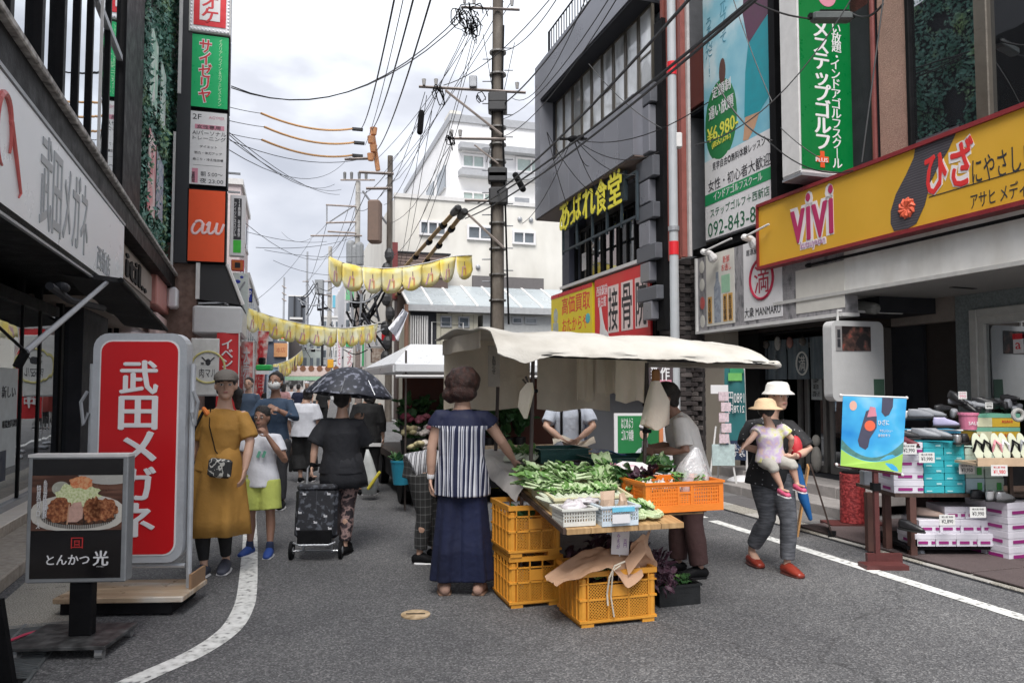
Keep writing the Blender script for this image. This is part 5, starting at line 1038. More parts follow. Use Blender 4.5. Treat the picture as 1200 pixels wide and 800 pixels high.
for k in range(8): z=v(0,300+k*17).z; P2.p('cable_lump',G().ell((rnd.uniform(-.15,.15),-.25,z),(.2,.15,.3),7,5),X('box_black'))
P3=pole('utility_pole','utility pole with grey transformers and comb like side brackets left of the brown box',417,213,48,.22,.16,m=concrete,arms=((400,440,212,212),(383,418,241,243),(383,418,262,261),(385,418,272,274),(365,425,277,277)))
B3=Vector((P3.b.x,P3.b.y,0)); v=lambda x,y,Y=48: at(x,y,Y)-B3
for x,y in ((411,295),(421,297),(416,300)): P3.p('transformer',G().limb([v(x,y+12),v(x,y-9)],[.3,.3],10),M('transformer_grey',(.22,.23,.24),.5))
P3.p('bracket',G().tube([v(383,241),v(383,262)],.05,4).tube([v(383,262),v(417,240)],.05,4),grey)
for x in (404,412,421,429): P3.p('switch',G().limb([v(x,210),v(x,203)],[.09,.11],7),M('switch_dark',(.12,.12,.12),.6))
P4=pole('utility_pole','leaning grey utility pole with a box transformer in the far middle of the street',385,289,70,.24,.18,m=concrete,arms=((370,392,330,330),(372,392,345,347)))
B4=Vector((P4.b.x,P4.b.y,0)); v=lambda x,y,Y=70: at(x,y,Y)-B4; P4.p('box_transformer',G().box(v(376,0).x,v(385,0).x,-.8,-.2,v(0,345).z,v(0,329).z),M('transformer_grey',(.22,.23,.24)))
pole('utility_pole','thin distant pole beside the slate tower with pale wires',358,295,95,.18,.12,m=grey,arms=((355,362,330,330),))
pole('utility_pole','thin distant pole on the left before the pale buildings',331,325,80,.12,.1,m=grey,arms=((331,336,335,338),(331,336,343,346),(331,336,350,353)))
pole('utility_pole','thin dark pole behind the first pennant string on the far right row',377,345,62,.12,.1,m=dark)
pole('utility_pole','brick coloured pole at the right row behind the second pennant string',420,340,44,.22,.18,m=M('pole_brick',(.16,.13,.12),.8,var=.3,scale=10))
# tangle of service cables round the third and far poles
for (cx,cy,w,h,Y,n,lab) in ((427,372,32,45,29,34,'before the concrete building'),(370,350,26,30,64,16,'in the far middle'),(400,400,18,30,60,10,'between the far signs'),(365,400,20,22,66,10,'above the far shops')):
    T=Th('cable_tangle','dense tangle of black service cables '+lab,'cables',world=at(cx,cy,Y))
    for k in range(n):
        a=Vector((rnd.uniform(-w,w),rnd.uniform(-6,6),rnd.uniform(-h,h)))*Y/867*.9; b=Vector((rnd.uniform(-w,w),rnd.uniform(-6,6),rnd.uniform(-h,h)))*Y/867*.9; mid=(a+b)/2-Vector((0,0,abs(a.x-b.x)*.2))
        T.p('cable',G().tube(bez([a,mid,b],4),rnd.choice((.02,.03,.045)),4),[black,grey,dark][k%3])
    for k in range(5): c=Vector((rnd.uniform(-w,w),-1,rnd.uniform(-h,h)))*Y/867*.6; T.p('splice',G().box(c.x-.18,c.x+.18,c.y-.1,c.y+.1,c.z-.1,c.z+.12,bev=.03),[black,grey][k%2])
def wire(label,a,b,sag,r,m=None,group=None,n=12,name='overhead_wire',wob=0):
    A=at(*a); Bp=at(*b); c=(A+Bp)/2; T_=G(); pts=[]
    for i in range(n+1):
        t=i/n; p=A.lerp(Bp,t); p.z-=sag*4*t*(1-t); 
        if wob: p+=Vector((noise.noise((t*9,r*50,a[0])),0,noise.noise((t*9,3,a[0]))))*wob
        pts.append(p-A)
    T_.tube(pts,r*.8,5); return solo(name,label,'wire',T_,m or M('cable_black',(.015,.015,.017),.55,var=0,bump=0),world=A,group=group)
# heavy insulated lines from the near left sky to the second pole
gA='three insulated lines running from top centre down to the arm of the box pole'
for k,(x0,x1,y1) in enumerate(((465,424,150),(488,436,152),(509,442,176))): wire('%s long insulated line from above down to the pole with brown box'%('leftmost','middle','rightmost')[k],(x0,-15,11),(x1,y1,30),.35,.022,group=gA)
for k,(x0,x1,y1) in enumerate(((475,428,170),(560,448,205),(575,440,188),(590,446,230),(603,452,210))): wire('thin grey line %s fanning from the top towards the box pole'%('beside the insulated lines','first','second','third','fourth')[k],(x0,-12 if k<1 else 20-k*6,12 if k<1 else 17),(x1,y1,30),.3,.012,dark)
for dy in (0,2): wire('%s strand of the sagging twin cable from sign tower to middle pole'%('upper','lower')[dy//2],(271,101+dy,17),(545,12+dy*4,17),1.05-.1*(dy//2),.017,group='sagging twin cable')
tan=M('wire_guard_tan',(.50,.27,.10),.6,var=.2,scale=2)
for k,(y0,y1,x0,x1) in enumerate(((133,151,306,413),(149,167,310,415),(164,182,307,413))):
    wire('%s tan sleeve on the lines left of the box pole'%('top','middle','bottom')[k],(x0,y0,24),(x1,y1,30),.25,.05,tan,group='tan insulating sleeves',name='wire_sleeve'); wire('%s thin wire from the sign tower to the tan sleeves'%('top','middle','bottom')[k],(262,y0-9,20),(x0,y0,24),.02,.014)
    wire('%s black end clamp between tan sleeve and box pole'%('top','middle','bottom')[k],(x1,y1,30),(x1+12,y1+1,30),0,.1)
for k,(a,b,s) in enumerate((((262,150,20),(398,228,48),.5),((262,152,20),(392,216,47),.8),((262,158,20),(400,222,48),.6),((270,165,22),(430,185,30),.4),((262,172,20),(404,190,48),1.0),((290,272,30),(383,283,48),.2),((300,290,30),(420,276,48),.3),((310,293,38),(430,300,46),.2),((320,305,42),(440,315,44),.6),((300,352,40),(365,280,60),.4),((330,272,60),(383,262,48),1.),((288,262,30),(390,300,60),.8))):
    wire('%s thin wire crossing the sky between the left signs and the far poles'%('first','second','third','fourth','fifth','sixth','seventh','eighth','ninth','tenth','eleventh','twelfth')[k],a,b,s,.016,dark,group='thin wires over the left half of the street')
# lines over the right side: from the grey building edge across the view
heavy=(((834,-30,6.0),(560,238,20),.25,.022,'thick black cable crossing the strip windows of the grey building'),((905,-20,5.4),(540,252,19),.18,.020,'upper cable of the thick pair crossing the billboard'),((895,-8,5.4),(545,256,19),.22,.018,'lower cable of the thick pair crossing the billboard'),
 ((700,-12,9),(590,122,17),.15,.018,'thick wire from the roof rail down to the middle pole'),((716,-5,9),(588,140,17),.3,.010,'thin wire beside the roof rail, upper'),((722,0,9),(590,160,17),.3,.010,'thin wire beside the roof rail, lower'),((655,-5,12),(590,60,17),.2,.012,'short wire from the top edge to the upper pole arm'),
 ((660,-20,12),(520,100,17),.3,.012,'wavy wire passing behind the upper part of the middle pole'),((690,-10,9),(600,115,17),.5,.009,'slack thin wire at the grey building corner'))
for a,b,s,r,lab in heavy: wire(lab,a,b,s,r)
# fan of drop wires at the corner of the grey building
for k,(a,b,s) in enumerate((((673,163,10.5),(690,195,11.5),.1),((675,164,10.5),(745,205,10.8),.15),((672,163,10.5),(720,240,11.4),.2),((670,165,10.5),(600,205,17),.3),((675,164,10.5),(772,178,11),.2),((641,155,12),(668,250,14.5),.1),((641,155,12),(700,230,13),.15),((690,75,11),(775,150,10.5),.1),((672,163,10.5),(830,120,8),.2),((669,165,10.5),(612,262,16),.2))): wire('drop wire %s of the fan splayed from the cable joint before the grey building'%('one two three four five six seven eight nine ten'.split()[k]),a,b,s,.008,group='fan of drop wires before the grey building')
joint=at(672,163,10.5); solo('cable_joint','knotted black cable joint hanging before the grey panels','cable joint',G().ell((0,0,0),(.09,.06,.05),8,6).ell((.1,0,.02),(.06,.04,.04),8,6).box(-.2,.2,-.015,.015,-.015,.015),black,world=joint)
for k,(a,b,s,r) in enumerate((((815,170,7.6),(1000,-5,7.2),.3,.008),((840,98,8),(905,165,7.3),.12,.011),((1000,200,7.1),(895,160,7.8),.15,.008),((870,-5,7.5),(951,22,7.6),.05,.012),((998,16,7.6),(1035,5,7.0),.08,.016),((1035,0,7.0),(1010,190,7.0),.0,.01),((858,-5,8.2),(905,120,7.5),.05,.007),((915,150,7.6),(960,185,7.2),.02,.006))): wire('cable %s looping near the green box sign and the blue billboard'%('one two three four five six seven eight'.split()[k]),a,b,s,r,group='loose cables near the green box sign')
# lines running down the middle of the street, pole to pole
LB=['thick wavy line','second wavy line','line from the left end of the long cross arm','line beside it from the same arm end','wavy line from the lower short arm','lower line from the short arm','slack line from the cable coil','second slack line from the cable coil','short line behind the middle pole','short dropper between coil and cross arm','steep line from the long arm','steepest line from the long arm','line from the long arm past the apartment block','upper span from the box pole','lower span from the box pole','span from the box pole bracket to the leaning pole','upper span to the leaning pole','lower span to the leaning pole','far span beyond the leaning pole','long far span to the thin distant pole','long far span from the comb bracket']
LB=[q+' to the far poles' if i not in (8,9) else q for i,q in enumerate(LB)]
mids=(((548,30,17),(455,190,30),.5),((552,34,17),(458,215,30),.7),((498,108,17),(452,225,30),.4),((512,110,17),(450,240,30),.6),((530,166,17),(457,262,30),.4),((528,172,17),(450,300,30),.8),((556,36,17),(500,225,24),.3),((560,36,17),(492,260,26),.3),((603,50,17),(570,190,20),.1),((566,40,17),(578,110,17),.0),((506,130,17),(470,330,34),.3),((500,112,17),(462,340,40),.5),((547,112,17),(476,318,30),.4),((455,200,30),(417,225,48),.4),((455,215,30),(417,245,48),.5),((430,224,30),(385,300,70),.5),((417,214,48),(386,295,70),.8),((417,240,48),(386,320,70),.8),((386,295,70),(358,330,95),.4),((417,262,48),(358,300,95),1.2),((383,262,48),(358,335,95),.8))
for k,(a,b,s) in enumerate(mids): wire(LB[k],a,b,s,.011 if k<13 else .022,group='lines from pole to pole down the street',wob=.05 if k in (0,1,4) else 0)
# two tan protected cables with black rings
for k,(a,b) in enumerate((((533,248,17),(425,357,40)),((541,252,17),(446,362,40)))):
    A=at(*a); Bp=at(*b); T=Th('sleeved_cable','%s of the two slanting cables in tan sleeves with black rings'%('left','right')[k],'cable',world=A,group='slanting cables in tan sleeves'); d=Bp-A
    T.p('sleeve',G().tube([(0,0,0),tuple(d*.5-Vector((0,0,.25))),tuple(d)],.055,8),M('sleeve_tan',(.42,.27,.11),.6,var=.15))
    for i in range(1,9): p=d*(i/9)**1.3; p=p-Vector((0,0,.25*4*(i/9)**1.3*(1-(i/9)**1.3))); q=d.normalized(); T.p('ring',G().tube([p-q*.12,p+q*.12],.085,8),black)
    c=-d.normalized()*.25; T.p('joint',G().limb([c-d.normalized()*.1,c+d.normalized()*.4],[.09,.09],8),X('box_black'))
A=at(604,205,16.2); T=Th('splice_tube','thick black splice tube on a slanting wire right of the middle pole','splice box',world=A); e_=at(613,222,16.2)-A; T.p('tube',G().limb([(0,0,0),e_],[.07,.07],8),black)
A=at(494,132,16.8); T=Th('splice_tube','slim black splice tube hanging below the left end of the long cross arm','splice box',world=A); e_=at(492,155,16.8)-A; T.p('tube',G().limb([(0,0,0),e_],[.07,.07],8),black)
# ================================================================ PENNANT STRINGS
pmat=M('pennant_yellow',(0,0,0),.6,var=.1,scale=2,bump=0,build=noise_ramp(2.4,[(.35,(.84,.64,.10)),(.5,(.85,.74,.30)),(.66,(.82,.79,.55))]))
pr_m=[M('print_mauve',(.52,.30,.42),.6,var=0,bump=0),M('print_red_orange',(.66,.25,.12),.6,var=0,bump=0),M('print_dark_hair',(.2,.13,.13),.6,var=0,bump=0),M('print_rose',(.70,.42,.36),.6,var=0,bump=0)]
def bunting(label,pts,n,wd,ht,Y0,Y1,name='pennant_string'):
    P=[]
    X=bez([Vector((x,y,0)) for x,y in pts],12); m=len(X)
    for i,p in enumerate(X): P.append(at(p.x,p.y,Y0+(Y1-Y0)*i/(m-1)))
    A=P[0].copy(); T=Th(name,label,'bunting',world=A); T.p('string',G().tube([q-A for q in P],.012,4),offwhite)
    # cumulative length
    Ls=[0]
    for i in range(m-1): Ls.append(Ls[-1]+(P[i+1]-P[i]).length)
    def pt(s):
        for i in range(m-1):
            if Ls[i+1]>=s: return P[i].lerp(P[i+1],(s-Ls[i])/max(1e-6,Ls[i+1]-Ls[i]))
        return P[-1]
    tot=Ls[-1]; w_=tot/n
    for k in range(n):
        a=pt(k*w_+.02*w_)-A; b=pt((k+1)*w_-.0*w_)-A; d=(b-a); h=ht*w_; tw=rnd.uniform(-.3,.3); bl=rnd.uniform(-.25,.25)
        nrm=Vector((d.y,-d.x,0)).normalized()
        def f(u,v):
            # v 0 top, 1 bottom; fan outline
            hh=h*(.62+.38*math.sqrt(max(0,1-(2*u-1)**2)))
            return a+d*(.5+(u-.5)*(1+.06*v))+Vector((0,0,-hh*v))+nrm*(v*v*bl*h*.25+.03*h*sin(u*6+k)*v+tw*(u-.5)*v*h)
        o=T.p('pennant',G().sheet(f,8,4,.006),pmat,smooth=2)
        def f2(u,v,o_=.012): return f(u,v)+nrm*o_
        fig=G(); 
        for (uu,vv,mi) in (((.36,.42),(.45,.9),0),((.54,.60),(.5,.8),1),((.49,.53),(.25,.42),2),((.46,.56),(.42,.52),3)):
            fig.c=mi; fig.sheet(lambda u,v:f2(uu[0]+(uu[1]-uu[0])*u-.1*v*(mi==0),vv[0]+(vv[1]-vv[0])*v),1,3,.003)
        T.p('figure_print',fig,pr_m,parent=o)
    return T
bunting('upper string of eight fan shaped yellow pennants printed with a small dancing figure',[(385,300),(400,307),(428,313),(462,314),(500,308),(528,301),(553,299)],8,1,1.18,15,17.5)
bunting('lower string of twelve yellow pennants stretched low over the street',[(291,361),(320,371),(360,380),(400,384),(425,382),(443,379)],12,1,1.15,20,26)
bunting('small bright yellow pennant string at the far shop end, rising to the right',[(320,427),(332,424),(343,419),(354,410)],8,1,1.6,38,42)
# ================================================================ STREET SIGNS ON THE LEFT
qA=4.93
a=at(103,660,qA); b=at(219,660,qA)
def wth(name,label,cat,px,py,Y,deg,**k): v=at(px,py,Y); return Th(name,label,cat,world=(v.x,v.y,0),rz=rad(deg),**k)
T=wth('stand_sign','tall red stand sign with white vertical characters on a grey tubular frame and wooden base','sign',161,700,4.9,3)
zt=at(160,391,4.9).z; zb=at(160,657,4.9).z; hw=.30; 
frame=M('sign_frame_grey',(.45,.47,.50),.4,metal=.2)
rr(g:=G(),-hw,hw,zb,zt,.10,-.05,.05); T.p('case',g,frame)
rr(g:=G(),-hw+.045,hw-.045,zb+.045,zt-.045,.075,-.054,-.051); T.p('white_line',g,signwhite); rr(g:=G(),-hw+.055,hw-.055,zb+.055,zt-.055,.07,-.057,-.0545); T.p('face',g,M('face_red',(.52,.008,.012),.35,var=.06,scale=2,bump=0))
T.p('frame_tube',G().tube([(hw+.025,0,.12),(hw+.025,0,zt-.2)],.018,8).tube([(-hw-.025,0,.12),(-hw-.025,0,zt-.2)],.018,8).tube([(-hw,0,zb-.03),(hw,0,zb-.03)],.015,8),frame)
for s in (-1,1): T.p('cable_hook',G().tube([(s*(hw+.04),-.03,zt-.38),(s*(hw+.075),-.04,zt-.45),(s*(hw+.055),-.04,zt-.6),(s*(hw+.03),-.03,zt-.52)],.012,6),grey)
for i,ch in enumerate('武田メガネ'):
    y0=424+i*41; y0=[423,464,505,546,588][i]; y1=y0+38; z1=at(158,y0,4.9).z; z0=at(158,y1,4.9).z; lettering(T,ch,'C',.0,(z0+z1)/2,.235,z1-z0,-.057,.003,signwhite,bold=.035,name='letter')
T.p('wooden_base',G().box(-.42,.37,-.22,.22,.09,.125,bev=.005),M('wet_wood',(0,0,0),.35,var=.12,build=noise_ramp(5,[(.3,(.26,.17,.10)),(.55,(.46,.34,.23)),(.7,(.60,.55,.48))],stretch=(.4,2.5,1),detail=8))); T.p('base_box',G().box(-.38,.3,-.2,.2,.02,.088),black); T.p('corner_post',G().box(.345,.362,-.05,.2,.125,.22),M('rust_wood',(.30,.18,.10),.7))
T=wth('cutlet_menu_sign','black low sign with photo of breaded pork cutlet on a dark wheeled stand','sign',92,700,4.15,4)
w2=.245; z0=at(90,680,4.15).z; z1=at(90,532,4.15).z; Y0=-.045
T.p('case',G().box(-w2-.02,w2+.02,-.045,.045,z0,z1,bev=.006),M('alu_case',(.27,.28,.29),.4,metal=.3)); T.p('face',G().box(-w2+.005,w2-.005,-.047,-.0455,z0+.025,z1-.02),M('gloss_black',(.008,.007,.008),.2,var=0,bump=0,spec=.6))
H=z1-z0
def on(u,v): return (-w2+.005+u*(2*w2-.01), z0+.025+v*(H-.045))
# photo print: wood backdrop, plate, cabbage, cutlet pieces; flat low relief of print layers
def flat(pts,m,off,name,par=None):
    q=[on(u,v) for u,v in pts]; n=len(q); g=G(); g.add([(x,-.047-off,z) for x,z in q]+[(x,-.047-off+.0006,z) for x,z in q],[tuple(range(n)),tuple(range(2*n-1,n-1,-1))]+[(i,(i+1)%n,n+(i+1)%n,n+i) for i in range(n)]); return T.p(name,g,m,par)
def ov(cx,cy,rx,ry,n=28,a0=0,a1=2*PI,w=0,f=5): return [(cx+rx*cos(t)*(1+w*noise.noise((t*f,cx*9,cy*7))),cy+ry*sin(t)*(1+w*noise.noise((t*f,cx*9,cy*7)))) for t in [a0+(a1-a0)*i/n for i in range(n)]]
clip=lambda P:[(min(max(u,0),1),min(max(v,.40),.86)) for u,v in P]
ph=flat([(0,.40),(1,.40),(1,.86),(0,.86)],M('photo_table',(0,0,0),.35,bump=0,build=noise_ramp(12,[(.4,(.07,.03,.02)),(.6,(.16,.075,.05))],stretch=(.3,1,3))),.0008,'photo')
flat(clip(ov(.85,.88,.35,.10)),M('photo_plate_back',(.42,.41,.38),.3,var=.08,bump=0),.0016,'print_dish',ph); flat(clip(ov(.32,.75,.10,.06)),M('photo_glass',(.40,.40,.34),.3,var=.2,bump=0),.002,'print_glass',ph)
flat(clip(ov(.52,.54,.55,.165)),M('photo_plate',(.56,.53,.48),.3,var=.1,scale=12,bump=0),.0024,'print_plate',ph); flat(ov(.52,.52,.42,.11),M('photo_rack',(0,0,0),.4,bump=0,build=stripes(0,90,[(0,(.05,.04,.035)),(.4,(.32,.30,.27))],jit=.6)),.003,'print_rack',ph)
flat(ov(.52,.70,.24,.10,40,w=.28,f=9),M('photo_cabbage',(0,0,0),.5,bump=0,build=noise_ramp(80,[(.35,(.45,.52,.22)),(.6,(.72,.74,.48))])),.0036,'print_cabbage',ph); flat(ov(.55,.80,.13,.055,30,w=.3,f=9),M('photo_carrot',(0,0,0),.5,bump=0,build=noise_ramp(90,[(.4,(.62,.18,.07)),(.6,(.70,.36,.18))])),.0042,'print_carrot',ph)
cut=M('photo_crust',(0,0,0),.5,bump=0,build=noise_ramp(70,[(.3,(.10,.022,.008)),(.5,(.26,.08,.03)),(.68,(.48,.22,.10))],detail=8)); cdk=M('photo_crust_dark',(0,0,0),.5,bump=0,build=noise_ramp(80,[(.4,(.02,.01,.006)),(.6,(.10,.04,.02))]))
flat(ov(.55,.50,.38,.055,34,w=.12,f=9),cdk,.0046,'print_crust_shadow',ph)
for cx,cy,rx,ry in ((.32,.57,.145,.105),(.64,.565,.06,.10),(.80,.575,.16,.09),(.70,.575,.08,.1)): flat(ov(cx,cy,rx,ry,30,w=.3,f=8),cut,.0052,'print_cutlet',ph)
flat([(.41,.47),(.51,.47),(.57,.50),(.575,.57),(.55,.64),(.46,.63),(.42,.58)],M('photo_pork',(.55,.34,.28),.4,var=.15,scale=60,bump=0),.006,'print_pork',ph); flat([(.395,.45),(.41,.45),(.43,.62),(.415,.62)],M('photo_pork_edge',(.5,.3,.2),.4,var=.1,bump=0),.0062,'print_edge',ph)
def onT(body,cu,cv,fw,fh,m,**k): c=on(cu,cv); return lettering(T,body,'C',c[0],c[1],fw*(2*w2),fh*H,-.047,k.pop('off',.002),m,depth=.0008,**k)
onT('糸島産銘柄豚',.155,.665,.045,.30,signwhite,vert=True,bold=.02,off=.008); onT('特厚切りロース',.085,.60,.045,.34,signwhite,vert=True,bold=.02,off=.008)
rm_=M('seal_red',(.50,.03,.03),.4,var=0,bump=0); onT('回',.515,.295,.13,.085,rm_,bold=.0); onT('口',.515,.285,.06,.035,rm_,bold=.01)
onT('とんかつ',.42,.155,.46,.075,signwhite,bold=.03); onT('光',.78,.165,.16,.115,signwhite,bold=.035); onT('MITSU',.78,.095,.08,.008,signwhite)
T.p('post',G().box(-.035,.085,-.03,.03,.075,z0,bev=.004),black); T.p('base_plate',G().box(-.27,.24,-.20,.2,.055,.075,bev=.003),M('worn_black',(0,0,0),.5,build=noise_ramp(14,[(.4,(.025,.025,.026)),(.7,(.10,.10,.10))],detail=9)))
for x in (-.23,.2):
    for y in (-.17,.17): w_=T.p('caster',G().box(x-.02,x+.02,y-.02,y+.02,.03,.055),steel); T.p('wheel',G().limb([(x-.02,y,.025),(x+.02,y,.025)],[.024,.024],12,dome=False),M('wheel_grey',(.2,.2,.2),.5),parent=w_)
T.p('top_cap',G().box(-w2-.022,w2+.022,-.047,.047,z1-.012,z1+.004),offwhite)
p=[gp(8,758),gp(30,749),(gp(60,741))]; g=G().tube([(v.x-p[0].x,v.y-p[0].y,.03) for v in p],.008,6); solo('power_cord','thin pink power cord on the ground leading to the wheeled cutlet sign','cord',g,M('cord_pink',(.55,.06,.12),.4),world=(p[0].x,p[0].y,0))
T=Th('dark_post','black slanting sign edge at the lower left corner','sign edge',world=at(2,860,3.6)-Vector((0,0,at(2,860,3.6).z))); 
T.p('board',G().add([(-.06,0,0),(.05,0,0),(-.03,0,.42),(-.1,0,.42),(-.06,.03,0),(.05,.03,0),(-.03,.03,.42),(-.1,.03,.42)],[(3,2,1,0),(4,5,6,7),(0,1,5,4),(1,2,6,5),(2,3,7,6),(3,0,4,7)]),black); T.p('foot',G().box(-.08,.06,-.05,.08,0,.02),black)
# banners
def banner(name,label,px,ytop,ybot,w_px,Y,m,text=None,tm=None,lean=0,mirror=False,pole_side=1,ground=True,dx=0,rz=0,tfit=(.5,.52,.55,.8)):
    b=at(px,ybot,Y); top=at(px,ytop,Y); w=w_px*Y/867; T=Th(name,label,'banner',world=(b.x,b.y,0),rz=rad(rz))
    z0,z1=b.z,top.z; x0,x1=-w/2,w/2
    T.p('cloth',G().sheet(lambda u,v:(x0+(x1-x0)*u+dx*v,.02*sin(u*5+v*4),z0+(z1-z0)*v),8,10,.006),m,smooth=True)
    px_=(x1+.02) if pole_side>0 else (x0-.02)
    T.p('pole',G().tube([(px_,0,.1 if ground else z0),(px_+dx,0,z1+.03)],.014,6).tube([(px_+dx,0,z1+.0),(-px_+dx,0,z1+.0)],.008,5),offwhite)
    if ground: T.p('water_base',G().box(px_-.13,px_+.13,-.13,.13,0,.07,bev=.03),grey)
    if text:
        o=T.org; lettering(T,text,'C',x0+(x1-x0)*tfit[0]+dx*.5,z0+(z1-z0)*tfit[1],w*tfit[2],(z1-z0)*tfit[3],-.03,.0,tm,vert=True,bold=.03,mirror=mirror)
    return T
redc=M('banner_red',(.55,.03,.035),.7,var=.08,scale=4)
banner('red_banner','red vertical banner with white katakana hanging behind the woman in the grey cap',265,390,487,24,16,redc,'イベント開催中',signwhite,dx=.0,rz=8)
pinkc=M('banner_pink_red',(0,0,0),.7,var=.1,scale=3,build=noise_ramp(6,[(.35,(.60,.05,.06)),(.5,(.66,.30,.28)),(.62,(.72,.62,.58))]))
banner('pink_banner','pale red and white banner behind the bright red one, upper left of the masked man',288,400,484,13,17.5,pinkc,'大売出し',signwhite,rz=10)
banner('pink_banner','leaning red white banner just left of the pale blue banner',301,388,474,12,20,pinkc,'お買得',redc,dx=.15,rz=5,pole_side=-1)
banner('pink_banner','faded red banner at the far left wall beyond the two others',279,405,480,11,18.5,M('banner_rose',(.62,.14,.12),.7),rz=20)
banner('blue_white_banner','pale blue and white banner with green print beside the masked man',318,430,488,13,16,M('banner_pale_blue',(0,0,0),.7,build=noise_ramp(4,[(.4,(.30,.45,.62)),(.55,(.62,.68,.74))])),rz=-5)
T=Th('green_lamp_box','small green and black lit box hanging beside the pale blue banner','sign',world=at(310,431,14)); T.p('box',G().box(-.14,.14,-.1,.1,-.05,.06,bev=.02),M('lamp_green',(.03,.35,.08),.4)); T.p('strip',G().box(-.12,.12,-.105,-.1,-.12,-.055),signwhite)
T.p('black_top',G().box(-.1,.0,-.08,.08,.065,.2,bev=.02),black)
T=Th('display_shelf','low shelf with small goods and signs at the foot of the left shops','shelf',world=at(225,560,9.5)-Vector((0,0,at(225,560,9.5).z)))
for k in range(3): T.p('shelf_board',G().box(-.35,.25,-.2,.2,.2+.35*k,.23+.35*k),offwhite); T.p('goods',G().box(-.28,-.05,-.15,.15,.235+.35*k,.42+.35*k,bev=.01),[M('goods_blue',(.05,.15,.35),.5),M('goods_dark',(.04,.04,.05),.5),redc][k]); T.p('goods',G().box(.0,.2,-.15,.15,.235+.35*k,.36+.35*k,bev=.01),[offwhite,M('goods_tan',(.4,.3,.2),.6),M('goods_dark',(.04,.04,.05))][k])
T.p('upright',G().box(-.37,-.34,-.2,.2,0,1.1),grey); T.p('upright',G().box(.26,.29,-.2,.2,0,1.1),grey)
# ================================================================ THE VEGETABLE STALL (aligned with the street)
SA=(1.54,3.92)
def lat_panel(g,face,a0,a1,z0,z1,D,sp=.019,th=.0045):
    """diamond lattice of thin diagonal bars between a0..a1, z0..z1"""
    def seg(p,q):
        d=Vector((q[0]-p[0],q[1]-p[1])); 
        if d.length<.004: return
        n=Vector((-d.y,d.x)).normalized()*th/2
        c=[(p[0]+n.x,p[1]+n.y),(p[0]-n.x,p[1]-n.y),(q[0]-n.x,q[1]-n.y),(q[0]+n.x,q[1]+n.y)]
        if face=='C': vs=[(x,D,z) for x,z in c]+[(x,D+.006,z) for x,z in c]
        else: vs=[(D,x,z) for x,z in c]+[(D+.006,x,z) for x,z in c]
        g.add(vs,[(0,1,2,3),(7,6,5,4),(0,4,5,1),(2,6,7,3)])
    W=a1-a0;H=z1-z0; k=-H
    while k<W:
        # rising
        x0,y0=(a0+k,z0) if k>=0 else (a0,z0-k); t=min(a1-x0,z1-y0)
        if t>0: seg((x0,y0),(x0+t,y0+t))
        x0,y0=(a0+k,z1) if k>=0 else (a0,z1+k); t=min(a1-x0,y0-z0)
        if t>0: seg((x0,y0),(x0+t,y0-t))
        k+=sp
def crate_parts(w,d,h,m):
    o=[]; W,D=w/2,d/2; g=G(); r=.045
    # corner posts, rims, ribs
    for sx_ in (-1,1):
        for sy in (-1,1): g.box(sx_*W-(.05 if sx_>0 else 0),sx_*W+(0 if sx_>0 else .05),sy*D-(.05 if sy>0 else 0),sy*D+(0 if sy>0 else .05),.03,h-.03,bev=.015)
    o.append(('corner_posts',g))
    g=G()
    for z0,z1,e in ((h-.03,h,.006),(h-.075,h-.068,.004),(.03,.045,.004),(h*.48,h*.48+.012,.004)):
        g.box(-W-e,W+e,-D-e,-D+.012,z0,z1); g.box(-W-e,W+e,D-.012,D+e,z0,z1); g.box(-W-e,-W+.012,-D+.013,D-.013,z0,z1); g.box(W-.012,W+e,-D+.013,D-.013,z0,z1)
    o.append(('rim',g))
    g=G()
    for sy in (-1,1):
        for i in range(4): x=-W+.05+(w-.1)*i/3; g.box(x-.004,x+.004,sy*D-(.008 if sy>0 else -.0)-.004,sy*D+(.004 if sy>0 else .008),.045,h-.03)
        x0,x1=-W+.05+(w-.1)/3,-W+.05+(w-.1)*2/3
        g.box(x0,x1,sy*D-.006 if sy>0 else sy*D,sy*D if sy>0 else sy*D+.006,h*.5+.01,h*.74)   # solid plate under the hand hole
    for sx_ in (-1,1):
        for i in range(5): y=-D+.05+(d-.1)*i/4; g.box(sx_*W-.008,sx_*W+.004,y-.004,y+.004,.045,h-.03)
        g.box(sx_*W-.006 if sx_>0 else sx_*W+.001,sx_*W if sx_>0 else sx_*W+.006,-D+.05,D-.05,.045,h-.075)
    o.append(('ribs',g))
    g=G()
    for sy in (-1,1):
        yy=-D+.001 if sy<0 else D-.007
        for i in range(3):
            x0=-W+.055+(w-.1)*i/3; x1=x0+(w-.1)/3-.01
            lat_panel(g,'C',x0,x1,.048,h*.48,yy)
            if i!=1: lat_panel(g,'C',x0,x1,h*.48+.012,h-.077,yy)
    o.append(('lattice',g))
    o.append(('base',G().box(-W+.04,W-.04,-D+.012,D-.012,.02,.032).box(-W+.01,-W+.09,-D+.003,D-.003,0,.03).box(W-.09,W-.01,-D+.003,D-.003,0,.03)))
    return [(n,g.mesh(n,m)) for n,g in o]
cy=M('crate_yellow',(.70,.31,.035),.5,var=.10,scale=7); co=M('crate_orange',(.78,.21,.02),.5,var=.06,scale=6)
cy_m=crate_parts(.50,.38,.33,cy); cs_m=crate_parts(.36,.40,.33,cy)
def crate(name,label,meshes,t,s,z,rz=0,group=None):
    p=F.W((t,s,z)); T=Th(name,label,'crate',world=p,group=group); T.e.rotation_euler=(0,0,F.a+rz)
    for n,m in meshes:
        o=T.piece(n,m); 
        if n in ('corner_posts','lattice','ribs','rim'): o['kind']='stuff'
    return T
def Lf(px,py): v=gp(px,py); return F.loc((v.x,v.y,0))
c0=Lf(680,737)
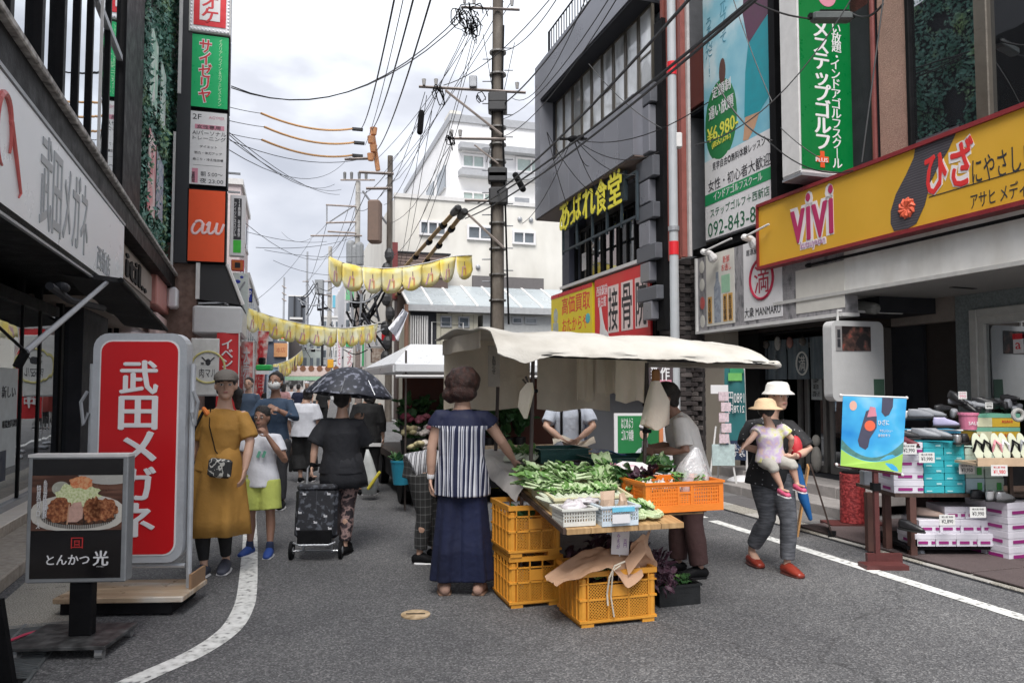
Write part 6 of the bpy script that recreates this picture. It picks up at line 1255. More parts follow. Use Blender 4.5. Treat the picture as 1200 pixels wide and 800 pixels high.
crate('vegetable_crate','yellow plastic crate in front of the stall half covered by brown paper',cy_m,c0.x+.25,c0.y+.19,0,group='yellow lattice crates by the stall')
c1=Lf(597.5,714)
T1=crate('vegetable_crate','lower yellow crate of the pair stacked at the stall corner',cs_m,c1.x+.18,c1.y+.20,0,group='yellow lattice crates by the stall')
T2=crate('vegetable_crate','upper yellow crate of the pair stacked at the stall corner, greens inside',cs_m,c1.x+.165,c1.y+.185,.332,rz=.02,group='yellow lattice crates by the stall')
# table
wood=M('board_wood',(0,0,0),.6,var=.12,build=noise_ramp(5,[(.3,(.30,.17,.07)),(.6,(.50,.32,.15))],stretch=(6,.6,1),detail=8)); dwood=M('dark_wood',(0,0,0),.7,var=.15,build=noise_ramp(6,[(.3,(.04,.025,.018)),(.7,(.09,.055,.04))],stretch=(5,5,.7),detail=8))
sl=.13
def tz(s): return .62+sl*(s-3.92)
T=Th('stall_table','sloping wooden display table of the vegetable stall under the canvas roof','table',org=(SA[0],SA[1],0),fr=F)
sh=Matrix(((1,0,0,0),(0,1,0,0),(0,sl,1,-sl*3.92),(0,0,0,1)))
for k in range(5): T.p('board',G().box(1.54+k*.15,1.54+k*.15+.146,3.97,6.25,.59,.62,T=sh),wood)
T.p('board',G().box(2.295,2.62,4.3,6.25,.56,.59,T=sh),wood); T.p('edge_rail',G().box(1.52,1.54,3.98,6.25,.59,.622,T=sh),dwood)
for t,s in ((1.6,5.0),(1.6,6.1),(2.28,4.85),(2.55,6.1),(2.28,6.1)): T.p('leg',G().cyl(t,s,0,tz(s)-.03,.014,seg=8),grey)
T.p('shelf',G().box(1.6,2.5,4.8,6.1,.2,.22),dwood)
T=Th('stall_canopy','off white canvas roof of the vegetable stall with side flap and hanging back cloth','canopy',org=(1.25,4.3,0),fr=F)
canv=M('canvas_white',(0,0,0),.85,var=.05,scale=4,bump=.08,build=noise_ramp(3,[(.3,(.40,.375,.33)),(.5,(.53,.505,.455)),(.65,(.57,.55,.50))],detail=9)); canb=M('canvas_beige',(0,0,0),.9,var=.08,scale=3,bump=.1,build=noise_ramp(2.5,[(.3,(.58,.51,.41)),(.65,(.70,.63,.52))],detail=9,stretch=(1.5,1.5,.7)))
def roof(u,v):
    t=1.22+2.0*u; fz=1.645-.05*u
    prof=[(4.28,fz-.01),(4.30,fz+.03),(4.45,fz+.12),(4.75,fz+.185),(5.1,fz+.20),(5.6,fz+.215),(6.25,fz+.20)]
    k=v*(len(prof)-1); i=min(int(k),len(prof)-2); f=k-i; s=prof[i][0]*(1-f)+prof[i+1][0]*f; z=prof[i][1]*(1-f)+prof[i+1][1]*f
    sag=-.022*sin(u*PI*3)**2*sin(v*PI)+.014*noise.noise((u*9,v*5,1))+.007*noise.noise((u*34,v*9,4))*(1-v*.3)
    if u>.86: q=(u-.86)/.14; z-=.15*q*q*(v**.5)*.9
    dip=0
    if u<.16 and v<.2: dip=-.055*(1-abs(u-.085)/.085)*(1-v/.2) if abs(u-.085)<.085 else 0
    if v<.1: s-=.012*sin(u*26)
    if u<.02: z-=.015*sin(v*14)
    return (t,s,z+sag+dip)
T.p('roof_cloth',G().sheet(roof,60,24,.008),canv,smooth=True)
T.p('front_rail',G().tube([(1.5,4.30,1.625),(3.18,4.30,1.59)],.011,6),black); T.p('right_roll',G().limb([(3.22,4.32,1.585),(3.22,6.2,1.64)],[.028,.028],8),canv)
def cloth(u,v,t0,t1,z0,z1,s,amp=.03,ph=0): return (t0+(t1-t0)*u,s+amp*sin(u*14+ph)*(1-v*.7)+.01*noise.noise((u*5,v*5,ph)),z0+(z1-z0)*v+.012*sin(u*9+ph)*(1-v))
T.p('back_cloth',G().sheet(lambda u,v:cloth(u,v,1.28,2.05,1.24,1.83,6.15),26,10,.005),canb,smooth=True); T.p('back_cloth',G().sheet(lambda u,v:cloth(u,v,1.98,2.62,1.24,1.83,5.75,.03,2),24,10,.005),canb,smooth=True)
T.p('side_flap',G().sheet(lambda u,v:(1.27+.02*sin(u*9),4.9+1.3*u,1.70-.0*u+.12*v),10,4,.005),canb,smooth=True)
for (x0,x1,y0,y1,s,ph) in ((676,698,418,470,5.3,0),(700,724,418,462,5.2,1),(722,758,420,471,4.95,2)):
    a,zt=F.front(x0,y0-8,s); b,_=F.front(x1,y0,s); zb=F.front(x0,y1,s)[1]
    T.p('hanging_cloth',G().sheet(lambda u,v:cloth(u,v,a,b,zb,zt+.05,s,.02,ph),10,8,.005),canb,smooth=True)
pst=M('post_dark',(.05,.038,.033),.6,var=.3)
def post(x,y0,y1,s): a=F.front(x,y0,s); b=F.front(x-3,y1,s); return G().tube([(b[0],s,b[1]),(a[0],s,a[1])],.014,8)
for x,y0,y1,s in ((625,405,552,4.75),(584,438,528,5.6),(758,425,548,4.7)): T.p('post',post(x,y0,y1,s),pst)
for x,y,s in ((620,455,4.73),(624,458,4.73),(757,474,4.68),(757,505,4.68)): a=F.front(x,y,s); T.p('clamp',G().box(a[0]-.03,a[0]+.03,s-.03,s-.0,a[1]-.012,a[1]+.012,bev=.004),black)
a=F.front(583,408,5.55); T.p('paper_slip',G().box(a[0]-.075,a[0]+.02,5.55,5.556,a[1]-.3,a[1]+.02),M('grey_paper',(.38,.35,.31),.8)); lettering(T,'お知らせ','C',a[0]-.03,a[1]-.13,.03,.14,5.55,.001,ink,vert=True)
# hung items
T=Th('hanging_bag','beige cloth bag with brown leather top hanging from the right post of the stall','bag',org=(F.front(768,435,4.62)[0],4.62,1.2),fr=F)
a=F.front(768,436,4.62); T.p('body',G().loft([(a[0]+.0,4.62,a[1]-.40,.02,.015),(a[0]-.0,4.63,a[1]-.36,.11,.03),(a[0]+.02,4.62,a[1]-.2,.09,.05),(a[0],4.62,a[1]-.06,.03,.03)],20,fold=lambda th,i:1+.08*sin(th*5)),canb,smooth=True); T.p('leather_top',G().box(a[0]-.03,a[0]+.03,4.60,4.63,a[1]-.07,a[1]+.02,bev=.01),M('leather_brown',(.22,.09,.02),.6))
T=Th('rag','pale rag tied to the front left post of the stall','cloth',org=(F.front(622,465,4.7)[0],4.7,1.2),fr=F); a=F.front(621,462,4.7)
T.p('cloth',G().loft([(a[0]-.03,4.7,a[1]-.16,.012,.01),(a[0]-.04,4.7,a[1]-.08,.045,.03),(a[0]-.02,4.7,a[1]+.02,.05,.03),(a[0],4.7,a[1]+.08,.02,.015)],16,fold=lambda th,i:1+.2*sin(th*4)),canb,smooth=True); T.p('twig',G().tube([(a[0]-.05,4.7,a[1]+.1),(a[0]+.01,4.7,a[1]+.03),(a[0]-.03,4.7,a[1]+.12)],.008,5),pst)
T=Th('cloth_cover','crumpled pale cloth laid over the left rear of the stall table','cloth',org=(1.5,5,.8),fr=F)
T.p('cloth',G().sheet(lambda u,v:(1.50+.32*u-.02*(u<.1),4.75+1.2*v,tz(4.75+1.2*v)+.03+.012*noise.noise((u*6,v*9,0))-(.09*(1-u/.1) if u<.1 else 0)),20,24,.005),M('cloth_pale',(.62,.59,.56),.9),smooth=True)
# ---- produce
leafg=[M('leaf_pale',(0,0,0),.5,var=.15,scale=20,bump=.05,build=noise_ramp(9,[(.35,(.32,.48,.20)),(.65,(.60,.70,.46))])),M('leaf_mid',(0,0,0),.5,var=.2,scale=20,bump=.05,build=noise_ramp(9,[(.35,(.09,.22,.05)),(.65,(.20,.36,.10))])),M('leaf_dark',(0,0,0),.5,var=.25,scale=20,bump=.05,build=noise_ramp(9,[(.35,(.02,.07,.02)),(.65,(.07,.17,.05))])),M('leaf_purple',(0,0,0),.5,var=.3,scale=20,bump=.05,build=noise_ramp(9,[(.35,(.025,.01,.02)),(.65,(.10,.045,.07))]))]
stalkm=M('stalk_pale',(.50,.60,.36),.4,var=.08); stalkw=M('stalk_white',(.62,.66,.52),.4,var=.08)
def leafshape(L_,W_,curl=.3,fold_=.25,n=5):
    def f(u,v):
        w_=W_*sin(PI*min(1,.08+v*.9))**.7*(1-.25*v); x=(u-.5)*2*w_; y=L_*v*cos(curl*v); z=L_*v*sin(curl*v)*.6-curl*L_*v*v*.7+abs(u-.5)*2*w_*fold_+W_*(.16*sin(v*15+u*7)+.12*sin(u*19-v*9))
        return (x,y,z)
    return G().sheet(f,5,n+2,.0015)
LM=[[leafshape(.16,.04,c,.3).mesh('leaf',m,smooth=True) for c in (.2,.9)] for m in leafg]
def bunch(name,label,t,s,z,n,kind,L_=1.0,ang=0,spread=.7,group=None,cat='vegetable',stalk=True,up=.4,sm=None,sr=.009):
    p=F.W((t,s,z)); T=Th(name,label,cat,world=p,group=group); T.e.rotation_euler=(0,0,F.a+ang)
    if stalk:
        g=G()
        for k in range(7):
            a=(k-3)*.16; g.limb([(.008*(k-3),0,.02+.01*(k%2)),(.02*(k-3),.07*L_,.03+.014*(k%2)),(.022*(k-3)+.02*sin(a),.13*L_,.04+.02*(k%2))],[sr*1.4,sr,sr*.7],6)
        T.p('stalks',g,sm or stalkm,kind='stuff',smooth=True)
    for k in range(int(n*1.7)):
        a=rnd.uniform(-spread,spread); b=rnd.uniform(-.1,up); me=LM[kind if rnd.random()<.75 or kind>1 else 1-kind][rnd.randrange(2)]; o=T.piece('leaf',me,(rnd.uniform(-.03,.03),(.08*L_ if stalk else 0)+rnd.uniform(-.02,.04),.035+rnd.uniform(0,.05)),(b,rnd.uniform(-.5,.5),a)); s_=L_*rnd.uniform(.45,.9); o.scale=(s_,s_,s_)
    return T
def tray(name,label,t0,t1,s0,s1,z,h,m,th=.006,holes=False,cat='tray',rim=.012,slope=0,fr=F,flare=.02):
    T=Th(name,label,cat,org=(t0,s0,z),fr=fr)
    S=Matrix(((1,0,0,0),(0,1,0,0),(0,slope,1,-slope*s0),(0,0,0,1)))
    T.p('bottom',G().box(t0+.01,t1-.01,s0+.01,s1-.01,z,z+th,T=S),m)
    for nm,b in (('side',(t0,t1,s0,s0+th)),('side',(t0,t1,s1-th,s1)),('side',(t0,t0+th,s0+th,s1-th)),('side',(t1-th,t1,s0+th,s1-th))):
        if not holes: T.p(nm,G().box(b[0],b[1],b[2],b[3],z,z+h,T=S),m)
        else:
            g=G(); alongx=(b[1]-b[0])>(b[3]-b[2]); L0,L1=(b[0],b[1]) if alongx else (b[2],b[3]); n=max(4,int((L1-L0)/.016)); hb=h*.25; ht=h*.8
            def bb(a0,a1,z0,z1): g.box(a0,a1,b[2],b[3],z0,z1,T=S) if alongx else g.box(b[0],b[1],a0,a1,z0,z1,T=S)
            bb(L0,L1,z,z+hb); bb(L0,L1,z+ht,z+h)
            for k in range(n+1): x=L0+(L1-L0-.006)*k/n; bb(x,x+.007,z+hb,z+ht)
            nz=max(2,int((ht-hb)/.016))
            for k in range(1,nz): q=z+hb+(ht-hb)*k/nz; bb(L0,L1,q-.003,q+.003)
            T.p(nm,g,m,kind='stuff')
    T.p('rim',G().box(t0-rim,t1+rim,s0-rim,s0,z+h-.012,z+h,T=S).box(t0-rim,t1+rim,s1,s1+rim,z+h-.012,z+h,T=S).box(t0-rim,t0,s0,s1,z+h-.012,z+h,T=S).box(t1,t1+rim,s0,s1,z+h-.012,z+h,T=S),m,kind='stuff')
    return T
cream_p=M('tray_cream',(.66,.62,.40),.45,var=.05); yel_p=M('tray_yellow',(.64,.52,.22),.45); whp=M('basket_white',(.68,.68,.63),.45); blp=M('basket_blue_white',(.60,.68,.74),.4); grp=M('crate_green',(.015,.085,.075),.45)
tray('tray','shallow cream plastic tray full of pale greens at the stall front',1.56,2.06,4.22,4.66,tz(4.22)+.005,.10,cream_p,slope=sl)
tray('tray','dull yellow tray with a low rim just behind the cream one',1.57,1.86,4.66,4.98,tz(4.66)+.005,.085,yel_p,slope=sl)
tray('basket','small white perforated basket holding a plastic wrapped bag',1.53,1.73,4.0,4.19,tz(4.0)+.005,.10,whp,holes=True,cat='basket')
tray('basket','pale blue and white perforated basket with brown bags at the stall front',1.755,1.985,3.965,4.17,tz(3.965)+.005,.115,blp,holes=True,cat='basket')
T=Th('blue_strip_card','light blue card edge on the pale blue basket','card',org=(1.80,3.95,.73),fr=F); T.p('card',G().box(1.81,1.95,3.94,3.949,.715,.74),M('card_cyan',(.15,.50,.68),.4)); T.p('label',G().box(1.81,1.92,3.941,3.949,.65,.70),signwhite)
# wrapped bags
bagm=M('film',(.62,.58,.60),.25,var=.1,scale=30,bump=.2,bscale=30); bagb=M('paper_bag_tan',(.50,.36,.26),.6,var=.1)
def lump(name,label,t,s,z,r,m,cat='bag',seed=0,amp=.25,f=3,group=None):
    p=F.W((t,s,z)); T=Th(name,label,cat,world=p,group=group); T.e.rotation_euler=(0,0,F.a)
    T.p('wrap',G().ell((0,0,r[2]*.9),r,18,12,fn=lambda ph,th:1+amp*noise.noise((cos(th)*sin(ph)*f+seed,sin(th)*sin(ph)*f,cos(ph)*f))),m,smooth=2); return T
lump('plastic_bag','crumpled clear plastic bag on the white basket',1.63,4.09,.69,(.075,.055,.04),bagm,seed=1,amp=.6); lump('plastic_bag','flattened clear wrapping between the white and blue baskets',1.74,4.16,.73,(.08,.05,.022),bagm,seed=5,amp=.6)
for lab,t,rz_,k_ in (('upright tan paper bag in the pale blue basket',1.84,.5,1),('tan paper bag leaning at the right end of the pale blue basket',1.94,1.1,.85)):
    T=Th('paper_bag',lab,'bag',world=F.W((t,4.08,.70)),rz=rz_); T.p('paper',G().loft([(0,0,0,.055*k_,.04*k_),(0,0,.07*k_,.05*k_,.025*k_),(.015,.01,.115*k_,.055*k_,.004)],8,fold=lambda th,i:1+.12*sin(th*3+i*5)),bagb)
z_=tz(4.3)+.03
names=['leftmost','second from left','third from left','fourth from left','fifth from left','sixth from left','rightmost']
for k in range(7): bunch('greens_bunch','%s pale stemmed green bunch in the cream tray front row'%names[k],1.60+k*.068,4.26+.01*(k%2),z_+.012,9,0 if k%3 else 1,1.1,ang=rnd.uniform(-.25,.25),sm=stalkw,sr=.014,group='bunches of greens in the cream tray')
for k in range(6): bunch('greens_bunch','%s bunch of the second, leafier row behind'%(['leftmost','second','third','fourth','fifth','rightmost'][k]),1.62+k*.08,4.44,z_+.065,12,(0,1,0,1,0,1)[k],1.25,ang=rnd.uniform(-1.4,1.4),up=.8,group='leafy second row of greens')
for k in range(5): bunch('greens_bunch','%s pale bunch on top of the heap of greens'%(['leftmost','second','middle','fourth','rightmost'][k]),1.66+k*.10,4.58,z_+.11,10,0,1.2,ang=rnd.uniform(-1.6,1.6),up=.7,group='greens on top of the heap')
for k,(t,s,z) in enumerate(((2.12,4.35,.72),(2.2,4.5,.75),(2.28,4.62,.76),(2.15,4.62,.78),(2.34,4.75,.76),(2.40,4.7,.78),(2.48,4.72,.80),(2.56,4.68,.80))): bunch('spinach_bunch','dark green leafy bunch %s'%(['beside the orange crate','second from the orange crate','behind the price card','behind the pale greens','in front of the green tub','before the right post','in front of the masked seller','rightmost behind the plastic bag'][k]),t,s,z,14,2 if k%3 else 1,1.25,ang=rnd.uniform(-2,2),up=1.0,stalk=False,group='dark leafy bunches on the stall')
for k in range(4): bunch('greens_bunch','%s tied bunch laid in the gap between pale blue basket and orange crate'%['first','second','third','fourth'][k],2.03+.05*k,4.02+.05*(k%2),tz(4.0)+.01,9,k%2,.8,ang=rnd.uniform(-.5,.5),up=.7,group='tied bunches at the table front')
# aubergines and cucumbers
aub=M('aubergine',(.012,.006,.014),.18,var=.1,bump=0,spec=.7); cuc=M('cucumber',(.02,.05,.015),.4,var=.3,scale=30)
def fruit(name,label,t,s,z,L_,r,m,a,group,cap=None):
    p=F.W((t,s,z)); T=Th(name,label,'vegetable',world=p,group=group); T.e.rotation_euler=(0,0,F.a+a)
    T.p('fruit',G().limb([(-L_/2,0,0),(-L_/4,0,.006),(0,0,.008),(L_/4,0,.006),(L_/2,0,0)],[r*.75,r,r*.98,r*.8,r*.5],10),m,smooth=True)
    if cap: T.p('calyx',G().limb([(L_/2-.01,0,0),(L_/2+.02,0,.004)],[r*.6,r*.2],7),cap)
k=0
for i in range(3):
    for j in range(4):
        if i==2 and j>2: continue
        fruit('aubergine','dark aubergine in %s row of the heap, %s from the left'%(['the front','the middle','the rear'][i],['first','second','third','fourth'][j]),1.90+j*.06+.01*i,4.85+i*.09,tz(4.9)+.05+.045*(1-abs(j-1.5)/2)+.02*i,.15,.026,aub,rnd.uniform(-.8,.8),'heap of aubergines',M('calyx',(.10,.13,.06),.6)); k+=1
for i in range(7): fruit('cucumber','dark cucumber in the heap by the hand of the striped blouse, %s'%['lowest left','lower second','lower third','lower right','upper left','upper middle','upper right'][i],1.60+.035*(i%4),5.02+.05*(i//4)+.02*(i%2),tz(5.0)+.07+.035*(i//4),.17,.018,cuc,1.2+rnd.uniform(-.4,.4),'cucumbers at the stall corner')
for k_,(t,s,lab) in enumerate(((1.62,5.4,'leftmost'),(1.72,5.5,'middle'),(1.80,5.4,'right'))):
    bunch('leek_bunch','%s bunch of white and green leeks at the rear of the stall'%lab,t,s,tz(5.4)+.05,8,1,1.2,ang=rnd.uniform(-1,1),up=.6,sm=stalkw,sr=.012,group='leeks at the rear')
tray('vegetable_tub','large dark green tub behind the aubergines',2.16,2.75,5.0,5.35,tz(5.0)+.02,.13,grp,cat='tub'); tray('vegetable_tub','second dark green tub further back at the left',1.9,2.3,5.45,5.8,tz(5.45)+.02,.11,grp,cat='tub')
T=Th('blue_cloth','small bright blue plastic sheet on the green tub edge','sheet',org=(2.3,5.2,.93),fr=F); T.p('sheet',G().sheet(lambda u,v:(2.22+.25*u,5.12+.15*v,.94+.02*sin(u*5)),6,4,.004),M('sheet_blue',(.03,.13,.32),.4))
T=Th('snack_packet','pale blue and white folded packet before the green tub','packet',org=(2.05,4.78,.85),fr=F); T.p('packet',G().loft([(2.06,4.76,.83,.08,.04),(2.06,4.76,.855,.075,.03),(2.06,4.76,.90,.005,.005)],8),M('packet_pale',(.55,.60,.66),.4))
T.p('blue_band',G().loft([(2.06,4.76,.832,.082,.042),(2.06,4.76,.85,.078,.033)],8),M('packet_blue',(.08,.30,.45),.4))
# orange crate with garlic, greens and plastic bag
a0,zb=F.front(757,602,4.12); a1,_=F.front(848,597,4.12)
T=Th('produce_crate','bright orange perforated crate at the right front of the stall','crate',org=((a0+a1)/2,4.12,zb),fr=F)
x0,x1,y0,y1,zb=a0,a1,4.12,4.46,zb; h=.185
for nm,b in (('front_side',(x0,x1,y0,y0+.012)),('back_side',(x0,x1,y1-.012,y1)),('left_side',(x0,x0+.012,y0+.012,y1-.012)),('right_side',(x1-.012,x1,y0+.012,y1-.012))):
    g=G(); ax=nm in('front_side','back_side'); L0,L1=(b[0],b[1]) if ax else (b[2],b[3])
    def bb(a,b_,z0,z1,ins=0): g.box(a,b_,b[2]+ins,b[3]-ins,zb+z0,zb+z1) if ax else g.box(b[0]+ins,b[1]-ins,a,b_,zb+z0,zb+z1)
    bb(L0,L1,0,.045); bb(L0,L1,h-.03,h); W=L1-L0; cols=[(0,.06),(.40,.43),(.57,.60),(.94,1)] if ax else [(0,.08),(.48,.52),(.92,1)]
    for c in cols: bb(L0+W*c[0],L0+W*c[1],.045,h-.03)
    for ca,cb_ in zip(cols[:-1],cols[1:]):
        A_,B_=L0+W*ca[1],L0+W*cb_[0]; mid=ax and ca[0]==.40; n=max(3,int((B_-A_)/.0165)); top=h-.03 if not mid else h-.075
        for k in range(n): x=A_+(B_-A_)*(k+.5)/n; bb(x-.0045,x+.0045,.045,top,.004)
        nz=5
        for k in range(nz): z=.045+(top-.045)*(k+.5)/nz; bb(A_,B_,z-.0045,z+.0045,.0045)
        if mid: bb(A_,B_,top,top+.012)
    T.p(nm,g,co,kind='stuff')
T.p('rim',G().box(x0-.008,x1+.008,y0-.008,y0,zb+h-.012,zb+h+.002).box(x0-.008,x1+.008,y1,y1+.008,zb+h-.012,zb+h+.002).box(x0-.008,x0,y0,y1,zb+h-.012,zb+h+.002).box(x1,x1+.008,y0,y1,zb+h-.012,zb+h+.002),co,kind='stuff'); T.p('bottom',G().box(x0+.01,x1-.01,y0+.01,y1-.01,zb+.01,zb+.02),co)
T.p('support_bar',G().box(x0-.1,x1-.05,y0+.12,y0+.16,zb-.03,zb-.002).box(x0-.1,x1-.05,y1-.12,y1-.08,zb-.03,zb-.002),dwood,kind='stuff')
garl=M('garlic_white',(.62,.58,.55),.5,var=.08); 
for i in range(16):
    p=F.W((x0+.07+.03*(i%7)+rnd.uniform(-.01,.01),y0+.06+.06*(i//7)+rnd.uniform(-.01,.01),zb+h-.05+.012*(i%3)))
    T=Th('garlic_bulb','white garlic bulb in the left half of the orange crate','vegetable',world=p,group='garlic in the orange crate'); T.p('bulb',G().ell((0,0,0),(.022,.022,.02),12,7,fn=lambda ph,th:1+.08*cos(th*6)),garl,smooth=2); T.p('neck',G().limb([(0,0,.015),(.005,0,.035)],[.008,.004],6),garl)
for i in range(3): bunch('greens_bunch','%s small yellow green bunch in the middle of the orange crate'%['left','middle','right'][i],x0+.29+.05*i,y0+.08+.05*(i%2),zb+h-.06,8,1,.55,ang=i*2,up=1,stalk=False,group='small bunches in the orange crate')
for i in range(2): bunch('red_leaf_bunch','%s dark reddish leaf bunch at the rear of the orange crate'%['left','right'][i],x0+.08+.1*i,y1-.08,zb+h-.05,12,3,.8,ang=i*2,up=1,stalk=False,group='reddish bunches in the orange crate')
# plastic bag
film=bpy.data.materials.new('clear_film'); film.use_nodes=True; nt=film.node_tree; pb=nt.nodes['Principled BSDF']; I_(pb,'Base Color',(.8,.8,.82,1)); I_(pb,'Roughness',.2); I_(pb,'Alpha',.42); I_(pb,'Specular IOR Level',.9)
tcn=nn(nt,'ShaderNodeTexCoord'); nz_=nn(nt,'ShaderNodeTexNoise'); I_(nz_,'Scale',18); K_(nt,tcn.outputs['Object'],nz_.inputs['Vector']); bp_=nn(nt,'ShaderNodeBump'); I_(bp_,'Strength',.9); I_(bp_,'Distance',.02); K_(nt,nz_.outputs[0],bp_.inputs['Height']); K_(nt,bp_.outputs[0],pb.inputs['Normal'])
bx=x0+.40; T=Th('plastic_bag','large clear plastic bag of red vegetables standing in the orange crate','bag',org=(bx,y0+.12,zb+h-.06),fr=F)
T.p('film',G().loft([(bx,y0+.13,zb+.03,.10,.08),(bx,y0+.13,zb+h+.02,.115,.09),(bx+.0,y0+.13,zb+h+.09,.085,.06),(bx+.02,y0+.13,zb+h+.16,.045,.03),(bx+.03,y0+.13,zb+h+.20,.012,.01)],28,cap=False,fold=lambda th,i:1+.09*sin(th*5+i*4)+.05*sin(th*11+i*9)),film,smooth=2)
for k in range(6): T.p('red_vegetable',G().ell((bx-.06+.025*k,y0+.08+.03*(k%3),zb+h-.02+.012*(k%2)),(.028,.026,.024),10,7),M('veg_red',(.28,.03,.025),.35,var=.3))
# price cards
T=Th('price_card','pointed white price card with pink handwriting above the orange crate','card',org=(x0+.1,4.4,.85),fr=F)
c_=(x0+.10,4.45,zb+h+.065); T.p('card',G().prism([(-.14,0),(-.09,.03),(.05,.035),(.12,0),(.05,-.035),(-.09,-.03)],0,.003,Matrix.Translation(c_)@Matrix.Rotation(.9,4,'X')@Matrix.Rotation(-.15,4,'Z')),M('card_white',(.72,.68,.68),.6)); T.p('stick',G().tube([(c_[0],c_[1]-.01,c_[2]-.01),(c_[0]+.16,c_[1]-.06,c_[2]-.05)],.004,5),offwhite)
pkw=M('writing_pink',(.55,.15,.28),.6,var=0,bump=0); purw=M('writing_purple',(.25,.05,.30),.6,var=0,bump=0)
me=textmesh('にんにく 200円',pkw,0); TT=Matrix.Translation(c_)@Matrix.Rotation(.9,4,'X')@Matrix.Rotation(-.15,4,'Z')@Matrix.Translation((-.095,-.01,.0045))@Matrix.Scale(.026,4); me.transform(TT); me.transform(Matrix.Translation([-q for q in T.org])); me.materials.append(pkw); me.polygons.foreach_set('use_smooth',[False]*len(me.polygons)); T.p('handwriting',me,pkw)
p=at(727,632,4.62); T=Th('price_card','upright white price card with purple and red writing above the front crate','card',world=p); T.e.rotation_euler=(rad(-8),rad(5),F.a*.3); T.p('card',G().box(-.055,.055,-.002,.002,-.09,.09),X('card_white')); T.p('stick',G().tube([(0,.004,-.25),(0,.004,.0)],.004,5),offwhite); lettering(T,'朝どれ','C',0,.062,.085,.03,-.002,.001,pkw,depth=.0005); lettering(T,'みょうが','C',-.012,-.01,.022,.09,-.002,.001,purw,vert=True,depth=.0005); lettering(T,'百円','C',.03,-.02,.02,.05,-.002,.001,purw,vert=True,depth=.0005)
# purple leaf heap under the table
g=G(); base=Matrix.Identity(4)
lv=leafshape(.09,.022,.6,.3,3)
for k in range(900):
    t=rnd.uniform(1.78,2.42); s=rnd.uniform(4.3,4.75); z=.10+.30*(1-abs(t-2.1)/.5)*rnd.random()+.1*rnd.random()
    m4=Matrix.Translation((t,s,z))@Matrix.Rotation(rnd.uniform(0,6.3),4,'Z')@Matrix.Rotation(rnd.uniform(-1.4,1.4),4,'X')@Matrix.Rotation(rnd.uniform(-.8,.8),4,'Y')
    g.add(lv.v,lv.f,m4)
T=Th('purple_leaf_heap','heap of dark purple shiso leaves under the stall table','vegetable',org=(2.1,4.5,.2),fr=F); T.p('leaves',g,leafg[3],kind='stuff'); T.p('box',G().box(1.85,2.3,4.36,4.75,.0,.12,bev=.01),black)
# brown paper over the crate
pap=M('kraft_paper',(0,0,0),.75,var=.08,scale=5,bump=.12,bscale=25,build=noise_ramp(4,[(.3,(.42,.24,.14)),(.65,(.60,.38,.25))],detail=8))
T=Th('kraft_wrapping','crumpled brown paper draped over the front crate with white string','paper',org=(c0.x+.2,c0.y,.35),fr=F)
X0,Y0=c0.x,c0.y
def wrap1(u,v):
    t=X0-.16+.56*u; s=Y0-.03+.22*v-.03*sin(u*3); z=.27+.165*sin(min(1,u*1.25)*PI*.62)*(.55+.45*v)+.02*noise.noise((u*6,v*6,0))
    if u>.55 and v<.45: z-=.34*(u-.55)*(1-v/.45)*1.5*(1-abs(u-.78)/.3)
    return (t,s,z)
T.p('paper',G().sheet(wrap1,30,12,.003),pap,smooth=True)
def wrap2(u,v): return (X0+.38+.15*u+.03*sin(v*7),Y0+.02+.10*u+.04*sin(v*4+u*3),.30+.23*v+.03*noise.noise((u*5,v*6,9))-.05*u*(1-v))
T.p('paper',G().sheet(wrap2,10,16,.003),pap,smooth=True); T.p('paper',G().sheet(lambda u,v:(X0+.30+.12*u,Y0-.035+.05*v,.30+.13*u+.08*v),6,6,.003),pap,smooth=True)
strm=M('string_white',(.60,.54,.44),.8)
T.p('string',G().tube([(X0+.27,Y0-.05,.39),(X0+.20,Y0-.055,.37),(X0+.17,Y0-.045,.30),(X0+.165,Y0-.02,.2),(X0+.17,Y0-.02,.13)],.006,6),strm); T.p('string',G().tube([(X0+.24,Y0-.055,.37),(X0+.19,Y0-.05,.34),(X0+.19,Y0-.02,.18),(X0+.21,Y0-.02,.06)],.005,6),strm)
for i in range(2): bunch('greens_bunch','bright yellow green bunch showing at the %s of the front crate'%('left' if i==0 else 'middle'),X0+.10+.09*i,Y0+.05,.24,14,1,.6,ang=i*1.5,up=1,stalk=False,group='greens in the front crate')
bunch('greens_bunch','greens glimpsed in the upper stacked crate',c1.x+.15,c1.y+.12,.50,12,2,.9,ang=0,up=1,stalk=False)
# black crate
b=Lf(778,712); T=Th('black_crate','low black crate of green peppers on the asphalt by the seller\'s feet','crate',org=(b.x,b.y,0),fr=F)
bx0,bx1,by0,by1=b.x-.03,b.x+.27,b.y,b.y+.36; blk=M('crate_black',(.012,.013,.014),.4,var=.2)
for nm,q in (('front_side',(bx0,bx1,by0,by0+.01)),('back_side',(bx0,bx1,by1-.01,by1)),('left_side',(bx0,bx0+.01,by0+.01,by1-.01)),('right_side',(bx1-.01,bx1,by0+.01,by1-.01))):
    T.p(nm,G().box(*q,.0,.135),blk)
T.p('bottom',G().box(bx0+.01,bx1-.01,by0+.01,by1-.01,.01,.02),blk); T.p('rim',G().box(bx0-.01,bx1+.01,by0-.01,by0,.125,.14).box(bx0-.01,bx1+.01,by1,by1+.01,.125,.14).box(bx0-.01,bx0,by0,by1,.125,.14).box(bx1,bx1+.01,by0,by1,.125,.14),blk,kind='stuff')
for i in range(5): bunch('pepper_bunch','green leafy peppers in the low black crate, %s clump'%['first','second','third','fourth','last'][i],bx0+.06+.05*i,by0+.10+.07*(i%3),.07,9,2 if i%2 else 1,.7,ang=rnd.uniform(-2,2),up=.6,stalk=False,group='peppers in the black crate')
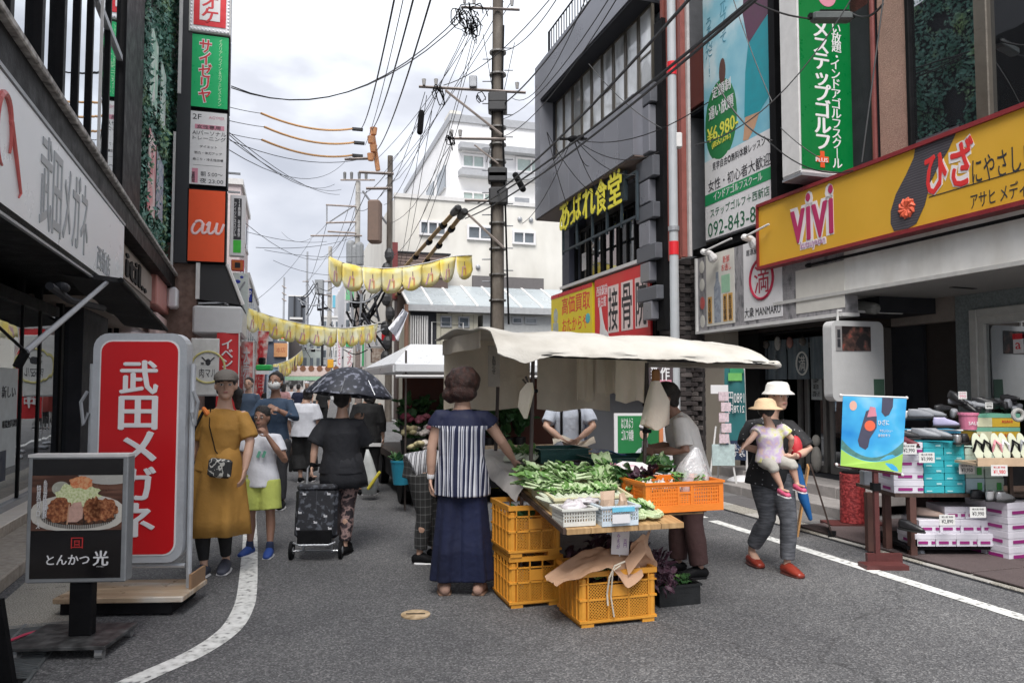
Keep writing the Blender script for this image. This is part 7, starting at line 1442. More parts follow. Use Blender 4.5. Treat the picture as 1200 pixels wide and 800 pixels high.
# ================================================================ SIGNS AND THINGS BEHIND THE STALL
T=wth('poster_stand','white framed stand with green poster of a smiling player, behind the stall','sign',745,570,8.6,2)
v=lambda x,y: (at(x,y,8.6)-at(745,570,8.6)).x; zz=lambda y: at(745,y,8.6).z
T.p('board',G().box(v(716,0),v(776,0),0,.04,zz(560),zz(484)),signwhite); T.p('poster',G().box(v(720,0),v(771,0),-.004,-.0005,zz(534),zz(487)),M('poster_green',(.02,.20,.06),.4,var=.05,bump=0)); lettering(T,'はじめよう\nゴルフ体験','C',v(731,0),zz(503),.14,.26,-.004,.001,signwhite,bold=.02); 
T.p('player_shirt',G().ell((v(755,0),-.006,zz(536)),(.17,.003,.14),16,8),M('print_white_blue',(.60,.68,.70),.5,var=.05,bump=0)); T.p('player_face',G().ell((v(750,0),-.008,zz(508)),(.052,.003,.065),14,8),M('print_skin2',(.60,.40,.30),.5,var=0,bump=0)); T.p('player_hair',G().ell((v(750,0),-.009,zz(502)),(.055,.002,.035),14,6),ink); T.p('player_cap',G().ell((v(750,0),-.010,zz(499)),(.06,.002,.025),14,6),signwhite)
T.p('leg',G().tube([(v(722,0),.02,0),(v(722,0),.02,zz(560))],.015,6),offwhite); T.p('leg',G().tube([(v(770,0),.02,0),(v(770,0),.02,zz(560))],.015,6),offwhite)
T=wth('campaign_sign','small red white and yellow sign above the green poster stand','sign',742,476,9.0,2); T.p('board',G().box(-.19,.19,0,.03,-.1,.1),M('sign_pinkish',(.62,.35,.33),.5)); T.p('red_panel',G().box(-.17,-.02,-.005,-.0005,-.03,.07),signred); T.p('yellow_panel',G().box(-.15,-.02,-.006,-.0005,-.09,-.035),X('sign_yellow')); T.p('red_panel',G().box(.03,.17,-.005,-.0005,-.02,.06),signred); T.p('post',G().tube([(0,.02,-1.15),(0,.02,-.1)],.015,6),grey)
T=wth('dark_poster','tall dark poster with white and pink writing behind the right stall post','sign',775,560,8.0,0); v2=lambda x: (x-775)*8.0/867; zz2=lambda y: at(775,y,8.0).z
T.p('board',G().box(v2(762),v2(790),0,.03,zz2(470),zz2(423)),M('poster_brown',(.06,.04,.045),.5)); lettering(T,'新作','C',v2(775),zz2(437),.2,.16,0,.001,signwhite,bold=.03); T.p('pink_band',G().box(v2(766),v2(788),-.003,-.0005,zz2(449),zz2(445)),pink); T.p('post',G().tube([(0,.02,0),(0,.02,zz2(470))],.015,6),grey)
T=wth('orange_pipe_rack','thin orange and white upright boards behind the seller','board',778,570,7.4,0); T.p('orange_board',G().box(-.04,.0,0,.03,.3,1.22),M('board_orange',(.62,.22,.09),.6)); T.p('white_board',G().box(.03,.16,0,.03,.3,1.25),signwhite)
for k,(x,y) in enumerate(((577,490),(598,492),(617,489),(628,491),(700,492),(706,485))):
    T=wth('yellow_flyer','fluorescent yellow flyer hanging behind the stall, %s'%(['leftmost','second','third','fourth beside the white shirt','right of the white shirt','rightmost'][k]),'flyer',x,y,10.5,rnd.uniform(-20,20),group='yellow flyers behind the stall'); T.p('sheet',G().box(-.09,.09,-.004,.004,-.13,.13),M('fluor_yellow',(.75,.78,.03),.6,var=.05)); T.p('line',G().box(-.06,.06,-.007,-.0045,.02,.05),M('fluor_print',(.35,.42,.03),.6,var=0,bump=0))
T=wth('grey_shutter_box','dark rolled awning drum above the stall roof by the pole','drum',640,390,15,0); T.p('drum',G().limb([(-.55,0,0),(.75,.05,-.08)],[.30,.30],16),M('drum_grey',(.12,.13,.14),.5)); 
# mirrored blue green banner with its base
nm=M('banner_teal',(0,0,0),.6,var=.06,scale=3,build=noise_ramp(1.2,[(.35,(.02,.12,.13)),(.65,(.03,.19,.20))])); navy=M('banner_navy',(.02,.035,.08),.6)
b=at(863,545,10.3); T=Th('teal_banner','teal and navy banner seen from behind, its price text reversed','banner',world=(b.x,b.y,0)); q=lambda x,y:((x-863)*10.3/867,at(863,y,10.3).z)
T.p('cloth',G().sheet(lambda u,v:(q(851,0)[0]+(q(874,0)[0]-q(851,0)[0])*u,.03*sin(u*4+v*3),q(0,516)[1]+(q(0,424)[1]-q(0,516)[1])*v),8,12,.006),nm,smooth=True); T.p('navy_part',G().sheet(lambda u,v:(q(851,0)[0]+(q(874,0)[0]-q(851,0)[0])*u,.03*sin(u*4)-.0,q(0,539)[1]+(q(0,516)[1]-q(0,539)[1])*v),8,4,.006),navy,smooth=True)
T.p('green_band',G().box(q(854,0)[0],q(870,0)[0],-.045,-.035,q(0,446)[1],q(0,437)[1]),M('band_lime',(.16,.45,.12),.5)); T.p('green_top',G().box(q(856,0)[0],q(872,0)[0],-.043,-.033,q(0,437)[1],q(0,426)[1]),M('band_green2',(.04,.28,.13),.5))
for tx,y0,y1 in (('1980円',459,473),('2178円',474,484),('はじめて',519,527),('みて♪',528,535)): lettering(T,tx,'C',q(863,0)[0],q(0,(y0+y1)/2)[1],.22,(y1-y0)*10.3/867,-.04,.0,signwhite,bold=.01,mirror=True)
T.p('pole',G().tube([(q(876,0)[0],.02,.1),(q(874,0)[0],.02,q(0,427)[1])],.016,6),offwhite); T.p('top_arm',G().tube([(q(874,0)[0],.02,q(0,428)[1]),(q(852,0)[0],.02,q(0,426)[1])],.01,5),offwhite); T.p('water_base',G().ell((q(871,0)[0],.0,.10),(.24,.2,.11),18,10),signwhite)
T=wth('easel_sign','white easel with pastel leaflets beside the teal banner','easel',846,563,10.0,0); 
for s_ in (-1,1): T.p('leg',G().tube([(s_*.2,-.05,0),(s_*.07,0,.9)],.014,5),offwhite)
T.p('leg',G().tube([(0,.25,0),(0,0,.9)],.014,5),offwhite); T.p('board',G().box(-.14,.16,-.06,-.03,.38,.66),M('easel_board',(.42,.52,.52),.6,var=.2,scale=20)); 
for k in range(5): T.p('leaflet',G().box(-.05+.03*(k%2),.08+.03*(k%2),-.09,-.07,.68+k*.14,.80+k*.14),M('leaflet_pink',(.60,.48,.52),.6,var=.3,scale=30))
T=Th('white_card','small blank white notice on the beige wall near the teal banner','notice',world=at(843,456,10.2)); T.p('card',G().box(-.12,.12,-.004,.004,-.06,.06),signwhite)
# A-frame board
T=wth('a_frame_board','wooden A-frame board seen from its side with black back, by the restaurant step','sign',943,622,7.3,-20); zA=.66; fm_=M('frame_pine',(.45,.24,.09),.6)
T.p('front_board',G().add([(-.06,-.2,0),(-.06,.2,0),(.05,.2,zA),(.05,-.2,zA),(-.075,-.2,0),(-.075,.2,0),(.035,.2,zA),(.035,-.2,zA)],[(0,1,2,3),(7,6,5,4),(0,3,7,4),(1,5,6,2),(3,2,6,7),(0,4,5,1)]),fm_); T.p('back_board',G().add([(.24,-.2,0),(.24,.2,0),(.06,.2,zA),(.06,-.2,zA),(.255,-.2,0),(.255,.2,0),(.075,.2,zA),(.075,-.2,zA)],[(3,2,1,0),(4,5,6,7),(4,7,3,0),(2,6,5,1),(7,6,2,3),(1,5,4,0)]),M('board_darkbrown',(.035,.02,.015),.7))
T.p('foot',G().box(.2,.27,-.2,-.17,0,.08),black); T.p('chalk_print',G().box(-.082,-.078,-.12,.1,.12,.35),M('chalk_print',(.4,.4,.38),.8,var=.4,scale=40))
# ================================================================ SHOE DISPLAY
QY=6.2
def sxp(x,y,Y=QY): v=at(x,y,Y); return v.x,v.z
T=Th('shoe_cart','low dark wooden two tier shoe cart with red brown posts before the shop','cart',world=(at(1060,600,QY).x,QY,0)); ox=T.e.location.x
cx0=sxp(1033,0)[0]-ox; cx1=cx0+1.42; zt=sxp(0,578)[1]; zl=sxp(0,640)[1]
T.p('top_shelf',G().box(cx0,cx1,0,.7,zt-.03,zt-.002),dwood); T.p('lower_shelf',G().box(cx0+.1,cx1,0.02,.68,zl-.03,zl-.002),black)
for x in (1021,1042,1053): T.p('post',G().box(sxp(x-3,0)[0]-ox,sxp(x+4,0)[0]-ox,.0 if x>1050 else .25,.06 if x>1050 else .31,.02,zt-.03),M('post_redbrown',(.10,.045,.035),.7,var=.25,scale=9))
T.p('post',G().box(cx1-.06,cx1,0,.06,.02,zt-.03),dwood); T.p('caster',G().ell((cx0+.25,.1,.04),(.04,.04,.04),10,7),grey)
whbox=M('box_white',(.64,.62,.68),.6,var=.04); teal=M('box_teal',(.03,.38,.44),.5,var=.04); lgreen=M('box_pale_green',(.42,.52,.45),.6,var=.06); magm=M('label_magenta',(.28,.02,.17),.5,var=0,bump=0); tdark=M('box_teal_lid',(.025,.33,.39),.5)
def shoebox(label,x,y,z,w,d,h,m,style,group,fr=None,world=None,rz=0):
    T=Th('shoe_box',label,'box',world=(x,y,z),group=group,rz=rz)
    T.p('carton',G().box(-w/2,w/2,0,d,0,h*.72,bev=.002),m); T.p('lid',G().box(-w/2-.003,w/2+.003,-.003,d+.003,h*.55,h-.002,bev=.002),m if style!='teal' else tdark)
    if style=='purple': T.p('label_bar',G().box(-w*.36,w*.12,-.0055,-.0035,h*.2,h*.42),magm); T.p('label_bar',G().box(w*.3,w*.49,-.0055,-.0035,h*.2,h*.42),magm); T.p('side_bar',G().box(-w/2-.0055,-w/2-.0035,.05,.18,h*.2,h*.42),magm)
    if style=='teal': T.p('print',G().box(-w*.4,-w*.12,-.002,-.0005,h*.1,h*.2),M('print_pale_teal',(.35,.6,.62),.5,var=0,bump=0)); T.p('print',G().box(w*.1,w*.35,-.006,-.0035,h*.66,h*.8),M('print_pale_teal',(.35,.6,.62)))
    if style=='green': T.p('green_square',G().box(w*.1,w*.36,-.006,-.0035,h*.2,h*.7),M('box_green_square',(.05,.30,.06),.5,var=0,bump=0))
    return T
ordn=['bottom','second','third','top','fifth']
rowh=sxp(0,562)[1]-sxp(0,577)[1]
for r in range(4):
    x=(sxp(1050.5,0)[0]); shoebox('white and purple shoe box, %s of the column left of the teal ones'%ordn[r],x,QY+.02,zt+r*rowh,.245,.3,rowh,whbox,'purple','white and purple boxes on the top tier')
    for c,xx in enumerate((1080.5,1104)): shoebox('teal shoe box, %s row, %s column'%(ordn[r],('left','right')[c]),sxp(xx,0)[0],QY+.03,zt+r*rowh,.165,.3,rowh,teal,'teal','teal shoe boxes on the top tier')
for r in range(3):
    for c,xx in enumerate((1127,1149)): shoebox('pale green shoe box, %s row, %s column'%(ordn[r],('left','right')[c]),sxp(xx,0)[0],QY+.03,zt+r*rowh*1.18,.15,.3,rowh*1.17,lgreen if (r or c) else M('box_pale_blue',(.38,.50,.55),.6),'green','pale green boxes on the top tier')
for r,n in ((0,5),(1,4),(2,3)):
    for c in range(n):
        if r<2 and c>4: continue
        shoebox('white purple lower shelf shoe box, %s layer, %s from left'%(ordn[r],['first','second','third','fourth','fifth'][c]),sxp(1066,0)[0]+c*.172+(0.06 if r==1 else .3 if r==2 else 0),QY+.0+.04*r,zl+r*.105,.165,.28,.105,whbox,'purple','white purple boxes on the lower shelf')
# big stack at the right edge, aligned with the street
sp=gp(1183,661); sl_=F.loc((sp.x,sp.y,0))
for r in range(4):
    for c in range(2):
        p=F.W((sl_.x+.155,sl_.y+.0+c*.2,.02+r*.118)); T=shoebox('white purple shoe box in the big right stack, %s layer, %s'%(ordn[r],('front','rear')[c]),p.x,p.y,p.z,.31,.19,.118,whbox,'purple','big shoe box stack at the right edge'); T.e.rotation_euler=(0,0,F.a)
shm=[M('shoe_black',(.02,.02,.022),.4),M('shoe_silver',(.35,.35,.36),.25,metal=.5),M('shoe_copper',(.50,.20,.12),.25,metal=.4),M('shoe_white',(.6,.6,.6),.5),M('shoe_beige',(.45,.33,.27),.5),M('shoe_maroon',(.12,.02,.03),.5),M('shoe_lilac',(.40,.38,.55),.5),M('shoe_grey',(.22,.23,.25),.5)]
solem=M('sole_dark',(.03,.03,.03),.7)
def shoe_meshes(m):
    up=G().loft([(0,0,.012,.036,.115),(0,0,.03,.037,.115),(0,.02,.05,.034,.095),(0,.05,.068,.029,.058),(0,.06,.082,.026,.046)],18,fold=lambda th,i:1-.10*abs(cos(th))*(i<.4)).mesh('upper',m,smooth=2)
    so=G().loft([(0,0,0,.038,.12),(0,0,.013,.040,.122)],18).mesh('sole',solem)
    ins=G().loft([(0,.06,.0825,.02,.038),(0,.06,.084,.019,.037)],14).mesh('opening',black); return up,so,ins
SM=[shoe_meshes(m) for m in shm]
def shoe(label,px,py,Y,k,rz,rx=0,name='shoe',sc=1):
    v=at(px,py,Y); T=Th(name,label,'shoe',world=v,rz=rz); T.e.rotation_euler=(rx,0,rz)
    for nme,me in zip(('upper','sole','opening'),SM[k]): T.piece(nme,me)
    T.e.scale=(sc,sc,sc)
for a in (('black sandal at the left end of the cart top',1062,514,6.3,0,1.2),('maroon shoe behind the left price tag',1063,523,6.25,5,.4),('grey sneaker on the blue tray, left',1080,490,6.5,7,1.4),('grey sneaker on the blue tray, right',1092,489,6.5,7,1.2),('white trimmed shoe on the upper row',1074,492,6.55,3,1.5),('grey blue flat shoe over the teal boxes, left',1085,513,6.25,7,.9),('grey blue flat shoe over the teal boxes, right',1099,513,6.25,7,.7),('lilac bowed shoe at the middle of the upper row',1109,500,6.35,6,1.6),('silver heeled pump over the pale green boxes',1122,520,6.25,1,2.6),('black pump between the silver and copper ones',1131,519,6.3,0,2.5),('copper pump over the pale green boxes',1143,520,6.25,2,2.7),
 ('beige pump on the lower shelf boxes',1090,606,6.35,4,1.1),('black slip on leaning before the lower boxes',1068,622,6.15,0,.5),('maroon boot at the back of the lower shelf',1102,597,6.6,5,1.5),('black sandal on top of the right stack, left',1150,585,6.2,0,1.9),('black and white sandal on top of the right stack',1164,586,6.15,3,2.2),('silver sandal on top of the right stack, front',1178,587,6.1,1,2.0)): shoe(*a)
T=Th('blue_tray_box','flat blue and white box tray in the upper row of shoes','box',world=at(1090,503,6.45)); T.p('tray',G().box(-.22,.24,-.05,.15,-.03,.0,bev=.003),M('tray_blue',(.06,.32,.50),.5)); T.p('white_rim',G().box(-.23,.25,-.06,-.051,-.008,.004),signwhite)
T=Th('pink_bucket','small pink tub with white lettering behind the shoes','tub',world=at(1135,503,6.7)); T.p('body',G().cyl(0,0,0,.13,.065,.078,20),M('tub_pink',(.62,.19,.30),.4)); T.p('lid',G().cyl(0,0,.13,.15,.085,seg=20),X('tub_pink')); lettering(T,'SALE','C',0,.06,.09,.03,-.076,.0,signwhite)
for k in range(2):
    T=Th('yellow_box','green and yellow box, %s of the pair behind the sandals'%('lower' if k==0 else 'upper'),'box',world=at(1170,516-k*16,6.9)); T.p('carton',G().box(-.2,.2,0,.25,0,.12),M('box_yellow',(.62,.40,.03),.5)); T.p('lid',G().box(-.203,.203,-.003,.253,.085,.122),M('box_green_lid',(.16,.42,.30),.5)); T.p('pale_side',G().box(-.2,-.06,-.004,-.0005,.0,.084),M('pale_yellow',(.62,.62,.42),.5))
    lettering(T,'ASAHI','C',.08,.05,.1,.025,-.001,.0,signred)
v=at(1145,543,5.9); T=Th('sandal_shelf','pale wooden tray holding upright flip flop sandals at the right edge','shelf',world=v)
T.p('front_lath',G().box(0,.75,-.01,.01,-.02,.045),M('lath',(.50,.36,.24),.6)); T.p('tray_base',G().box(0,.75,.0,.3,-.02,.0),X('lath'))
for x in (.42,.72): T.p('leg',G().box(x,x+.03,.02,.05,-v.z,-.021),dwood)
for x in (.42,.72): T.p('leg',G().box(x,x+.03,.25,.28,-v.z,-.021),dwood)
for k in range(6):
    p=v+Vector((.05+k*.075,.05+.01*(k%2),.03)); S=Th('flip_flop','upright %s flip flop, %s from the left in the wooden tray'%(['black','black','pink','white','black','grey'][k],['first','second','third','fourth','fifth','sixth'][k]),'sandal',world=p,group='flip flops in the wooden tray'); S.e.rotation_euler=(rad(68),0,rad(rnd.uniform(-12,12)))
    S.p('sole',G().loft([(0,.1,0,.036,.115),(0,.1,.014,.037,.117)],18),M('foam_cream',(.48,.50,.38),.7)); sm_=[black,black,M('strap_pink',(.6,.25,.28),.5),signwhite,black,grey][k]
    S.p('strap',G().limb([(-.034,.06,.01),(-.022,.11,.04),(0,.155,.015)],[.009,.010,.006],6),sm_); S.p('strap',G().limb([(.034,.06,.01),(.022,.11,.04),(0,.155,.015)],[.009,.010,.006],6),sm_)
def tag(lab,px,py,Y,text,m=None,w=.13,h=.085):
    T=Th('price_tag',lab,'price tag',world=at(px,py,Y)); T.p('card',G().box(-w/2,w/2,-.002,.002,-h/2,h/2,bev=.001),M('tag_white',(.66,.66,.64),.5)); lettering(T,text,'C',0,-h*.14,w*.72,h*.42,-.002,.0005,m or ink,depth=.0006,bold=.02); lettering(T,'婦人靴 特価','C',0,h*.3,w*.7,h*.18,-.002,.0005,m or ink,depth=.0006)
for a in (('white price tag over the white and purple column',1065,526,6.15,'¥2,990'),('white price tag on the teal boxes',1086,536,6.15,'¥3,990'),('white price tag on the pale green boxes',1133,549,6.15,'¥3,950'),('price tag with red figure below the sandal tray',1171,551,5.85,'¥1,980',signred),('white price tag on the lower shelf boxes',1110,609,6.1,'¥2,890'),('white price tag on the right box stack',1146,600,6.0,'¥3,990'),('tag hanging among the dark shoes at the window',1159,475,6.8,'¥990',None,.07,.06),('small tag in front of the window corner',1128,463,6.9,'990',pink,.08,.07)): tag(*a)
lumpm=[X('shoe_black'),M('bag_black',(.015,.015,.017),.7)]
for k,(x,y,Y,r) in enumerate(((1130,480,7.0,(.09,.07,.05)),(1150,484,7.0,(.08,.06,.05)),(1175,480,7.0,(.1,.08,.09)),(1187,486,7.0,(.05,.05,.06)),(1108,492,6.9,(.07,.05,.05)))):
    v=at(x,y,Y); T=Th('shoe_heap','dark shoes piled by the display window, %s'%(['left pile','middle pile','tall right pile','small pile at the edge','low pile by the pink tub'][k]),'shoes',world=v)
    for j in range(3): o=T.piece('upper',SM[(0,7,0)[j]][0],(rnd.uniform(-.06,.06),rnd.uniform(-.04,.04),j*.035),(rnd.uniform(-.4,.4),rnd.uniform(-.3,.3),rnd.uniform(0,3)))
T=Th('tape_roll','grey white ring lying against the display window frame','ring',world=at(1193,486,6.6)); T.p('ring',G().tube([(.045*cos(i*PI/10),0,.045*sin(i*PI/10)) for i in range(21)],.018,8),M('ring_grey',(.4,.4,.38),.5))
T=Th('display_box','dark stand block holding up the back rows of shoes','stand',world=(at(1130,560,6.75).x,6.7,0)); T.p('block',G().box(-.62,.9,0,.45,zt,.90),black); T.p('lower_block',G().box(-.3,.9,.05,.5,.1,zt-.04),black)
# blue banner poster on red stand
c_=at(1022,510,6.0); T=Th('sole_poster_stand','bright blue and green cloth poster of shoe soles hanging on a red wooden stand','sign',world=(c_.x,6.0,0))
P=lambda x,y,o=0:(at(x,y,6.0).x-c_.x,-o,at(x,y,6.0).z)
A_,B_,C_,D_=P(987,464),P(1061,467),P(1055,553),P(984,545)
def quad(u,v,o=0):
    a=[A_[i]*(1-u)+B_[i]*u for i in range(3)]; b=[D_[i]*(1-u)+C_[i]*u for i in range(3)]; r=[b[i]*(1-v)+a[i]*v for i in range(3)]; r[1]=-o+.006*sin(u*5); return tuple(r)
T.p('cloth',G().sheet(lambda u,v:quad(u,v,.012),12,12,.004),M('cloth_sky_print',(0,0,0),.5,bump=0,var=.04,build=noise_ramp(2.2,[(.35,(.01,.22,.58)),(.55,(.06,.42,.72)),(.7,(.30,.62,.80))],stretch=(1,1,1.2))),smooth=True)
def pl(pts,m,off,name):
    g=G(); q=[quad(u,v,.014+off) for u,v in pts]; n=len(q); g.add(q+[(x,y+.001,z) for x,y,z in q],[tuple(range(n)),tuple(range(2*n-1,n-1,-1))]); T.p(name,g,m)
arc=lambda a,b,k:[(i/12,a+(b-a)*(abs(i/12-.48)/.52)**2*1.0+k) for i in range(13)]
pl([(0,0),(1,0)]+arc(.10,.26,0)[::-1],M('print_meadow',(.35,.60,.10),.5,var=.06,scale=9,bump=0),.0008,'meadow_print')
pl(arc(.09,.25,.02)+[(u,v) for u,v in arc(.16,.42,.0)][::-1],M('print_forest',(.08,.22,.20),.5,var=.3,scale=25,bump=0),.0004,'forest_print')
shp=[(.27,.38),(.30,.30),(.40,.26),(.44,.30),(.46,.42),(.56,.58),(.55,.74),(.46,.84),(.38,.80),(.33,.62)]; pl(shp,M('print_sole',(.06,.06,.10),.5,var=.1,scale=30,bump=0),.0016,'sole_print'); pl([(.40,.72),(.55,.74),(.52,.86),(.44,.87)],M('print_rosy',(.60,.22,.28),.5,var=.1,bump=0),.002,'toe_print')
pl([(.45+.085*cos(i*PI/8),.60+.075*sin(i*PI/8)) for i in range(16)],X('print_coral'),.0026,'rosette_print'); pl([(.62,1),(.62,.80),(.68,.74),(.74,.77),(.79,.88),(.79,1)],X('print_sole'),.0016,'sole_print'); pl([(.17+.06*cos(i*PI/8),.87+.07*sin(i*PI/8)) for i in range(16)],M('print_peach',(.72,.42,.33),.5,var=.1,bump=0),.0016,'badge_print')
for tx,u,v,w_,h_ in (('ひざに',.66,.66,.17,.07),('やさしいシューズで',.74,.55,.26,.04),('歩きだそう',.68,.48,.18,.04)): c=quad(u,v,.016); lettering(T,tx,'C',c[0],c[2],w_*.52,h_*.6,-.016,.002,signwhite,bold=.02,depth=.0008)
redw=M('stand_red',(.085,.02,.018),.6,var=.2,scale=7)
T.p('cross_bar',G().limb([P(979,544,0),P(1056,556,0)],[.012,.012],6),redw); T.p('top_bar',G().tube([P(985,463,0),P(1063,466,0)],.01,6),offwhite); b0=P(1029,640); T.p('post',G().box(b0[0]-.018,b0[0]+.018,0,.036,.03,P(0,549)[2]),redw); T.p('post_cap',G().box(b0[0]-.03,b0[0]+.03,-.01,.05,.60,.66),black)
f0=P(1005,650)[0]; T.p('foot',G().box(f0,P(1036,0)[0],-.15,.0,.0,.04),redw); T.p('foot',G().box(f0+.08,P(1040,0)[0],.001,.04,.0,.10),redw)
for x,y in ((985,463),(1062,466),(980,544),(1057,556)): q=P(x,y); T.p('knob',G().ell((q[0],-.005,q[2]),(.014,.014,.014),8,6),offwhite)
v=gp(1000,618); T=Th('ash_bin','red speckled cylindrical bin on a low red board beside the poster stand','bin',world=(v.x,v.y,0)); T.p('drum',G().limb([(0,0,.06),(0,0,.55)],[.125,.12],22,dome=False),M('bin_red',(0,0,0),.6,bump=.3,bscale=40,build=noise_ramp(40,[(.4,(.16,.012,.015)),(.6,(.33,.04,.04))])),smooth=True); T.p('base_board',G().box(-.28,.3,-.14,.14,.02,.055),redw); T.p('top',G().cyl(0,0,.551,.57,.1,seg=20),black)
T=Th('meter_box','small grey box hanging at the end of the shoe cart','box',world=at(1022,560,6.25)); T.p('box',G().box(-.07,.05,0,.08,-.06,.06,bev=.006),grey)
mt=M('mat_brown',(0,0,0),.9,bump=.2,build=stripes(0,60,[(0,(.05,.035,.035)),(.5,(.12,.09,.088))])); 
for k in range(3): p=F.W((4.95,3.4+k*1.0,.03)); T=Th('door_mat','brown ribbed mat on the pavement, %s of the row before the shoe shop'%(['nearest','middle','farthest'][k]),'mat',world=p); T.e.rotation_euler=(0,0,F.a); T.p('mat',G().box(0,1.4,0,.98,0,.012,bev=.003),mt)
# ================================================================ FLOWER STALL
T=Th('flower_stall','white roofed flower and plant stall with dark red lining behind the shoppers','stall',org=(1.33,8.6,0),fr=F)
wv=M('van_white',(.70,.71,.73),.35,var=.03)
T.p('roof_front',G().box(1.2,4.2,8.5,8.56,1.60,1.70,bev=.01),wv); T.p('roof',G().add([(1.2,8.57,1.70),(4.2,8.57,1.70),(4.2,9.9,2.0),(1.6,9.9,2.0),(1.2,12,1.72),(4.2,12,1.72),(1.2,8.57,1.62),(4.2,8.57,1.62),(4.2,12,1.62),(1.2,12,1.62)],[(0,1,2,3),(3,2,5,4),(0,3,4),(6,9,8,7),(0,6,7,1),(4,5,8,9),(0,4,9,6)]),wv)
T.p('roof_side',G().box(1.18,1.24,8.57,12,1.60,1.68),wv); T.p('edge_tube',G().tube([(1.2,8.48,1.55),(4.1,8.48,1.55)],.02,6),offwhite)
T.p('lining',G().box(1.5,4.0,9.9,9.95,.5,1.6),M('lining_redbrown',(.11,.04,.028),.8)); T.p('deck',G().box(1.36,4.0,8.62,11.9,.45,.55),dwood); T.p('body',G().box(1.4,4.0,8.75,11.8,.2,.45),black)
T.p('white_post',G().box(2.02,2.12,8.6,8.66,.5,1.6),offwhite) ; T.p('thin_post',G().tube([(1.33,8.55,.02),(1.33,8.55,1.85)],.012,6),pst)
for s in (9.2,11.2): T.p('wheel',G().limb([(1.36,s,.25),(1.48,s,.25)],[.25,.25],18,dome=False),black)
fm=[M('flower_%s'%n,c,.7,var=.3,scale=20) for n,c in (('white',(.55,.50,.46)),('pink',(.50,.16,.20)),('rose',(.30,.05,.09)),('cream',(.48,.42,.24)),('wine',(.14,.02,.035)))]
pot=M('pot_black',(.02,.02,.02),.5)
fl=[G().ell((0,0,0),(.045,.045,.03),9,5,fn=lambda ph,th:1+.3*cos(th*5)*sin(ph)).mesh('blossom',m,smooth=2) for m in fm]
for i in range(16):
    t=1.45+(i%5)*.17+rnd.uniform(-.03,.03); s=8.72+(i//5)*.28; z=.56+.14*(i//5); p=F.W((t,s,z)); k=[3,0,0,1,2,3,0,1,1,4,2,1,4,2,2,4][i]
    S=Th('flower_pot','%s flowers in a black pot, %s of the %s row'%(['white','pink','rose','cream','wine red'][k],['first','second','third','fourth','fifth'][i%5],['front','second','third','back'][i//5]),'flowers',world=p,group='potted flowers on the flower stall'); S.p('pot',G().cyl(0,0,0,.11,.055,.07,12),pot)
    for j in range(7): S.piece('blossom',fl[k],(rnd.uniform(-.08,.08),rnd.uniform(-.07,.07),.16+rnd.uniform(0,.08)),(rnd.uniform(-.5,.5),rnd.uniform(-.5,.5),0))
    for j in range(7): o=S.piece('leaf',LM[2][j%2],(rnd.uniform(-.03,.03),rnd.uniform(-.03,.03),.08),(rnd.uniform(.2,1.2),0,rnd.uniform(0,6.3)))
for i in range(8):
    t=1.5+i*.22; p=F.W((t,9.5+.1*(i%2),.75)); S=Th('foliage_plant','tall dark foliage plant, %s from the left at the back of the flower stall'%['first','second','third','fourth','fifth','sixth','seventh','eighth'][i],'plant',world=p,group='foliage plants at the back of the flower stall'); S.p('pot',G().cyl(0,0,-.2,0,.07,.09,12),pot)
    for j in range(30): o=S.piece('leaf',LM[2][j%2],(rnd.uniform(-.05,.05),rnd.uniform(-.05,.05),rnd.uniform(0,.45)),(rnd.uniform(.1,1.4),rnd.uniform(-.4,.4),rnd.uniform(0,6.3))); o.scale=(1.6,1.6,1.6)
v=gp(470,592); T=Th('blue_bucket','teal blue bucket with plants hanging on the left corner of the flower stall','bucket',world=at(470,567,8.5)); T.p('body',G().cyl(0,0,0,.26,.09,.12,18),M('bucket_blue',(.02,.22,.33),.4)); T.p('rim',G().cyl(0,0,.25,.27,.125,seg=18),X('bucket_blue'))
for j in range(16): T.piece('leaf',LM[2][j%2],(rnd.uniform(-.06,.06),rnd.uniform(-.06,.06),.24),(rnd.uniform(.1,1.2),0,rnd.uniform(0,6.3)))
T=Th('black_tray','black tray of white flowers on the flower stall, behind the striped blouse','tray',world=at(497,560,8.2)); T.p('tray',G().box(-.16,.2,-.1,.1,-.0,.12,bev=.01),pot)
for j in range(14): T.piece('blossom',fl[j%2],(rnd.uniform(-.15,.18),rnd.uniform(-.08,.08),.14+rnd.uniform(0,.05)))
T=Th('white_carrier_bag','white bag with yellow strip hanging beside the person in black','bag',world=at(433,560,9.4)); T.p('bag',G().loft([(0,0,-.2,.09,.03),(0,0,0,.11,.05),(-.02,0,.25,.05,.02),(-.03,0,.36,.015,.01)],16,fold=lambda th,i:1+.08*sin(th*4)),M('bag_white',(.55,.57,.56),.6),smooth=2); T.p('yellow_strip',G().limb([(.0,-.07,-.12),(.14,-.08,.08)],[.02,.02],6),M('strip_yellow',(.65,.55,.06),.5)); T.p('white_handle',G().box(.0,.15,-.05,.0,.40,.44),offwhite)
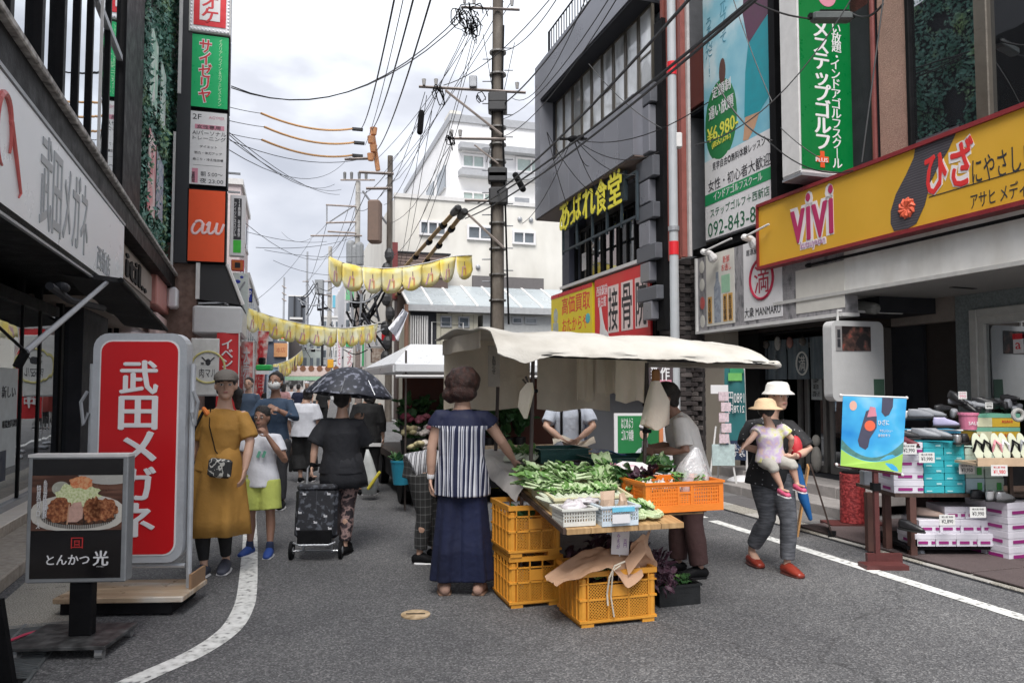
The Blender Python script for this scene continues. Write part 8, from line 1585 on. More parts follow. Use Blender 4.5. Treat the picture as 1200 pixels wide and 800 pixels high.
# ================================================================ PEOPLE
V=Vector
skin=M('skin',(0,0,0),.5,var=.05,bump=.02,build=noise_ramp(6,[(.3,(.50,.30,.215)),(.7,(.60,.38,.285))])); skin2=M('skin_tan',(0,0,0),.5,var=.05,bump=.02,build=noise_ramp(6,[(.3,(.26,.14,.095)),(.7,(.36,.20,.14))]))
hairb=M('hair_black',(0,0,0),.45,var=.2,scale=40,bump=.3,bscale=200,build=noise_ramp(30,[(.3,(.008,.007,.007)),(.7,(.03,.024,.022))],stretch=(1,1,.2))); hairr=M('hair_auburn',(0,0,0),.5,var=.2,scale=40,bump=.4,bscale=160,build=noise_ramp(40,[(.3,(.012,.005,.004)),(.7,(.06,.020,.014))],stretch=(1,1,.4)))
maskm=M('mask_white',(.68,.68,.66),.7,bump=.1)
def joints(H,f=-1,**o):
    """f=-1 faces the camera (-y), f=+1 faces away; L is image right"""
    J=dict(pelvis=(0,0,.53),waist=(0,0,.61),chest=(0,0,.72),n0=(0,.005,.815),n1=(0,f*.008,.865),head=(0,f*.012,.928))
    for s,k in ((1,'L'),(-1,'R')): J.update({'hip'+k:(s*.052,0,.50),'knee'+k:(s*.056,f*.01,.275),'ank'+k:(s*.056,-f*.012,.045),'toe'+k:(s*.068,f*.085,.018),'sho'+k:(s*.100,0,.782),'elb'+k:(s*.13,-f*.012,.635),'wri'+k:(s*.135,f*.02,.50)})
    J.update(o); return {k:V(v)*H for k,v in J.items()}
def hand(g,w,d,n,H,curl=.5,side=1):
    """palm and five fingers; d along the hand, n out of the palm, thumb on SIDE of d x n"""
    d=d.normalized(); n=(n-d*n.dot(d)).normalized(); b=d.cross(n)*side; s=H/1.6
    g.limb([w,w+d*.03*s,w+d*.075*s],[(.018*s,.014*s),(.034*s,.014*s),(.036*s,.012*s)],10,side=b)
    for i,(o,L_) in enumerate(((.027,.066),(.010,.076),(-.009,.070),(-.026,.055))):
        p=w+d*.08*s+b*o*s; c=curl; q=p+(d*cos(c*.6)+n*sin(c*.6))*L_*.5*s; r=q+(d*cos(c*1.5)+n*sin(c*1.5))*L_*.3*s; t=r+(d*cos(c*2.2)+n*sin(c*2.2))*L_*.22*s
        g.limb([p,q,r,t],[.0088*s,.008*s,.0072*s,.006*s],8)
    p=w+d*.025*s+b*.028*s; g.limb([p,p+(d*.6+b*.8+n*.3)*.028*s,p+(d*1.3+b*.9+n*.6)*.036*s,p+(d*1.9+b*.8+n*.9)*.038*s],[.0115*s,.010*s,.009*s,.007*s],8)
def body(T,J,H,m=skin,f=-1,vox=.007,turn=0,hands=True,curl=.5,thin=1.0,hn=None,legs=True,face=True,mask=False):
    g=G(); k=H*thin
    g.limb([J['pelvis']-V((0,0,.03*H)),J['pelvis'],J['waist'],J['chest'],(J['chest']+J['n0'])/2+V((0,0,.01*H)),J['n0']],[(.07*k,.05*k),(.085*k,.06*k),(.066*k,.05*k),(.08*k,.058*k),(.085*k,.05*k),(.04*k,.034*k)],16,side=(J['shoL']-J['shoR']))
    g.limb([J['n0'],J['n1'],J['head']],[.040*k,.031*k,.033*H],12)
    hd=J['head']; fd=Matrix.Rotation(turn,3,'Z')@V((0,f,0)); sd_=fd.cross(V((0,0,1)))
    RM=Matrix(((sd_.x,-fd.x,0),(sd_.y,-fd.y,0),(0,0,1))).to_4x4(); HT=Matrix.Translation(hd)@RM@Matrix.Scale(1.06,4)   # head local: -y is the face
    g.ell((0,.004*H,.008*H),(.045*H,.056*H,.060*H),16,12,T=HT); g.ell((0,-.014*H,-.028*H),(.035*H,.040*H,.040*H),14,10,T=HT); g.ell((0,-.038*H,-.050*H),(.018*H,.016*H,.014*H),10,7,T=HT)
    g.limb([(0,-.052*H,.008*H),(0,-.062*H,-.008*H),(0,-.056*H,-.016*H)],[.005*H,.0075*H,.006*H],8,T=HT)
    for s in (-1,1): g.ell((s*.046*H,.004*H,-.004*H),(.006*H,.013*H,.018*H),8,6,T=HT); g.ell((s*.018*H,-.050*H,.014*H),(.012*H,.006*H,.004*H),8,5,T=HT)
    g.ell((0,-.052*H,-.030*H),(.014*H,.006*H,.006*H),8,6,T=HT)
    for q,s in (('L',1),('R',-1)):
        g.limb([J['sho'+q],J['elb'+q],(J['elb'+q]+J['wri'+q])*.5,J['wri'+q]],[.030*k,.023*k,.0225*k,.0145*H],12)
        if hands: 
            d=J['wri'+q]-J['elb'+q]; n=(hn or {}).get(q) or V((-s,0,0)); hand(g,J['wri'+q],d,V(n),H,curl,side=s*(-f))
        if legs:
            a=J['ank'+q]; kn=J['knee'+q]; calf=kn.lerp(a,.35)+V((0,-f*.012*H,0))
            g.limb([J['hip'+q],J['hip'+q].lerp(kn,.5),kn,calf,a+V((0,0,.02*H)),a],[.052*k,.045*k,.031*k,.031*k,.018*k,.020*k],12); g.limb([a-V((0,0,.015*H)),a.lerp(J['toe'+q],.55)-V((0,0,.008*H)),J['toe'+q]],[(.021*H,.022*H),(.024*H,.017*H),(.020*H,.011*H)],10,side=(1,0,0))
    T.p('body',fuse(g,m,vox,2),m); T.HT=HT
    if face:
        for s in (-1,1):
            T.p('eye',G().ell((s*.018*H,-.0515*H,.004*H),(.0085*H,.004*H,.0042*H),10,6,T=HT),M('eye_white',(.55,.52,.5),.3,bump=0,var=0),smooth=True); T.p('iris',G().ell((s*.018*H,-.0545*H,.004*H),(.0038*H,.002*H,.0036*H),8,6,T=HT),M('iris_dark',(.015,.01,.008),.2,bump=0,var=0)); T.p('eyebrow',G().limb([(s*.009*H,-.0565*H,.018*H),(s*.019*H,-.056*H,.0205*H),(s*.028*H,-.050*H,.018*H)],[.0016*H,.002*H,.0012*H],5,T=HT),hairb)
        if not mask: T.p('lips',G().ell((0,-.0575*H,-.0305*H),(.0115*H,.003*H,.0035*H),10,6,T=HT),M('lips',(.42,.16,.14),.5,bump=0,var=0))
    if mask: T.p('mask',G().ell((0,-.026*H,-.022*H),(.043*H,.040*H,.034*H),16,12,T=HT),maskm,smooth=True); T.p('mask_loop',G().tube([(-.04*H,-.03*H,-.012*H),(-.048*H,.005*H,.005*H)],.0015*H,4,T=HT),maskm); T.p('mask_loop',G().tube([(.04*H,-.03*H,-.012*H),(.048*H,.005*H,.005*H)],.0015*H,4,T=HT),maskm)
def hair(T,H,m=hairb,style='short',vox=.008):
    g=G(); HT=T.HT
    if style=='short': g.ell((0,.014*H,.022*H),(.050*H,.058*H,.058*H),16,12,T=HT); g.ell((0,.034*H,-.010*H),(.044*H,.034*H,.04*H),12,9,T=HT)
    if style=='bob': g.ell((0,.014*H,.020*H),(.074*H,.074*H,.066*H),18,12,T=HT); g.ell((0,.028*H,-.024*H),(.069*H,.06*H,.045*H),14,10,T=HT); g.ell((-.045*H,.03*H,-.035*H),(.04*H,.045*H,.036*H),12,9,T=HT)
    if style=='ponytail': g.ell((0,.012*H,.018*H),(.050*H,.058*H,.056*H),16,12,T=HT); g.limb([(-.02*H,.05*H,.0),(-.05*H,.055*H,-.035*H),(-.055*H,.05*H,-.11*H)],[.02*H,.028*H,.012*H],10,T=HT); g.ell((0,.03*H,-.02*H),(.045*H,.035*H,.035*H),12,9,T=HT)
    if style=='bun': g.ell((0,.012*H,.018*H),(.051*H,.058*H,.056*H),16,12,T=HT); g.ell((0,.06*H,.03*H),(.026*H,.024*H,.024*H),12,9,T=HT); g.ell((0,.03*H,-.015*H),(.045*H,.035*H,.035*H),12,9,T=HT)
    if style=='long': g.ell((0,.012*H,.018*H),(.052*H,.06*H,.056*H),16,12,T=HT); g.limb([(0,.035*H,0),(0,.045*H,-.06*H),(0,.045*H,-.10*H)],[(.052*H,.03*H),(.055*H,.028*H),(.045*H,.02*H)],12,side=(1,0,0),T=HT)
    T.p('hair',fuse(g,m,vox,1,fold=.007*H,fs=22,stretch=.7),m)
def top(T,J,H,m,hem=.47,sl=.9,inf=.014,wide=0,vox=.009,fold=.011,name='top',thin=1.0,neck=True):
    g=G(); i=inf; k=H*thin
    lo=J['pelvis'].copy(); dz=(lo-J['waist']); hemp=lo+dz.normalized()*max(0,(.53-hem))*H
    pts=[hemp,lo,J['waist'],J['chest'],(J['chest']+J['n0'])/2+V((0,0,.012*H)),J['n0']+V((0,0,-.004*H))]
    w=wide
    g.limb(pts,[(.094*k+i+w,.068*k+i+w*.8),(.090*k+i+w*.8,.064*k+i+w*.6),(.074*k+i+w*.6,.056*k+i+w*.5),(.086*k+i+w*.3,.062*k+i+w*.2),(.082*k+i*.6,.050*k+i*.6),(.040*H+i*.2,.038*H+i*.2)],20,side=(J['shoL']-J['shoR']),dome=False)
    for q in 'LR':
        a,b,c=J['sho'+q],J['elb'+q],J['wri'+q]; inn=a.lerp(J['n0'],.45)
        if sl<=1: e=a.lerp(b,sl); g.limb([inn-V((0,0,.012*H)),a-V((0,0,.004*H)),a.lerp(e,.5),e],[.022*k+i*.3,.028*k+i*.7,.029*k+i*.8+w*.12,.029*k+i*.9+w*.25],14,dome=False)
        else: e=b.lerp(c,sl-1); g.limb([inn-V((0,0,.012*H)),a-V((0,0,.004*H)),b,e],[.022*k+i*.3,.028*k+i*.7,.025*k+i*.8,.021*k+i*.8],14,dome=False)
    T.p(name,fuse(g,m,vox,3,fold=fold),m)
def pants(T,J,H,m,end=.95,inf=.012,flare=0,vox=.009,fold=.010,name='trousers',top_z=.60,thin=1.0):
    g=G(); k=H*thin; i=inf; up=J['pelvis'].lerp(J['waist'],.6)
    g.limb([J['pelvis']-V((0,0,.045*H)),J['pelvis'],up],[(.080*k+i,.058*k+i),(.090*k+i,.064*k+i),(.072*k+i,.055*k+i)],18,side=(J['shoL']-J['shoR']),dome=False)
    for q in 'LR':
        h,kn,a=J['hip'+q],J['knee'+q],J['ank'+q]
        if end<=.5: e=h.lerp(kn,end*2); g.limb([h,h.lerp(e,.5),e],[.056*k+i,.053*k+i+flare*.5,.050*k+i+flare],16,dome=False)
        else: e=kn.lerp(a,(end-.5)*2); g.limb([h,h.lerp(kn,.5),kn,kn.lerp(e,.45),e],[.056*k+i,.048*k+i+flare*.25,.034*k+i+flare*.5,.034*k+i+flare*.75,.023*k+i*1.1+flare],16,dome=False)
    T.p(name,fuse(g,m,vox,3,fold=fold,fs=6),m)
def shoes(T,J,H,m,sole=None,open_=False,vox=None):
    for q in 'LR':
        a,t=J['ank'+q],J['toe'+q]; d=V((t.x-a.x,t.y-a.y,0)).normalized(); heel=V((a.x,a.y,0))-d*.022*H; tip=V((t.x,t.y,0))+d*.012*H; z0=min(a.z,t.z+.027*H)-.045*H; up=V((0,0,z0))
        g=G(); g.limb([heel+up+V((0,0,.028*H)),heel.lerp(tip,.3)+up+V((0,0,.033*H)),heel.lerp(tip,.65)+up+V((0,0,.024*H)),tip+up+V((0,0,.016*H))],[(.024*H,.026*H),(.028*H,.033*H),(.032*H,.023*H),(.024*H,.015*H)],14,side=d.cross(V((0,0,1))))
        s=T.p('shoe',g,m,smooth=True); T.p('sole',G().limb([heel+up+V((0,0,.006*H)),heel.lerp(tip,.5)+up+V((0,0,.006*H)),tip+up+V((0,0,.007*H))],[(.028*H,.010*H),(.034*H,.010*H),(.027*H,.009*H)],14,side=d.cross(V((0,0,1)))),sole or signwhite,parent=s)
def person(label,px,py,Y,rz=0,group=None): b=at(px,py,Y); return Th('person',label,'person',world=(b.x,b.y,0),rz=rad(rz),group=group)
cl=lambda n,c,**k: M('cloth_'+n,c,k.pop('rough',.85),var=k.pop('var',.08),scale=5,bump=.17,bscale=24,**k)
# --- woman in mustard dress
H=1.56; T=person('woman in mustard dress and grey cap walking towards the camera with small patterned bag',252,662,5.75)
J=joints(H,-1,ankR=(-.035,-.05,.045),toeR=(-.045,-.14,.018),kneeR=(-.045,-.045,.275),ankL=(.03,.06,.05),toeL=(.045,-.025,.02),kneeL=(.045,-.005,.28),pelvis=(0,0,.53),waist=(.012,0,.61),chest=(.025,0,.72),n0=(.032,0,.815),n1=(.035,-.01,.865),head=(.042,-.015,.925),shoL=(.122,0,.775),shoR=(-.072,0,.78),elbL=(.165,-.01,.65),wriL=(.16,-.06,.52),elbR=(-.115,.02,.65),wriR=(-.14,.0,.52),hipL=(.05,0,.5),hipR=(-.05,0,.5))
body(T,J,H,turn=.35); hair(T,H,style='ponytail')
md=M('dress_mustard',(0,0,0),.85,var=.08,scale=4,bump=.2,bscale=16,build=noise_ramp(3,[(.3,(.33,.165,.03)),(.7,(.46,.245,.055))],stretch=(1,1,.4)))
top(T,J,H,md,hem=.50,sl=.86,inf=.02,wide=.012,name='dress_top',fold=.014)
T.p('dress_skirt',G().loft([(.02,0,.63*H,.135,.105),(.015,0,.56*H,.165,.13),(.01,0,.48*H,.19,.15),(.005,0,.38*H,.215,.17),(0,0,.28*H,.235,.185),(-.005,0,.20*H,.25,.195)],56,fold=lambda th,i:1+(.03+.07*i)*sin(th*7+1+i*.8)+.045*i*sin(th*13+i*2)),md,smooth=2)
pants(T,J,H,cl('black',(.012,.012,.013)),end=.93,inf=.004,name='leggings'); shoes(T,J,H,M('shoe_navygrey',(.06,.065,.09),.7),signwhite)
HT=T.HT; capm=cl('cap',(.14,.125,.11)); T.p('cap',G().ell((0,.006*H,.030*H),(.056*H,.064*H,.048*H),18,10,T=HT,fn=lambda ph,th:1 if ph>PI*.45 else .86),capm,smooth=True); T.p('cap_brim',G().loft([(0,-.065*H,.026*H,.046*H,.05*H),(0,-.066*H,.031*H,.044*H,.048*H)],20,T=HT),capm)
T.p('bag_strap',G().tube([J['n0']+V((-.10,-.02,.01)),J['chest']+V((-.06,-.115,.02)),J['waist']+V((.02,-.135,.0)),V((.075,-.19,.60*H))],.004,5),black)
T.p('handbag',G().box(-.085,.085,-.03,.03,-.075,.065,bev=.018,T=Matrix.Translation(V((.105,-.21,.535*H)))@Matrix.Rotation(.1,4,'Y')),M('bag_print',(0,0,0),.6,bump=.05,build=noise_ramp(14,[(.44,(.03,.03,.03)),(.5,(.50,.49,.45)),(.56,(.04,.04,.04))],'CONSTANT',detail=2)))
T.p('orange_scarf',G().limb([J['shoR']+V((.02,-.05,.05)),J['shoR']+V((.05,-.05,.01))],[.016,.02],8),M('scarf_orange',(.7,.2,.04),.7)); T.p('shoulder_bag_strap',G().tube([J['shoR']+V((.02,-.04,.04)),J['shoR']+V((-.03,-.09,-.1)),V((-.2,-.03,.62*H)),V((-.21,.04,.55*H))],.012,6),black); T.p('shoulder_bag',G().box(-.04,.04,-.09,.09,-.14,.12,bev=.03,T=Matrix.Translation((-.225,.07,.50*H))),cl('bagnavy',(.03,.05,.07)))
# --- boy
H=1.27; T=person('boy in white shirt and lime green shorts with a hand raised to his mouth',305,646,6.4)
J=joints(H,-1,ankR=(-.075,.01,.045),toeR=(-.10,-.07,.018),kneeR=(-.06,-.02,.275),ankL=(.075,-.035,.045),toeL=(.085,-.125,.018),kneeL=(.07,-.02,.28),elbL=(.17,-.045,.63),wriL=(.075,-.115,.80),elbR=(-.125,-.01,.64),wriR=(-.13,-.04,.52),head=(.0,-.015,.92))
body(T,J,H,m=skin2,hn={'L':(-1,.2,0),'R':(1,0,0)},curl=.9,turn=-.05); hair(T,H,style='short')
top(T,J,H,X('cloth_white'),hem=.46,sl=.62,inf=.016,wide=.012,name='shirt'); pants(T,J,H,cl('lime',(.50,.56,.13)),end=.44,inf=.02,flare=.018,name='shorts'); shoes(T,J,H,M('shoe_blue',(.02,.06,.26),.6),signwhite)
for s in (0,1): T.p('shirt_print',G().limb([(.0+.045*s,-.112,.66*H),(.02+.045*s,-.114,.70*H)],[(.012,.003)]*2,6,side=(1,0,0)),M('print_mintgreen',(.15,.45,.32),.6,var=0,bump=0))
T.p('sock',G().limb([J['ankR']+V((0,0,.0)),J['ankR']+V((0,0,.05))],[.035,.032],10),cl('navy',(.02,.03,.07))); T.p('sock',G().limb([J['ankL'],J['ankL']+V((0,0,.05))],[.035,.032],10),X('cloth_navy'))
# --- masked man behind
H=1.60; T=person('man in dark blue shirt and white face mask behind the boy, hands at his chest',321,590,8.8)
J=joints(H,-1,elbL=(.16,-.05,.66),wriL=(.05,-.12,.73),elbR=(-.16,-.05,.66),wriR=(.0,-.13,.72)); body(T,J,H,m=skin2,vox=.010,mask=True,curl=1.2,hn={'L':(-1,0,0),'R':(1,0,0)}); hair(T,H); top(T,J,H,cl('steelblue',(.045,.075,.125)),sl=1.5,inf=.02,vox=.012,name='shirt'); pants(T,J,H,cl('darkgrey',(.04,.04,.045)),vox=.013); shoes(T,J,H,black)
# --- white shirt woman seen from behind
H=1.45; T=person('woman in loose white shirt seen from behind, dark handbag in her left hand',357,562,11.2)
J=joints(H,1,elbR=(-.17,-.02,.64),wriR=(-.165,.02,.52),head=(.02,.03,.90),n1=(.01,.02,.86),ankL=(.06,.02,.045),toeL=(.06,.1,.02),ankR=(-.03,-.05,.06),toeR=(-.04,.03,.02)); body(T,J,H,f=1,vox=.010,face=False,thin=1.1); hair(T,H,style='bun')
top(T,J,H,X('cloth_white'),hem=.47,sl=.98,inf=.03,wide=.05,vox=.012,fold=.010,name='shirt',thin=1.1); pants(T,J,H,X('cloth_black'),end=.86,inf=.03,flare=.04,vox=.013,thin=1.1); shoes(T,J,H,black)
T.p('hair_tie',G().ell((.0,.05*H,.036*H),(.03,.015,.03),8,6,T=T.HT),signwhite); w_=J['wriR']-V((0,0,.06)); T.p('handbag',G().ell(w_+V((0,0,-.23)),(.10,.07,.12),14,10,fn=lambda ph,th:1+.1*noise.noise((cos(th)*2,sin(th)*2,ph*2))),cl('bagbrown',(.045,.03,.025)),smooth=2); T.p('bag_handle',G().tube([w_+V((-.06,0,-.16)),w_+V((-.03,0,-.02)),w_+V((.03,0,-.02)),w_+V((.06,0,-.16))],.008,5),X('cloth_bagbrown'))
T.p('black_wrap',G().limb([V((-.17,0,.42*H)),V((-.20,.02,.22*H)),V((-.22,.02,.12*H))],[.03,.05,.03],8),X('cloth_black'))
# --- person in black beside the flower stall
H=1.50; T=person('person dressed all in black facing the flower stall, half hidden by the parasol woman',430,576,9.9)
J=joints(H,1,head=(.02,.03,.92)); body(T,J,H,f=1,vox=.011,face=False); hair(T,H,style='long'); top(T,J,H,X('cloth_black'),hem=.42,sl=1.6,inf=.025,wide=.02,vox=.012); pants(T,J,H,X('cloth_black'),inf=.018,vox=.012); shoes(T,J,H,black)
# --- parasol woman
H=1.43; T=person('woman in loose black tunic and pink patterned trousers under a dark parasol, pulling a trolley',399,647,6.45)
J=joints(H,1,elbR=(-.155,-.02,.66),wriR=(-.165,-.04,.53),elbL=(.13,.06,.66),wriL=(.08,.12,.78),ankL=(.03,-.03,.05),toeL=(.04,.05,.018),ankR=(.01,.08,.05),toeR=(.01,.16,.02),kneeR=(-.0,.04,.28),kneeL=(.04,.0,.28),hipL=(.055,0,.5)); body(T,J,H,f=1,face=False,hn={'R':(1,0,0),'L':(0,1,0)},curl=1.1); hair(T,H,style='short')
tb=cl('tunic_black',(.016,.017,.022)); top(T,J,H,tb,hem=.48,sl=1.0,inf=.03,wide=.035,fold=.011,name='tunic'); T.p('tunic_hem',G().loft([(0,0,.60*H,.165,.12),(.005,0,.52*H,.185,.14),(.01,0,.45*H,.20,.15),(.02,0,.40*H,.195,.15)],44,fold=lambda th,i:1+.06*i*sin(th*6)+.04*sin(th*3+i)),tb,smooth=2)
pants(T,J,H,M('pants_print',(0,0,0),.8,bump=.05,build=noise_ramp(13,[(.42,(.025,.02,.025)),(.5,(.42,.28,.26)),(.58,(.05,.035,.04))],detail=3)),inf=.016,end=.93); shoes(T,J,H,black,black)
T.p('wrist_band',G().limb([J['wriR']+V((0,0,.015)),J['wriR']-V((0,0,.0))],[.025,.025],10),black)
b=T.e.location; c=at(410,462,6.6); U=Th('parasol','dark grey parasol with pale flower pattern held over the woman in black tunic','parasol',world=(c.x,c.y,c.z-.0)); U.e.rotation_euler=(rad(-4),rad(4),0)
def dome(ph,th): return 1-.035*abs(sin(th*4))**.5*sin(ph)**3
R0=.385; g=G(); vs=[];fs=[]; n=48;m_=9
for layer,off in ((0,0),(1,-.006)):
    for i in range(m_+1):
        a=i/m_; r=R0*a; z=.245*(1-a**2.1)+off
        for j in range(n): th=2*PI*j/n; k=1-.03*(abs(sin(th*4))**.7)*a*a*-1-.03*a*a; vs.append((r*k*cos(th),r*k*sin(th),z+ .010*a*a*abs(cos(th*4))*-1))
for i in range(m_):
    for j in range(n):
        q=(j+1)%n; a=i*n; fs.append((a+j,a+q,a+n+q,a+n+j)); o=(m_+1)*n; fs.append((o+a+n+j,o+a+n+q,o+a+q,o+a+j))
a=m_*n; o=(m_+1)*n
for j in range(n): q=(j+1)%n; fs.append((a+j,a+q,o+a+q,o+a+j))
g.add(vs,fs); U.p('canopy',g,M('parasol_print',(0,0,0),.6,var=.1,bump=.03,build=noise_ramp(22,[(.50,(.022,.025,.037)),(.57,(.05,.055,.075)),(.62,(.19,.20,.25))],detail=3)),smooth=True)
for k in range(8): th=PI/4*k+.01; U.p('rib',G().limb([(R0*t*cos(th),R0*t*sin(th),.245*(1-t**2.1)-.010) for t in (.02,.35,.7,.98)],[.0035],5),steel)
U.p('shaft',G().tube([(0,0,.26),(.0,.02,-.30)],.006,6),steel); U.p('ferrule',G().limb([(0,0,.24),(0,0,.285)],[.008,.004],6),black); U.p('handle',G().limb([(0,.02,-.28),(0,.022,-.36)],[.013,.013],8),dwood)
v=gp(366,659); U=Th('shopping_trolley','black wheeled shopping trolley with pale cat patterned cover pulled by the woman','trolley',world=(v.x,v.y+.12,0)); U.e.rotation_euler=(0,0,.06)
LT=Matrix.Rotation(rad(-9),4,'X'); tm_=M('trolley_print',(0,0,0),.6,bump=.05,build=noise_ramp(26,[(.55,(.014,.015,.02)),(.6,(.06,.065,.08)),(.70,(.10,.11,.13))],detail=2))
U.p('bag',G().box(-.175,.175,-.10,.10,.17,.58,bev=.03,T=LT),tm_); U.p('lid_flap',G().box(-.165,.165,-.11,.09,.555,.615,bev=.02,T=LT),tm_); U.p('lower_pocket',G().box(-.14,.14,-.125,-.102,.12,.24,bev=.02,T=LT),black); U.p('zip',G().box(-.002,.002,-.1035,-.101,.40,.58,T=LT),M('zip_grey',(.05,.05,.06),.4))
for x,z in ((-.10,.53),(.10,.53),(-.13,.38),(.08,.35),(0,.30),(-.14,.25),(.12,.25)): U.p('cat_print',G().box(x-.014,x+.014,-.1035,-.101,z-.008,z+.008,T=LT).box(x-.016,x-.008,-.1035,-.101,z+.008,z+.015,T=LT),M('cat_white',(.55,.55,.58),.6,var=0,bump=0),kind='stuff')
U.p('frame',G().tube([(-.12,.06,.05),(-.12,.08,.75),(-.10,.08,.78),(.10,.08,.78),(.12,.08,.75),(.12,.06,.05)],.010,6,T=LT).tube([(-.17,-.11,.14),(-.12,-.14,.12),(.12,-.14,.12),(.17,-.11,.14)],.009,6,T=LT),steel); U.p('axle',G().tube([(-.2,.0,.07),(.2,.0,.07)],.008,6),steel); U.p('grip',G().tube([(-.06,.08,.78),(.06,.08,.78)],.014,8,T=LT),black)
for s in (-1,1): w_=U.p('wheel',G().limb([(s*.19,0,.075),(s*.215,0,.075)],[.075,.075],18,dome=False),black); U.p('hub',G().limb([(s*.186,0,.075),(s*.219,0,.075)],[.03,.03],10,dome=False),grey,parent=w_)
# --- woman in the striped blouse
H=1.57; T=person('woman with auburn hair, navy striped blouse and wide navy trousers, reaching over the stall',541,690,5.2)
J=joints(H,1,elbL=(.175,.02,.67),wriL=(.225,.09,.585),shoL=(.100,0,.778),elbR=(-.135,.0,.64),wriR=(-.14,.01,.51),head=(.005,.02,.915),n1=(0,.015,.862),ankR=(-.075,0,.045),toeR=(-.085,.08,.018),ankL=(.075,0,.045),toeL=(.085,.08,.018),kneeL=(.07,.01,.28),kneeR=(-.07,.01,.28))
body(T,J,H,f=1,face=False,curl=.6,hn={'L':(0,0,-1),'R':(1,0,0)},turn=-.25); hair(T,H,m=hairr,style='bob')
def blouse_b(nt,tc,p):
    sp=nn(nt,'ShaderNodeSeparateXYZ'); K_(nt,tc.outputs['Object'],sp.inputs[0])
    a=nn(nt,'ShaderNodeMath',operation='MULTIPLY'); I_(a,1,31); K_(nt,sp.outputs[0],a.inputs[0])
    n=nn(nt,'ShaderNodeTexNoise'); I_(n,'Scale',7); I_(n,'Detail',1); mp=nn(nt,'ShaderNodeMapping'); I_(mp,'Scale',(2.5,1,.12)); K_(nt,tc.outputs['Object'],mp.inputs[0]); K_(nt,mp.outputs[0],n.inputs['Vector'])
    b=nn(nt,'ShaderNodeMath',operation='MULTIPLY_ADD'); I_(b,1,2.4); K_(nt,n.outputs[0],b.inputs[0]); K_(nt,a.outputs[0],b.inputs[2])
    fr=nn(nt,'ShaderNodeMath',operation='FRACT'); K_(nt,b.outputs[0],fr.inputs[0]); c=ramp(nt,fr.outputs[0],[(0,(.008,.012,.045)),(.32,(.66,.67,.72)),(.6,(.008,.012,.045)),(.72,(.45,.47,.56)),(.86,(.008,.012,.045))],'CONSTANT')
    z=nn(nt,'ShaderNodeMath',operation='GREATER_THAN'); I_(z,1,1.165); K_(nt,sp.outputs[2],z.inputs[0])
    mx=nn(nt,'ShaderNodeMix'); mx.data_type='RGBA'; K_(nt,z.outputs[0],mx.inputs[0]); K_(nt,c,mx.inputs[6]); I_(mx,7,(.008,.012,.045,1)); return mx.outputs[2]
top(T,J,H,M('blouse_stripes',(0,0,0),.8,var=.05,bump=.04,build=blouse_b),hem=.435,sl=.34,inf=.024,wide=.028,vox=.0075,fold=.010,name='blouse')
ny=M('navy_linen',(0,0,0),.85,var=.12,scale=4,bump=.2,bscale=18,build=noise_ramp(3,[(.3,(.005,.008,.030)),(.7,(.010,.016,.058))],stretch=(2,2,.3)))
g=G()
for s in (-1,1): g.loft([(s*.055,0,.50*H,.105,.10),(s*.07,0,.38*H,.105,.105),(s*.085,0,.20*H,.115,.12),(s*.095,.02,.062*H,.125,.105)],48,fold=lambda th,i:1+(.02+.09*i)*sin(th*6+s+i)+.04*i*sin(th*11+s))
g.limb([(0,0,.46*H),(0,0,.60*H)],[(.165,.12),(.13,.10)],24,side=(1,0,0),dome=False); T.p('wide_trousers',fuse(g,ny,.008,2),ny)
shoes(T,J,H,M('slipper_beige',(.42,.26,.20),.8,bump=.1),M('sole_tan',(.25,.15,.10),.8)); T.p('bracelet',G().limb([J['wriR']+V((0,0,.02)),J['wriR']+V((0,0,.005))],[.028,.028],10),signwhite)
# --- bending person with striped shirt
H=1.52; T=person('bending person in grey striped shirt and plaid trousers behind the navy blouse woman',492,655,6.15)
J=joints(H,1,pelvis=(-.03,0,.50),waist=(.045,.03,.53),chest=(.13,.06,.50),n0=(.21,.08,.47),n1=(.25,.09,.46),head=(.31,.10,.44),shoL=(.20,.0,.46),shoR=(.19,.16,.47),elbL=(.22,.0,.34),wriL=(.26,.03,.24),elbR=(.22,.17,.35),wriR=(.27,.15,.25),hipL=(.0,-.05,.48),hipR=(.0,.05,.48),kneeL=(.03,-.05,.27),kneeR=(.045,.06,.27),ankL=(.005,-.05,.045),ankR=(.07,.08,.045),toeL=(.075,-.05,.018),toeR=(.15,.09,.018))
body(T,J,H,f=1,vox=.010,face=False); hair(T,H); st_=M('shirt_grey_stripes',(0,0,0),.8,build=stripes(0,27,[(0,(.48,.48,.50)),(.45,(.07,.07,.08)),(.62,(.34,.34,.36)),(.8,(.10,.10,.11))],jit=.8)); top(T,J,H,st_,hem=.50,sl=.9,inf=.022,wide=.02,name='shirt')
def plaid(nt,tc,p):
    sp=nn(nt,'ShaderNodeSeparateXYZ'); K_(nt,tc.outputs['Object'],sp.inputs[0]); o=[]
    for ax,f_ in ((0,26),(2,16)):
        a=nn(nt,'ShaderNodeMath',operation='MULTIPLY'); I_(a,1,f_); K_(nt,sp.outputs[ax],a.inputs[0]); b=nn(nt,'ShaderNodeMath',operation='FRACT'); K_(nt,a.outputs[0],b.inputs[0]); o.append(ramp(nt,b.outputs[0],[(0,(.12,.12,.12)),(.45,(.75,.75,.75)),(.55,(.25,.25,.25)),(.62,(.12,.12,.12))],'CONSTANT'))
    m=nn(nt,'ShaderNodeVectorMath',operation='ADD'); K_(nt,o[0],m.inputs[0]); K_(nt,o[1],m.inputs[1]); s=nn(nt,'ShaderNodeVectorMath',operation='SCALE'); K_(nt,m.outputs[0],s.inputs[0]); I_(s,'Scale',.12); return s.outputs[0]
